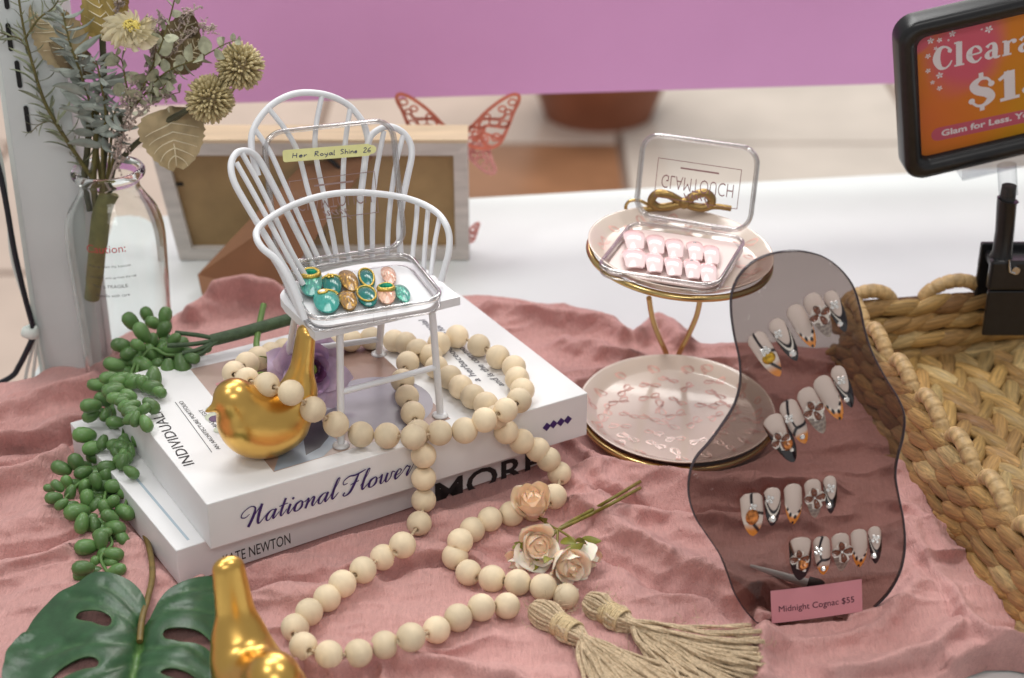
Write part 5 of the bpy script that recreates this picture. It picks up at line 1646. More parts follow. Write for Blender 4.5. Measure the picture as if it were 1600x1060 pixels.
# left wall, outside: four braided rows running along the wall
def braid_rows(org, along, upv, out, length, z0_, rows, pitch, rowh, slant=26, alt=False, off=0.0):
    for r in range(rows):
        sgn = 1 if (not alt or r % 2 == 0) else -1
        s_ = rng.uniform(0, pitch)
        while s_ < length:
            c = org+along*s_+upv*(z0_+rowh*(r+.5))+out*off
            a_ = math.radians(sgn*slant+rng.normal(0, 5))
            d_ = along*math.cos(a_)+upv*math.sin(a_)
            strand(c+out*rng.uniform(-.05, .06), d_, out, pitch*2.1*rng.uniform(.9, 1.1), rowh*.98, .62*rng.uniform(.85, 1.1))
            s_ += pitch*rng.uniform(.93, 1.07)
O_ = np.array([bkA[0], bkA[1], 0])
braid_rows(O_+bkB*.15, bkL, np.array([0, 0, 1.0]), -bkB, 27.5, .35, 4, 1.75, 1.05, 15)
# back wall, inside face
braid_rows(O_+bkL*.95+bkB*.4, bkB, np.array([0, 0, 1.0]), bkL, 15.5, .55, 4, 1.45, 1.02, 11)
# back wall outside is hidden; inner face of the left wall near the viewer
# floor: plaited rows
rowp = 2.15
for r in range(7):
    a0 = 1.3+rowp*r
    s_ = 1.2+rng.uniform(0, .4)
    lim = 27 if r < 3 else 27-1.0*(r-2)
    while s_ < min(lim, 23.5):
        vis = (a0 < 12.5-.30*s_+1.5)
        if vis:
            for sd in (-1, 1):
                a_ = math.radians(29*sd+rng.normal(0, 5))
                d_ = bkL*math.cos(a_)+bkB*math.sin(a_)*-1
                c = O_+bkB*(a0+sd*.52)+bkL*(s_+(.55 if sd > 0 else 0))+np.array([0, 0, .62+rng.uniform(-.05, .08)])
                strand(c, d_, np.array([0, 0, 1.0]), 3.9*rng.uniform(.9, 1.1), .98, .85)
        s_ += 1.75*rng.uniform(.94, 1.06)
# the plaiting beyond what can be picked apart here, joined in one piece
b_ = MB()
Vs = np.array([list(v.co) for v in smeshes[0].vertices])/S; Fs = [list(p.vertices) for p in smeshes[0].polygons]
for r in range(11):
    a0 = 1.3+rowp*r; s_ = 1.4
    while s_ < 32:
        if not (r < 7 and s_ < min(27 if r < 3 else 27-1.0*(r-2), 23.5)+.2 and a0 < 12.5-.30*s_+1.5):
            for sd in (-1, 1):
                a_ = math.radians(29*sd+rng.normal(0, 5))
                d_ = bkL*math.cos(a_)-bkB*math.sin(a_)
                c = O_+bkB*(a0+sd*.52)+bkL*(s_+(.55 if sd > 0 else 0))+np.array([0, 0, .62])
                b_.add(Vs, Fs, 0, True, frame(c, d_, np.cross([0, 0, 1.0], d_)) @ scl(1.95, .98, .85))
        s_ += 1.75
for r in range(4):
    for k in range(6):
        b_.add(Vs, Fs, 0, True, frame(O_+bkL*.95+bkB*(16.6+1.5*k)+np.array([0, 0, .55+1.02*(r+.5)]), bkB*.98+np.array([0, 0, .19]), bkL) @ scl(1.5, 1.0, .62))
pl_ = b_.build('plaiting', straw[0], basket); pl_['kind'] = 'stuff'
# rim loops of wrapped cord
loop_m = mat('straw_loop', (.50, .33, .15), .5, var=.3, vs=2.0, bump=.6, bs=5, coat=.1)
def rim_loop(p0, p1, hgt, outv, drop=.6, r_=.40):
    d_ = p1-p0
    pts = []
    for t_ in np.linspace(0, 1, 64):
        arch_ = math.sin(np.pi*min(1, t_*1.02))**.6
        pts.append(p0+d_*(.05+.9*t_)+np.array([0, 0, hgt*arch_-drop*(1-arch_)])+outv*.25*math.sin(np.pi*t_))
    pts = np.array(pts)
    rr = np.array([r_*(.95+.07*((i % 9)/9)-.13*(i % 9 == 0)) for i in range(len(pts))])
    b_ = MB(); b_.tube(pts, rr, 12); b_.build('rim_loop', loop_m, basket)
for s0, s1 in ((.9, 3.9), (4.1, 7.2), (7.6, 10.8), (11.2, 14.6), (15.0, 18.4), (18.8, 22.2), (22.6, 26.0)):
    rim_loop(O_+bkL*s0+bkB*.45+[0, 0, BH-.35], O_+bkL*s1+bkB*.45+[0, 0, BH-.35], .75, -bkB)
for s0, s1, h_ in ((.2, 3.2, .5), (4.6, 8.6, .75), (9.0, 12.4, .6), (12.9, 16.2, .7)):
    rim_loop(O_+bkB*s0+bkL*.5+[0, 0, BH-.25], O_+bkB*s1+bkL*.5+[0, 0, BH-.25], h_, bkL, .4)
# sewn bottom edge
mb = MB()
for k in range(64):
    c = O_+bkL*(.5+k*.44)+bkB*.02+np.array([0, 0, .30])
    mb.tube([c+bkL*-.22+[0, 0, -.16]-bkB*.0, c-bkB*.16+[0, 0, .02], c+bkL*.22+[0, 0, .18]+bkB*.05], .16, 6)
e_ = mb.build('sewn_edge', straw[2], basket)
e_['kind'] = 'stuff'

# ================================================================== clearance sign in a clamp
sy = O_[1]-1.2
cl_top = PY(1575, 292, sy); cl_bot = PY(1556, 440, sy)
sd_n = PY(1412, 281, sy+1.6)
Yw = math.radians(8); Rl = math.radians(12.0)
X0 = np.array([math.cos(Yw), math.sin(Yw), 0]); Z0 = np.array([0, -.176, 1.0]); Z0 = nrm(Z0-X0*np.dot(X0, Z0))
sX = X0*math.cos(Rl)+Z0*math.sin(Rl); sU = -X0*math.sin(Rl)+Z0*math.cos(Rl); sN = np.cross(sX, sU)
def SG(px, py, o=0.0):
    q = PP(px, py, sd_n+sN*o, sN)
    return np.array([np.dot(q-sd_n, sX), np.dot(q-sd_n, sU)])
c_tl = SG(1398, 40)
SGH = c_tl[1]+.05; SGW = SGH*1.38
SGM = frame(sd_n, sX, sU)
SG0 = SG
def SG(px, py): return SG0(px, py, -.295)
sign = thing('clearance_sign', 'black framed orange and pink clearance sign at the top right corner', 'sign', sd_n)
def ring_prism(b_, o, i_, z0_, z1_, M_):
    n = len(o)
    G = np.array([np.c_[i_, np.full(n, z0_)], np.c_[i_, np.full(n, z1_*.6)], np.c_[i_*.5+o*.5, np.full(n, z1_)], np.c_[o*.92+i_*.08, np.full(n, z1_*.85)], np.c_[o, np.full(n, z1_*.5)], np.c_[o, np.full(n, z0_)]])
    b_.grid(G, False, True, 0, True, M_)
mb = MB(); BD = .95
o = rrect(SGW, SGH, 1.1, 8, SGW/2, SGH/2); i_ = rrect(SGW-2*BD, SGH-2*BD, .55, 8, SGW/2, SGH/2)
ring_prism(mb, o, i_, -.75, .45, SGM)
mb.add(np.c_[o, np.full(len(o), -.75)], [list(range(len(o)))[::-1]], 0, False, SGM)
mb.build('sign_frame', black_plastic, sign)
def sign_paper():
    m = mat('sign_print', (.8, .3, .05), .45)
    nt = m.node_tree; N, L = nt.nodes, nt.links
    tc = N.new('ShaderNodeTexCoord')
    nz = N.new('ShaderNodeTexNoise'); nz.inputs['Scale'].default_value = 13; nz.inputs['Detail'].default_value = 1.0; nz.inputs['Distortion'].default_value = .8
    mp = N.new('ShaderNodeMapping'); mp.inputs['Location'].default_value = (.12, .1, .30)
    L.new(tc.outputs['Object'], mp.inputs[0]); L.new(mp.outputs[0], nz.inputs[0])
    cr = N.new('ShaderNodeValToRGB')
    e = cr.color_ramp.elements
    e[0].position = .36; e[0].color = lin(205, 75, 105)+(1,)
    e[1].position = .66; e[1].color = lin(180, 150, 10)+(1,)
    x = cr.color_ramp.elements.new(.47); x.color = lin(212, 112, 55)+(1,)
    x = cr.color_ramp.elements.new(.56); x.color = lin(205, 130, 15)+(1,)
    L.new(nz.outputs[0], cr.inputs[0]); L.new(cr.outputs[0], N['Principled BSDF'].inputs['Base Color'])
    return m
mb = MB()
gu, gv = np.linspace(BD*.8, SGW-BD*.8, 90), np.linspace(BD*.8, SGH-BD*.8, 64)
GX, GY = np.meshgrid(gu, gv, indexing='ij')
pc_ = np.zeros(GX.shape+(3,)); pc_[:] = lin(212, 126, 28)
yel = np.clip((GX-SGW*.30)/(SGW*.45), 0, 1)*np.clip(1.25-GY/(SGH*.62), 0, 1); soft(pc_, yel, lin(186, 160, 14))
warm = np.clip(1-np.hypot((GX-SGW*.12)/(SGW*.35), (GY-SGH*.35)/(SGH*.5)), 0, 1); soft(pc_, warm*.7, lin(216, 104, 62))
c_ = SG(1508, 82); wob = .9*(fbm(GX*.5, GY*.5, 3, 8)-.5)
soft(pc_, 1-sstep(np.hypot((GX-c_[0])*.95, (GY-c_[1])*.85)+wob, 1.0, 2.4), lin(208, 90, 112))
c_ = SG(1424, 58); soft(pc_, 1-sstep(np.hypot(GX-c_[0], GY-c_[1])+wob*.4, .9, 1.2), lin(206, 92, 112))
mb.grid(np.stack([GX, GY, np.full(GX.shape, -.30)], -1), col=pc_.reshape(-1, 3), M=SGM)
sp_ = mb.build('sign_print', mat('sign_paper', (1, 1, 1), .45, paint=True), sign, color=True)
W1c = mat('print_white', (.80, .74, .78), .5)
SER = {
 'C': (.86, [[(.76, .66, .05), (.70, .84, .10), (.52, .97, .09), (.30, .90, .20), (.17, .52, .31), (.30, .12, .20), (.52, .03, .09), (.70, .14, .08), (.80, .32, .06)], [(.72, .76, .09)]]),
 'l': (.50, [[(.24, .04, .25), (.24, 1.06, .25)], [(.04, .04, .08), (.45, .04, .08)], [(.04, 1.03, .08), (.26, 1.05, .09)]]),
 'e': (.72, [[(.14, .36, .07), (.62, .40, .08), (.56, .62, .13), (.36, .70, .08), (.18, .52, .22), (.17, .26, .24), (.32, .06, .16), (.50, .03, .09), (.66, .18, .06)]]),
 'a': (.76, [[(.16, .54, .17), (.30, .67, .08), (.46, .63, .16), (.50, .42, .23), (.50, .12, .22), (.60, .03, .12), (.72, .07, .06)], [(.48, .40, .07), (.26, .34, .12), (.17, .19, .21), (.26, .05, .13), (.40, .08, .08), (.48, .22, .07)]]),
 'r': (.62, [[(.22, .04, .23), (.22, .64, .23)], [(.04, .04, .08), (.42, .04, .08)], [(.04, .64, .08), (.22, .64, .08)], [(.26, .40, .06), (.38, .62, .08), (.52, .60, .18)], [(.53, .58, .10)]]),
 'n': (.84, [[(.22, .04, .23), (.22, .64, .23)], [(.04, .04, .08), (.40, .04, .08)], [(.04, .64, .08), (.22, .64, .08)], [(.26, .44, .07), (.42, .65, .10), (.57, .52, .21), (.58, .04, .23)], [(.46, .04, .08), (.80, .04, .08)]]),
 'c': (.66, [[(.56, .48, .06), (.46, .66, .09), (.30, .62, .17), (.17, .35, .27), (.30, .08, .18), (.46, .03, .08), (.60, .16, .06)], [(.52, .54, .08)]]),
 '$': (.80, [[(.66, .72, .08), (.56, .90, .08), (.36, .93, .12), (.20, .76, .23), (.30, .57, .27), (.54, .43, .28), (.64, .24, .23), (.48, .05, .12), (.28, .05, .08), (.12, .24, .08)], [(.40, -.14, .13), (.40, .06, .13)], [(.40, .9, .13), (.40, 1.14, .13)], [(.66, .70, .09)], [(.13, .25, .09)]]),
 '1': (.62, [[(.34, .05, .30), (.34, .98, .30)], [(.06, .74, .10), (.20, .84, .12), (.34, .97, .10)], [(.08, .05, .10), (.60, .05, .10)]]),
 '5': (.78, [[(.20, .93, .16), (.66, .97, .14)], [(.20, .95, .10), (.16, .50, .07)], [(.16, .50, .08), (.42, .62, .12), (.60, .34, .29), (.46, .07, .14), (.26, .05, .08), (.12, .20, .10)], [(.14, .20, .10)]]),
}
def sign_words(word, p0, p1, hpx, m_, par):
    a_, b_ = SG(*p0), SG(*p1)
    sk_, ww = pen_word(word, SER)
    d_ = b_-a_; L_ = np.linalg.norm(d_)
    hh = hpx/FPX*depth(sd_n)/.95
    bb_ = MB()
    F_ = SGM @ frame([a_[0], a_[1], -.295], [d_[0], d_[1], 0], [-d_[1], d_[0], 0])
    k_ = L_/ww
    strokes(bb_, [[(x_*k_, y_*hh, q_*(k_*.6+hh*.4)) for x_, y_, q_ in st] for st in sk_], F_, 0, .012)
    bb_.build('sign_word', m_, par)
sign_words('Clearance', (1457, 112), (1700, 59), 37, W1c, sp_)
sign_words('$15', (1511, 172), (1640, 140), 50, W1c, sp_)
mb = MB()
a_, b_ = SG(1457, 224), SG(1456, 200)
e2 = SG(1690, 163)
d_ = nrm(np.append(e2-(a_*.5+b_*.5), 0))[:2]; pn = np.array([-d_[1], d_[0]])
hh = .40
c0 = (a_+b_)/2+d_*.35; Lb = min(np.linalg.norm(e2-c0), SGW-BD-.5-c0[0])
pl_ = [tuple(c0+d_*hh*math.cos(t_)+pn*hh*math.sin(t_)) for t_ in np.linspace(np.pi/2, 3*np.pi/2, 9)]+[tuple(c0+d_*Lb+d_*hh*math.cos(t_)+pn*hh*math.sin(t_)) for t_ in np.linspace(-np.pi/2, np.pi/2, 9)]
mb.sheet(pl_, -.294, 0, SGM)
mb.build('sign_band', mat('band_pink', (.55, .10, .16), .5), sp_)
mb = MB()
g0, g1 = SG(1471, 213), SG(1600, 184)
dd_ = g1-g0
typed(mb, 'Glam for Less. You', SGM @ frame([g0[0], g0[1], -.283], [dd_[0], dd_[1], 0], [-dd_[1], dd_[0], 0]), width=np.linalg.norm(dd_)*1.13, height=.37, z=0, bold=.03)
mb.build('sign_line', W1c, sp_)
mb = MB()
for px, py, s_ in ((1454, 64, .20), (1468, 63, .16), (1488, 53, .20), (1545, 46, .24), (1534, 46, .08), (1450, 88, .17), (1450, 111, .16), (1468, 118, .21), (1457, 129, .14), (1468, 138, .17), (1482, 63, .08), (1462, 76, .12)):
    c = SG(px, py)
    for k in range(5):
        t_ = 2*np.pi*k/5+s_*20
        e_ = np.array([math.cos(t_), math.sin(t_)]); q_ = np.array([-e_[1], e_[0]])
        mb.sheet([tuple(c), tuple(c+e_*s_*.6+q_*s_*.28), tuple(c+e_*s_), tuple(c+e_*s_*.6-q_*s_*.28)], -.290+k*.0006, 0, SGM)
mb.build('sign_flowers', W1c, sp_)
# clear holder, stem and black clamp
cl = clear('holder_clear', (.93, .93, .94), (.66, .68, .70), .04)
ch = SG(1495, 273); ch2 = SG(1640, 236)
mb = MB(); mb.box((ch[0], -.55, -.9), (ch2[0]+1.2, -.47, .62), M=SGM, bev=.02); mb.box((ch[0], -.47, .54), (ch2[0]+1.2, .30, .62), M=SGM, bev=.02); mb.box((ch[0], -.47, -.9), (ch2[0]+1.2, .30, -.82), M=SGM, bev=.02)
mb.build('holder_channel', cl, sign)
s_top = PY(1573, 258, sy-.2); s_mid = PY(1575, 292, sy-.2)
mb = MB(); mb.tube([s_top, s_mid+(s_mid-s_top)*.35], .50, 12); mb.build('holder_stem', cl, sign)
clamp = thing('sign_clamp', 'black plastic clamp gripping the basket rim under the clearance sign', 'clamp', PY(1556, 515, sy))
def CLP(px, py, o=0.0): return PY(px, py, sy-.2+o)
mb = MB(); mb.tube([CLP(1577, 290), CLP(1574, 312)], [.38, .42], 14); mb.build('clamp_knob', mat('clamp_knob', (.02, .02, .022), .6, bump=.5, bs=10), clamp)
mb = MB(); mb.tube([CLP(1575, 312), CLP(1573, 318), CLP(1570, 360), CLP(1566, 392), CLP(1564, 402)], [.58, .52, .50, .52, .62], 16); mb.build('clamp_post', black_plastic, clamp)
zt_, zb_ = CLP(1560, 400)[2], CLP(1560, 517)[2]
xl_, xr_ = CLP(1537, 450)[0], CLP(1625, 450)[0]
yc_ = sy-.2
mb = MB()
mb.box((xl_, yc_-.75, zt_-(zt_-zb_)*.38), (xr_, yc_-.2, zt_), bev=.15)
mb.box((xl_+.1, yc_-.62, zb_), (xr_-.1, yc_-.30, zt_-(zt_-zb_)*.40), bev=.08)
mb.build('clamp_jaw', black_plastic, clamp)
mb = MB()
mb.box((xl_+.05, yc_+1.6, zb_+.4), (xr_-.1, yc_+1.95, zt_), bev=.1); mb.box((xl_+.3, yc_-.2, zt_-.9), (xr_-.3, yc_+1.7, zt_-.4), bev=.1)
mb.build('clamp_jaw', black_plastic, clamp)
mb = MB(); mb.tube([np.array([xl_+1.3, yc_-.95, zt_-.45]), np.array([xl_+1.3, yc_-.6, zt_-.45])], .22, 12); mb.tube([np.array([xl_+.85, yc_-.92, zt_+.2]), np.array([xl_+.98, yc_-.95, zt_-.5]), np.array([xl_+1.25, yc_-.95, zt_-.6])], .07, 8)
mb.build('clamp_spring', mat('spring_steel', (.6, .6, .62), .25, 1.0), clamp)
# ================================================================== glass bottle vase with artificial bouquet
VB = P(206, 592, .35)
vsc = depth(VB)/FPX
VH = (np.linalg.norm(PY(163, 262, VB[1])-VB))
vase = thing('glass_vase', 'clear glass milk bottle vase holding a dried style bouquet', 'vase', VB)
vx = lambda px: px*vsc
RW_ = 2.62
prof_o = [(0, 0), (2.05, 0), (2.30, .12), (2.38, .5), (2.50, VH*.35), (2.60, VH*.60), (2.58, VH*.72), (2.35, VH*.80), (1.85, VH*.865), (1.58, VH*.905), (1.55, VH*.94), (1.72, VH*.955), (1.88, VH*.97), (1.90, VH*.988), (1.80, VH)]
prof_i = [(1.62, VH), (1.52, VH*.985), (1.42, VH*.94), (1.45, VH*.905), (1.70, VH*.865), (2.20, VH*.795), (2.43, VH*.715), (2.45, VH*.60), (2.34, VH*.35), (2.22, .75), (2.0, .5), (0, .45)]
def sp(pr, n=5): return smooth_path(np.array([(a_, b_, 0) for a_, b_ in pr]), n)[:, :2]
prof = np.vstack([[(0.0, 0)], sp(prof_o[1:]), sp(prof_i[:-1]), [(0.0, .45)]])
prof[:, 0] = np.maximum(prof[:, 0], 0)
mb = MB(); mb.lathe(prof, 64, M=mov(*VB))
vg = glass('vase_glass', (.965, .99, .98), 1.30)
mb.build('bottle', vg, vase)
# caution print on the front of the bottle
ctr_ang = math.atan2(CAM[1]-VB[1], CAM[0]-VB[0])
def on_vase(zc, a0, r_=2.60):
    def f(V):
        a_ = ctr_ang+a0+V[:, 0]/r_
        zz = zc+V[:, 1]
        rr = np.interp(zz, [q[1] for q in prof_o[1:10]], [q[0] for q in prof_o[1:10]])+.012
        return np.c_[VB[0]+rr*np.cos(a_), VB[1]+rr*np.sin(a_), VB[2]+zz]
    return f
mb = MB()
def zpx(py): return (PP(150, py, VB-np.array([0, 2.5, 0]), np.array([0, 1.0, 0]))[2]-VB[2])
typed(mb, 'Caution:', None, width=2.05, z=0, fx=on_vase(zpx(395), -.62))
vp = mb.build('caution_print', mat('print_red', (.55, .05, .06), .5), vase)
mb = MB()
for txt, py, wd, a0 in (('Pick up from the bottom.', 418, 2.2, -.60), ('DO NOT pick up from the top', 435, 2.4, -.60), ('This is FRAGILE.', 450, 1.9, -.58), ('Handle with care', 464, 1.75, -.52)):
    typed(mb, txt, None, width=wd, z=0, fx=on_vase(zpx(py), a0))
mb.build('caution_lines', mat('print_grey', (.06, .06, .065), .5), vase)

# --------------------------------------------------------------- bouquet
def BQ(px, py, o=0.0): return PY(px, py, VB[1]+o)
bq = thing('dried_bouquet', 'mixed artificial bouquet of rosemary, thistles, pale leaves and a cream flower', 'bouquet', BQ(158, 300))
stem_g = mat('stem_olive', (.14, .12, .035), .55, var=.3, vs=2, bump=.3, bs=5)
stem_d = mat('stem_dark', (.085, .085, .045), .6, var=.25, vs=2)
silver = mat('leaf_silver', (.36, .40, .36), .75, var=.25, vs=1.5, rnd=.25)
sage = mat('leaf_sage', (.42, .43, .30), .6, var=.30, vs=2.5, rnd=.25)
dry = mat('leaf_dry', (.48, .38, .22), .65, var=.25, vs=1.0)
drydark = mat('leaf_dry_dark', (.23, .175, .095), .7, var=.25, vs=1.0)
mauve = mat('sprig_mauve', (.48, .39, .35), .85, var=.4, vs=5, rnd=.2)
thist = mat('thistle', (.58, .49, .27), .6, var=.3, vs=5)
cream = mat('petal_cream', (.85, .78, .58), .6, var=.12, vs=1)
mb = MB(); mb.tube(smooth_path([BQ(172, 300, .2), BQ(160, 330), BQ(152, 390), BQ(148, 430), BQ(143, 466)], 6), [.50]*12+[.46]*8+[.42]*5, 14); mb.build('stem_wrap', mat('stem_tape', (.20, .185, .055), .6, var=.2, vs=1.5, bump=.3, bs=4), bq)
# leaf blade meshes, local +z along the leaf, unit length
def leaf_mesh(name, m_, wid, curl=.12, fold=.15, n=9, tipp=.8, wav=0.0, seed=0):
    r_ = np.random.default_rng(seed)
    b_ = MB(); G = []
    for i in range(n):
        t_ = i/(n-1)
        w_ = wid*(math.sin(np.pi*min(1, .04+.96*t_**tipp)))**.8+.004
        G.append([(u_*w_, curl*math.sin(t_*2.2)+fold*w_*abs(u_)+wav*math.sin(9*t_+4*u_), t_) for u_ in (-1, -.5, 0, .5, 1)])
    G = np.array(G)
    b_.grid(G); G2 = G.copy(); G2[..., 1] -= .02; b_.grid(G2, flip=True)
    return b_.mesh(name, m_)
narrow = [leaf_mesh('sprig_leaf', silver, .065, .2, .3, 8, .9, 0, k) for k in range(2)]
narrow_g = leaf_mesh('sprig_leaf', mat('leaf_rosemary', (.30, .33, .22), .7, var=.3, vs=2, rnd=.3), .05, .22, .3, 7)
dusty = leaf_mesh('sprig_leaf', silver, .11, .22, .5, 9, .75)
euca = leaf_mesh('sprig_leaf', sage, .36, .10, .2, 10, .85)
cnt = [0]
def sprig(pts, r_, mesh, n, L, spread=.9, f0=.15, stem=stem_g, sizevar=.3, droop=0.0, name='sprig_stem'):
    p = smooth_path([BQ(*q) for q in pts], 10)
    b_ = MB(); b_.tube(p, np.linspace(r_, r_*.4, len(p)), 6)
    st = b_.build(name, stem, bq)
    t_ = np.gradient(p, axis=0); t_ /= np.linalg.norm(t_, axis=1)[:, None]
    a_ = rng.uniform(0, 6)
    for k in range(n):
        f = f0+(1-f0)*k/max(1, n-1)
        i = min(len(p)-1, int(f*(len(p)-1)))
        a_ += 2.4
        u_ = nrm(np.cross(t_[i], [0.3, 1, .2])); w_ = np.cross(t_[i], u_)
        d_ = nrm(t_[i]*(1-spread*.6)+spread*(math.cos(a_)*u_+math.sin(a_)*w_*.7)+np.array([0, 0, -droop]))
        l_ = L*rng.uniform(1-sizevar, 1+sizevar)*(1-.45*max(0, f-.6)/.4)
        put('sprig_leaf', mesh if not isinstance(mesh, list) else mesh[k % len(mesh)], aim(p[i], d_, float(rng.uniform(-60, 60)+math.degrees(a_)))@scl(l_), st)
    return p
# rosemary like branches on the left
sprig([(158, 300), (128, 255), (95, 205), (70, 160), (52, 105), (38, 50), (28, -10)], .13, narrow_g, 54, 1.25, .8, .12)
sprig([(45, 80), (32, 62), (12, 55), (-12, 48)], .06, narrow_g, 14, .9, .8, .1)
sprig([(92, 200), (78, 190), (60, 196), (48, 208)], .05, narrow_g, 9, .8, .8, .1)
sprig([(40, 60), (60, 30), (85, 10), (100, -20)], .07, narrow_g, 20, 1.0, .8, .1)
# silvery dusty miller leaves in the middle
sprig([(160, 300, .2), (152, 240, .1), (145, 180, -.2), (128, 120, -.4), (110, 70, -.5), (98, 20, -.3)], .11, dusty, 46, 1.7, 1.0, .25)
sprig([(162, 300, -.2), (160, 230, -.4), (165, 180, -.6), (158, 130, -.9), (150, 95, -1.0)], .11, dusty, 34, 1.6, 1.05, .25, droop=.15)
sprig([(165, 300, -.1), (172, 240, -.3), (176, 190, -.6), (185, 160, -.8)], .09, dusty, 16, 1.4, 1.1, .35, droop=.25)
# eucalyptus sprays
sprig([(165, 300), (185, 220, -.5), (212, 160, -.9), (240, 100, -1.1), (262, 40, -1.0), (275, -10, -.8)], .08, euca, 18, .95, 1.0, .3, stem=stem_g)
sprig([(205, 170, -.9), (195, 120, -1.1), (190, 95, -1.2), (178, 85, -1.2)], .06, euca, 9, .95, 1.1, .1)
sprig([(212, 165, -.9), (245, 125, -1.2), (275, 105, -1.3), (310, 92, -1.2), (350, 70, -1.0), (372, 62, -.8)], .06, euca, 20, .85, 1.0, .12)
sprig([(230, 130, -1), (250, 140, -1.4), (262, 128, -1.4), (285, 110, -1.3)], .05, euca, 10, .8, 1.1, .1)
sprig([(215, 160, -1), (232, 145, -1.3), (250, 150, -1.3), (280, 145, -1.2)], .05, euca, 8, .8, 1.1, .1)
# extra bare stems in the neck
for q in ([(150, 330), (146, 280), (150, 230), (150, 170)], [(165, 330, .3), (172, 285, .3), (182, 235, .2), (190, 180, 0)], [(158, 330, .6), (160, 280, .6), (165, 200, .6), (160, 60, .6)], [(140, 330, .2), (132, 280, .2), (136, 240, .1), (140, 190, 0)]):
    mb = MB(); mb.tube(smooth_path([BQ(*a_) for a_ in q], 6), .17, 8); mb.build('sprig_stem', stem_d if len(q[0]) > 2 else stem_g, bq)
# two thistle globes on a forked dark stem
fork = BQ(225, 215, -.6)
for (px, py, o, r_) in ((328, 155, -1.0, 38), (375, 104, -.4, 37)):
    c = BQ(px, py, o); R = r_/FPX*depth(c)
    mb = MB(); mb.tube(smooth_path([BQ(178, 262), BQ(205, 232, -.3), fork, BQ(265, 187, -.8) if px < 350 else BQ(290, 175, -.6), c], 6), .15 if px < 350 else .11, 8); mb.build('sprig_stem', stem_d, bq)
    mb = MB(); mb.ball(c, R*.62, 16, 12)
    core = mb.build('thistle_globe', drydark, bq)
    b_ = MB(); b_.lathe([(0, 0), (.055, .02), (.075, .5), (.085, .78), (.04, 1.0), (0, 1.02)], 6)
    spike = b_.mesh('thistle_spikes', thist)
    N_ = 300
    b_ = MB()
    for k in range(N_):
        z_ = 1-2*(k+.5)/N_; t_ = k*2.39996
        d_ = np.array([math.sqrt(1-z_*z_)*math.cos(t_), math.sqrt(1-z_*z_)*math.sin(t_), z_])+rng.normal(0, .06, 3)
        M_ = aim(c+nrm(d_)*R*.5, d_)@scl(R*.52*rng.uniform(.85, 1.1))
        b_.lathe([(.005, 0), (.10, .05), (.115, .5), (.13, .78), (.07, 1.0), (.01, 1.04)], 5, M=M_)
    s_ = b_.build('thistle_spikes', thist, core); s_['kind'] = 'stuff'
# big dried leaves
def big_leaf(tip, base, wpx, m_, name, side_dir, curl):
    bs, tp = BQ(*base), BQ(*tip)
    ax = tp-bs; L = np.linalg.norm(ax); W = wpx/FPX*depth(bs)/2
    nv_ = nrm(CAM-bs)+np.asarray(side_dir); sx_ = nrm(np.cross(ax, nv_)); nz_ = nrm(np.cross(sx_, ax))
    b_ = MB(); G = []
    for i in range(22):
        t_ = i/21
        w_ = W*(math.sin(np.pi*(.02+.97*t_**.62)))**.55
        row = []
        for j in range(17):
            u_ = -1+j/8
            jag = 1+.05*math.sin(i*2.7+u_*3)*(abs(u_) > .9)
            vein = .035*abs(math.sin((t_*7-abs(u_)*1.6)*np.pi))
            row.append(bs+ax*t_+sx_*u_*w_*jag+nz_*(curl*math.sin(t_*2.6)*.6+.35*abs(u_)**2*W*.3+vein+.18*math.sin(u_*3+t_*5)))
        G.append(row)
    G = np.array(G); b_.grid(G); b_.grid(G-nz_*.04, flip=True)
    lf = b_.build(name, m_, bq)
    b_ = MB(); b_.tube([bs+ax*t_+nz_*(curl*math.sin(t_*2.6)*.6+.03) for t_ in np.linspace(0, .95, 10)], np.linspace(.07, .02, 10), 5)
    for k in range(1, 6):
        for sg in (-1, 1):
            t0 = .08+.14*k
            b_.tube([bs+ax*(t0+.16*u_)+sx_*sg*u_*W*.82*math.sin(np.pi*(.02+.97*(t0+.16*u_)**.62))**.55+nz_*(curl*math.sin((t0+.16*u_)*2.6)*.6+.35*u_*u_*W*.3+.06+.18*math.sin(sg*u_*3+(t0+.16*u_)*5)) for u_ in np.linspace(0, 1, 7)], np.linspace(.035, .012, 7), 4)
    b_.build('leaf_veins', cream, lf)
big_leaf((275, 262, -.6), (262, 168, -.5), 105, dry, 'dry_leaf', (.2, 0, 0), .5)
big_leaf((300, 20, .6), (262, 110, .4), 75, drydark, 'dry_leaf', (0, 0, 0), .4)
big_leaf((320, 62, .5), (282, 98, .3), 50, drydark, 'dry_leaf', (0, 0, 0), .3)
big_leaf((52, 4, 1.0), (120, 95, .7), 80, dry, 'dry_leaf', (0, 0, 0), .4)
big_leaf((78, 52, .8), (140, 120, .6), 50, drydark, 'dry_leaf', (0, 0, 0), .4)
big_leaf((150, -40, .8), (160, 60, .7), 60, mat('leaf_straw', (.46, .34, .11), .6, var=.2, vs=1, stretch=(3, 3, .4)), 'dry_leaf', (0, 0, 0), .2)
big_leaf((190, -50, .9), (170, 50, .8), 45, bpy.data.materials['leaf_straw'], 'dry_leaf', (0, 0, 0), .2)
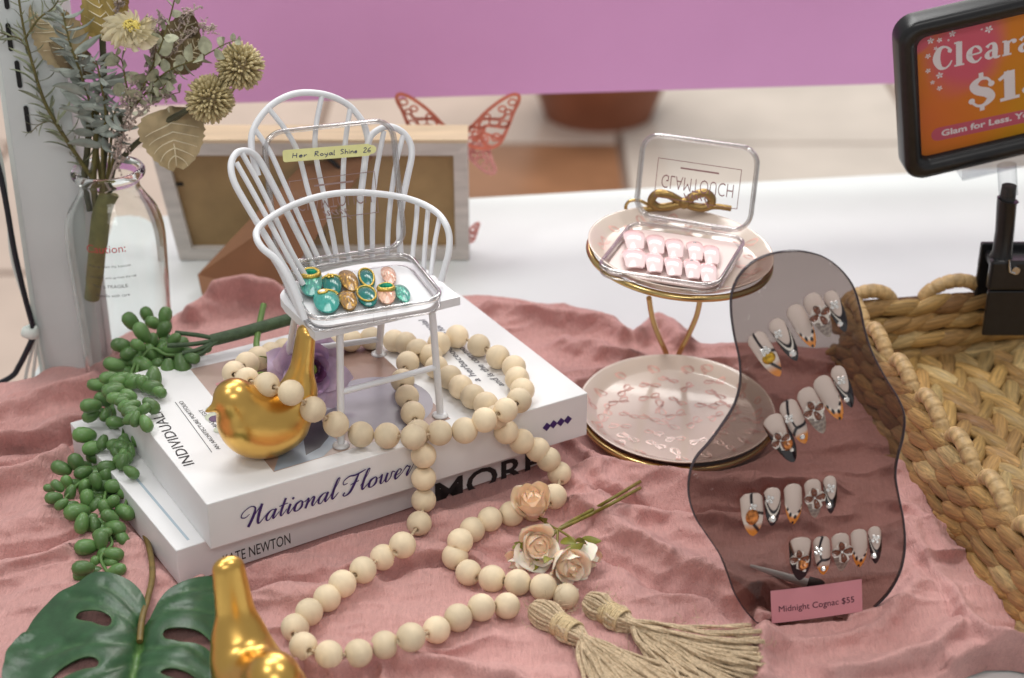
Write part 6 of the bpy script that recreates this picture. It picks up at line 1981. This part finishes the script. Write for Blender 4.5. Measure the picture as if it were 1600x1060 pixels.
# cream flower
cf = BQ(205, 52, -.8)
axf = nrm(np.array([.15, -.45, 1.0]))
FMx = aim(cf, axf)
mb = MB(); mb.ball((0, 0, -.1), (.9, .9, .4), 18, 10, M=FMx)
core = mb.build('cream_flower', cream, bq)
pm = leaf_mesh('flower_petal', cream, .30, .16, .35, 8, .8)
for ringn, (nn_, rr, lz_, ln) in enumerate(((18, .25, .15, 1.25), (16, .2, .5, 1.05), (12, .12, .9, .8))):
    for k in range(nn_):
        t_ = 2*np.pi*(k+.4*ringn)/nn_+rng.normal(0, .08)
        d_ = np.array([math.cos(t_), math.sin(t_), lz_])
        put('flower_petal', pm, FMx @ aim(np.array([rr*math.cos(t_), rr*math.sin(t_), .05*ringn]), d_, 90)@scl(ln*rng.uniform(.9, 1.1)), core)
mb = MB()
for k in range(60):
    t_, q = rng.uniform(0, 6.28), math.sqrt(rng.uniform(0, 1))*.42
    mb.ball((q*math.cos(t_), q*math.sin(t_), .38+.2*(1-q)), .075, 6, 5, M=FMx)
mb.build('flower_centre', mat('flower_yellow', (.62, .50, .12), .7), core)
# mauve grey feathery sprigs
def feather(pts, n, L, rad):
    p = smooth_path([BQ(*q) for q in pts], 8)
    b_ = MB(); b_.tube(p, np.linspace(.07, .03, len(p)), 5)
    for k in range(n):
        i = int(len(p)*(.2+.8*k/n)); i = min(i, len(p)-1)
        d_ = nrm(rng.normal(0, 1, 3)+np.array([0, 0, .5])); e_ = p[i]+d_*L*rng.uniform(.4, 1)
        b_.tube([p[i], (p[i]+e_)/2+rng.normal(0, .05, 3), e_], .022, 4)
        for m_ in range(5):
            q = p[i]+(e_-p[i])*rng.uniform(.3, 1.05)+rng.normal(0, .06, 3)
            b_.ball(q, rad*rng.uniform(.6, 1.3), 5, 4)
    b_.build('feathery_sprig', mauve, bq)
feather([(165, 300, -.4), (182, 250, -.9), (192, 215, -1.1), (200, 165, -1.2), (205, 130, -1.2)], 60, .75, .06)
feather([(192, 200, -1), (222, 140, -.9), (238, 90, -.8), (250, 30, -.6)], 50, .6, .055)
feather([(235, 110, -.2), (265, 70, .1), (285, 30, .2), (305, 15, .3)], 36, .55, .05)
feather([(262, 90, 0), (290, 60, .2), (318, 42, .3), (335, 46, .3)], 34, .5, .05)
feather([(180, 40, .5), (185, 10, .5), (190, -20, .5)], 30, .6, .06)
feather([(205, 190, -1), (240, 160, -1.2), (268, 150, -1.2)], 30, .5, .05)

# ================================================================== trailing succulent
suc_a = mat('succulent_green', (.10, .205, .058), .42, var=.22, vs=1.2, rnd=.25, sss=.12, coat=.1)
suc_s = mat('succulent_stem', (.10, .20, .05), .5)
suc_d = mat('succulent_stem_dark', (.055, .095, .045), .6, var=.25, vs=2, bump=.5, bs=6)
sroot = P(240, 520, 3.0)
suc = thing('trailing_succulent', 'trailing green string of beans succulent hanging over the left side of the books', 'succulent', sroot)
b_ = MB(); b_.lathe([(0.02, 0), (.12, .02), (.21, .12), (.30, .32), (.34, .56), (.31, .79), (.19, .95), (.02, 1.0)], 12)
pod = b_.mesh('succulent_leaf', suc_a)
def SZt(px, py):              # how high the hanging chain lies there
    return float(np.interp(py, [490, 540, 600, 660, 720, 800, 900], [5.6, 5.2, 4.2, 3.0, 2.2, 1.7, 1.2]))
pods = []
def pod_at(px, py, ang, L, dz=0.0, tilt=0.0):
    z_ = SZt(px, py)+dz
    if 588 < py < 720 and px > 169+(py-590)*.775-16: z_ = max(z_, BZ2+.45+.5*max(0, dz))
    elif 690 < py < 870 and px > 185+(py-690)*.52-14: z_ = max(z_, BZ1+.45)
    c = P(px, py, z_)
    k = depth(c)/FPX
    a_ = math.radians(ang)
    d_ = np.array([math.cos(a_), 0, 0])+np.array([0, math.sin(PITCH), math.cos(PITCH)])*math.sin(a_)+np.array([0, -_c, _s])*tilt
    d_ = nrm(d_)
    L *= .96
    put('succulent_leaf', pod, aim(c-d_*L*k*.5, d_, float(rng.uniform(0, 360)))@scl(L*k*rng.uniform(.95, 1.05), L*k*rng.uniform(.95, 1.05), L*k), suc)
# (place, direction the fat end points in the photograph, length in photograph px)
PODS = [(205, 503, 125, 36), (230, 493, 110, 32), (240, 505, 150, 30), (258, 495, 80, 34), (256, 515, 60, 34), (222, 520, 120, 38), (190, 540, 170, 36), (203, 552, 200, 34), (216, 540, 150, 28), (235, 552, 130, 36), (252, 548, 60, 30), (238, 533, 80, 28),
        (225, 572, 150, 42), (244, 570, 20, 30), (263, 578, 270, 38), (252, 588, 262, 36), (285, 572, 285, 44), (270, 545, 10, 36), (272, 530, 30, 26), (290, 552, 0, 30), (300, 560, 350, 28), (312, 550, 5, 22), (322, 546, 15, 20), (240, 590, 275, 40),
        (178, 570, 165, 36), (170, 590, 190, 32), (160, 602, 175, 36), (190, 592, 200, 34), (210, 596, 150, 34), (222, 600, 110, 30), (238, 606, 350, 38), (248, 612, 335, 30), (150, 602, 170, 30), (142, 634, 185, 36), (160, 625, 140, 30), (178, 612, 190, 38),
        (186, 640, 190, 36), (205, 635, 200, 34), (225, 640, 40, 26), (236, 634, 320, 34), (142, 650, 200, 30), (165, 648, 250, 26), (180, 660, 180, 32), (200, 662, 210, 30), (212, 655, 260, 28), (228, 662, 300, 32), (132, 680, 175, 40), (145, 700, 195, 36), (160, 692, 250, 28), (180, 695, 190, 30),
        (196, 690, 280, 28), (215, 690, 320, 28), (205, 706, 270, 22), (185, 708, 200, 22), (195, 705, 250, 22), (150, 715, 170, 34), (168, 730, 185, 34), (192, 722, 250, 30), (205, 738, 330, 30), (96, 732, 160, 36), (120, 724, 120, 36), (130, 738, 200, 32),
        (78, 763, 175, 22), (90, 760, 140, 26), (105, 755, 110, 28), (84, 778, 185, 30), (96, 788, 215, 26), (110, 770, 250, 28), (132, 762, 70, 30), (150, 752, 110, 30), (165, 745, 80, 34), (158, 760, 210, 34), (180, 760, 180, 36), (196, 770, 20, 34), (193, 752, 60, 36),
        (112, 790, 190, 24), (120, 800, 185, 44), (136, 780, 90, 34), (150, 790, 240, 30), (128, 818, 260, 36), (148, 820, 285, 30), (165, 795, 110, 34), (175, 785, 40, 30), (172, 808, 150, 32), (195, 800, 330, 38), (180, 825, 350, 38), (160, 835, 200, 34), (190, 840, 310, 32), (135, 855, 185, 40),
        (158, 845, 90, 34), (160, 868, 60, 30), (178, 866, 350, 34), (172, 880, 10, 30), (182, 892, 20, 34), (130, 888, 180, 38), (128, 898, 200, 30), (148, 880, 70, 26)]
for q in PODS:
    pod_at(*q, dz=float(rng.uniform(-.35, .35)), tilt=float(rng.uniform(-.1, .6)))
def more_pods(n):
    spine = np.array([(300, 555), (250, 545), (215, 575), (200, 620), (198, 670), (185, 715), (165, 755), (165, 800), (168, 850), (160, 890)], float)
    wd = [14, 34, 30, 34, 34, 34, 44, 40, 18, 20]
    for k in range(n):
        f = rng.uniform(0, len(spine)-1.001); i = int(f); g = f-i
        c = spine[i]*(1-g)+spine[i+1]*g; w_ = wd[i]*(1-g)+wd[i+1]*g
        o_ = float(np.clip(rng.normal(-.25, .42), -1.1, .18))*w_
        pod_at(c[0]+o_, c[1]+rng.normal(0, 8), math.degrees(math.atan2(-.4, o_)) if abs(o_) > 8 else rng.uniform(0, 360), rng.uniform(24, 34), -rng.uniform(.4, 1.0), rng.uniform(-.2, .4))
more_pods(150)
for pts, r_ in (([(300, 552), (262, 555), (238, 545), (218, 565), (212, 600), (212, 650), (207, 690)], .09), ([(215, 560), (200, 600), (195, 660), (190, 700), (195, 740), (200, 775), (190, 800)], .09), ([(190, 700), (180, 740), (165, 770), (160, 810)], .08), ([(165, 830), (175, 850), (158, 870), (165, 890), (175, 900)], .08), ([(160, 740), (130, 750), (105, 775), (95, 790)], .07)):
    mb = MB(); mb.tube(smooth_path([P(a_, b_, SZt(a_, b_)-.1) for a_, b_ in pts], 6), r_, 7); mb.build('succulent_vine', suc_s, suc)
for pts, r_ in (([(455, 498, 6.3), (420, 508, 6.2), (370, 522, 6.0), (330, 532, 5.8)], .32), ([(340, 530, 5.8), (310, 524, 5.7), (275, 520, 5.6)], .12), ([(340, 532, 5.8), (300, 538, 5.6), (262, 540, 5.5)], .12), ([(340, 534, 5.8), (305, 548, 5.5), (285, 552, 5.4)], .12), ([(335, 536, 5.8), (310, 555, 5.3), (280, 560, 5.2)], .10)):
    mb = MB(); mb.tube(smooth_path([P(*q) for q in pts], 6), r_, 9); mb.build('succulent_stem', suc_d, suc)

# ================================================================== monstera leaf
lobeL = [(222, 968), (228, 950), (224, 930), (210, 912), (190, 900), (165, 893), (142, 895), (118, 912), (92, 925), (72, 945), (52, 968), (36, 995), (16, 1020), (9, 1045), (5, 1075), (20, 1120)]
lobeR = [(222, 968), (234, 962), (246, 938), (266, 918), (292, 906), (318, 901), (345, 904), (372, 920), (388, 950), (392, 985), (385, 1010), (372, 1030), (372, 1060), (380, 1110)]
midr = [(222, 968), (218, 1000), (211, 1030), (205, 1062), (198, 1110)]
outline_px = lobeL+[(198, 1135)]+lobeR[::-1][:-1]
def LZ(px, py):
    t_ = (py-900)/160
    f = abs(px-np.interp(py, [968, 1000, 1030, 1110], [222, 218, 211, 198]))
    return 1.7+.5*math.sin(min(1, f/120)*np.pi)*1.0-.45*max(0, f-120)/60-.2*t_
holes_px = [[(118, 962), (124, 953), (140, 950), (158, 952), (172, 960), (173, 970), (166, 975), (152, 972), (142, 968), (128, 966)],
            [(78, 1060), (95, 1042), (118, 1028), (140, 1022), (153, 1028), (150, 1038), (130, 1042), (105, 1052), (88, 1062)],
            [(254, 986), (262, 979), (285, 977), (308, 982), (325, 995), (336, 1012), (338, 1028), (322, 1010), (300, 1000), (275, 996), (258, 994)],
            [(250, 1048), (262, 1041), (280, 1042), (300, 1052), (312, 1066), (290, 1060), (268, 1056)]]
def up_(q): 
    p = P(q[0], q[1], LZ(*q)); return p
op = smooth_path(np.array([(a_, b_, 0) for a_, b_ in outline_px]), 4, closed=True)[:, :2]
hp_ = [smooth_path(np.array([(a_, b_, 0) for a_, b_ in h_]), 4, closed=True)[:, :2] for h_ in holes_px]
pts2 = [tuple(p) for p in op]; loops = [list(range(len(op)))]
for h_ in hp_:
    loops.append(list(range(len(pts2), len(pts2)+len(h_)))); pts2 += [tuple(p) for p in h_]
gx, gy = np.meshgrid(np.arange(0, 400, 5.0), np.arange(888, 1140, 5.0), indexing='ij')
gx = gx+rng.uniform(-1, 1, gx.shape); gy = gy+rng.uniform(-1, 1, gy.shape)
okm = inside(op, gx, gy)
for h_ in hp_: okm &= ~inside(h_, gx, gy)
pts2 += [(a_, b_) for a_, b_ in zip(gx[okm], gy[okm])]
edges = [(l_[i], l_[(i+1) % len(l_)]) for l_ in loops for i in range(len(l_))]
T = delaunay_2d_cdt([Vector(p) for p in pts2], edges, [], 0, 1e-4)
V2 = np.array([list(v) for v in T[0]]); F2 = []
for f in T[2]:
    c = V2[list(f)].mean(0)
    if inside(op, np.array([c[0]]), np.array([c[1]]))[0] and not any(inside(h_, np.array([c[0]]), np.array([c[1]]))[0] for h_ in hp_): F2.append(list(f))
veins = [[(220, 1003), (180, 1000), (120, 1003), (60, 1025)], [(221, 985), (195, 960), (150, 935), (110, 930)], [(212, 1030), (150, 1050), (80, 1080)], [(222, 968), (190, 930), (160, 910)],
         [(224, 975), (250, 955), (290, 948), (350, 955)], [(218, 1008), (250, 1008), (290, 1003), (330, 1035)], [(222, 968), (255, 935), (300, 918), (340, 915)], [(210, 1035), (250, 1030), (300, 1040), (340, 1075)]]
def vein_d(x, y, segs):
    d0 = np.full(x.shape, 1e9)
    for s_ in segs:
        pp = smooth_path(np.array([(a_, b_, 0) for a_, b_ in s_]), 6)[:, :2]
        for a_, b_ in zip(pp[:-1], pp[1:]): d0 = np.minimum(d0, seg_d(x, y, a_, b_)[0])
    return d0
dv = vein_d(V2[:, 0], V2[:, 1], veins); dm = vein_d(V2[:, 0], V2[:, 1], [midr])
dh = vein_d(V2[:, 0], V2[:, 1], [list(map(tuple, h_))+[tuple(h_[0])] for h_ in holes_px])
V3 = np.array([up_(q) for q in V2])
V3[:, 2] += -.16*np.exp(-(dv/6)**2)-.22*np.exp(-(dm/8)**2)+.10*(fbm(V2[:, 0]*.02, V2[:, 1]*.02, 3, 5)-.5)-.10*np.exp(-(dh/7)**2)
V3[:, 2] = np.maximum(V3[:, 2], cloth_z(V3[:, 0], V3[:, 1])+.22)
colr = np.zeros((len(V2), 3)); colr[:] = (.022, .075, .028)
def mixc(m, c): 
    global colr
    colr = colr*(1-m[:, None])+np.array(c)*m[:, None]
mixc(np.exp(-(dv/2.6)**2)*.45, (.06, .14, .05)); mixc(np.exp(-(dm/4.5)**2)*.9, (.12, .24, .055)); mixc(np.exp(-(dh/3)**2)*.35, (.09, .17, .06))
mons = thing('monstera_leaf', 'large dark green monstera leaf with holes at the bottom left', 'leaf', up_((222, 968)))
mb = MB(); mb.add(V3, F2, 0, True, None, colr); mb.add(V3-[0, 0, .06], [f[::-1] for f in F2], 0, True, None, colr)
n_ = len(op)
mb.build('leaf_blade', mat('monstera', (1, 1, 1), .36, paint=True, var=.25, vs=1.5, bump=.12, bs=12, coat=.05), mons, color=True)
mb = MB(); mb.tube(smooth_path([up_((218, 1000))+[0, 0, -.1], up_((222, 970))+[0, 0, .05], CL(231, 935, .5), CL(238, 900, .3), CL(234, 860, .25), CL(222, 825, .25), CL(205, 795, .3)], 8), .14, 9)
mb.build('leaf_stalk', mat('stalk_brown', (.17, .115, .03), .5, var=.25, vs=2), mons)

# ================================================================== roses, ranunculus
def petal_mesh(name, m_, span, H, r, flare, seed, thick=.02, ruff=.03):
    r_ = np.random.default_rng(seed); ph_ = r_.uniform(0, 6, 4)
    b_ = MB(); G = []
    for i in range(9):
        v = i/8
        row = []
        for j in range(13):
            u_ = -1+j/6
            ww = (math.sin(np.pi*(.12+.80*v**.75)))**.55
            th = u_*span/2*ww
            rho = r*(.25+.75*math.sin(min(1, v*1.25)*np.pi/2))+flare*v**3+flare*.35*abs(u_)**3*v
            z_ = H*v*(1-.13*u_*u_)+ruff*math.sin(5*u_+ph_[0])*v**2-flare*.35*v**6
            row.append((rho*math.cos(th), rho*math.sin(th), z_))
        G.append(row)
    G = np.array(G); b_.grid(G)
    G2 = G.copy(); G2[..., :2] *= (1-thick/np.maximum(np.hypot(G[..., 0], G[..., 1]), .05))[..., None]
    b_.grid(G2, flip=True)
    return b_.mesh(name, m_)
peach = mat('petal_peach', (.95, .72, .53), .6, var=.08, vs=1.5, rnd=.05, sss=.35)
peach2 = mat('petal_pale_peach', (.95, .77, .64), .6, var=.08, vs=1.5, rnd=.05, sss=.35)
peach_in = mat('petal_deep_peach', (.78, .40, .22), .6, var=.1, vs=1.5)
sepal_m = mat('sepal_olive', (.20, .20, .025), .5, var=.25, vs=2, rnd=.15)
stem_o = mat('rose_stem', (.20, .165, .03), .5, var=.25, vs=3)
rs0 = CL(880, 850, .5)
rsp = thing('rose_spray', 'spray of five peach artificial roses lying on the cloth', 'rose spray', rs0)
sep = leaf_mesh('sepal', sepal_m, .22, .22, .3, 8, .8)
def rose(px, py, z_, rpx, axis, m_out, m_in, opened, seed, sepals=3, npet=10):
    c = P(px, py, z_); R = rpx/FPX*depth(c)
    Mx = aim(c, axis, seed*40)
    H = R*1.55
    b_ = MB(); b_.lathe([(0.02, -H*.5), (R*.45, -H*.42), (R*.62, -H*.1), (R*.5, H*.22), (R*.2, H*.34), (.02, H*.36)], 16, M=Mx)
    core = b_.build('rose', m_in, rsp, origin=c)
    r_ = np.random.default_rng(seed)
    for k in range(npet):
        f = k/(npet-1)
        rr = R*(.22+.70*f)
        me = petal_mesh('petal', m_in if f < .3 else m_out, 3.0-.5*f, H*(1.0-.10*f), rr, R*opened*f*f, seed*31+k, R*.035, R*.04)
        put('petal', me, Mx @ mov(0, 0, -H*.48+H*.04*(1-f)) @ rot('Z', k*137.5+r_.uniform(-10, 10)) @ rot('Y', -2+5*f*opened), core)
    for k in range(sepals):
        t_ = 2*np.pi*k/sepals+seed
        d_ = np.array([math.cos(t_)*.75, math.sin(t_)*.75, .75])
        put('sepal', sep, Mx @ aim(np.array([R*.45*math.cos(t_), R*.45*math.sin(t_), -H*.50]), d_, 90) @ scl(R*1.05), core)
    return c, Mx, H
zc_ = float(rs0[2])
ra = rose(833, 786, 2.3, 33, (-.15, -.30, .9), peach, peach, .10, 1)
rb = rose(840, 852, 2.0, 33, (.12, -.85, .42), peach2, peach, .32, 2)
rc_ = rose(887, 882, 1.9, 34, (.35, -.75, .10), peach2, peach, .28, 3)
rd = rose(914, 866, 1.7, 29, (.45, -.45, -.35), peach2, peach2, .15, 4, 4, 7)
re_ = rose(816, 876, 1.3, 26, (-.75, -.45, -.25), peach2, peach2, .15, 5, 3, 7)
jn = P(872, 828, 1.7)
def base_of(t_): return (t_[1] @ np.array([0, 0, -t_[2]*.5, 1]))[:3]
for t_ in (ra, rb, rc_, rd, re_):
    b0 = base_of(t_); ax = t_[1][:3, 2]
    mb = MB(); mb.tube(smooth_path([b0+ax*.1, b0-ax*.25, (b0-ax*.4)*.4+jn*.6, jn], 5), [.10]*6+[.06]*10, 7); mb.build('rose_stem', stem_o, rsp)
for k in (-1, 1):
    mb = MB(); mb.tube(smooth_path([jn, CL(890, 818+k*2, .7), CL(925, 800+k*3, .6), CL(960, 781+k*4, .5), CL(1000, 758+k*5, .35)], 7), .085, 7); mb.build('rose_stem', stem_o, rsp)
for (p0, d_, l_) in (((862, 842, 1.9), (-.1, .2, -.5), 1.0), ((876, 846, 1.9), (.7, -.5, .1), .9)):
    put('sepal', sep, aim(P(*p0), d_, 30)@scl(l_), rsp)

# lilac ranunculus behind the bird
lil = [mat('petal_lilac_%s' % n_, c_, .6, var=.15, vs=1.5, rnd=.12, sss=.05) for n_, c_ in (('pale', (.66, .52, .70)), ('mid', (.54, .37, .60)), ('deep', (.27, .11, .28)))]
rc0 = P(482, 578, BZ2+1.9); RR = 54/FPX*depth(rc0)
lroot = thing('lilac_flower', 'ruffled lilac ranunculus flower lying on the book behind the gold bird', 'flower', rc0)
LMx = aim(rc0, (.30, -.72, .40))
mb = MB(); mb.ball((0, 0, -.1), (RR*.35, RR*.35, RR*.4), 14, 10, M=LMx); core = mb.build('flower_head', lil[2], lroot)
mb = MB(); mb.ball((0, 0, RR*.42), (RR*.16, RR*.16, RR*.12), 12, 8, M=LMx); mb.build('flower_eye', mat('flower_green', (.20, .26, .05), .6), core)
for k in range(19):
    f = k/18
    rr = RR*(.20+.72*f)
    me = petal_mesh('petal', lil[2] if f < .3 else (lil[1] if f < .62 else lil[0]), 2.5-.8*f, RR*(1.0-.30*f), rr*.85, RR*.42*f*f, 900+k, .03, RR*.05)
    put('petal', me, LMx @ mov(0, 0, -RR*.42) @ rot('Z', k*137.5+float(rng.uniform(-12, 12))) @ rot('Y', float(rng.uniform(-4, 6))+8*f), core)
lf = leaf_mesh('flower_leaf', mat('leaf_lime', (.20, .33, .03), .5, var=.2), .20, .1, .3)
for p0, d_, l_ in (((432, 568, BZ2+.9), (-.5, -.3, .35), 1.1), ((425, 584, BZ2+.9), (-.8, -.5, .1), 1.0)): put('flower_leaf', lf, aim(P(*p0), d_, 20)@scl(l_), lroot)
mb = MB(); mb.tube(smooth_path([P(452, 575, BZ2+1.2), P(425, 566, BZ2+.9), P(402, 548, BZ2+.9), P(404, 515, BZ2+1.3), P(412, 476, BZ2+2.0)], 6), .16, 8); mb.build('flower_stem', mat('stem_lime', (.14, .24, .06), .5, var=.2), lroot)
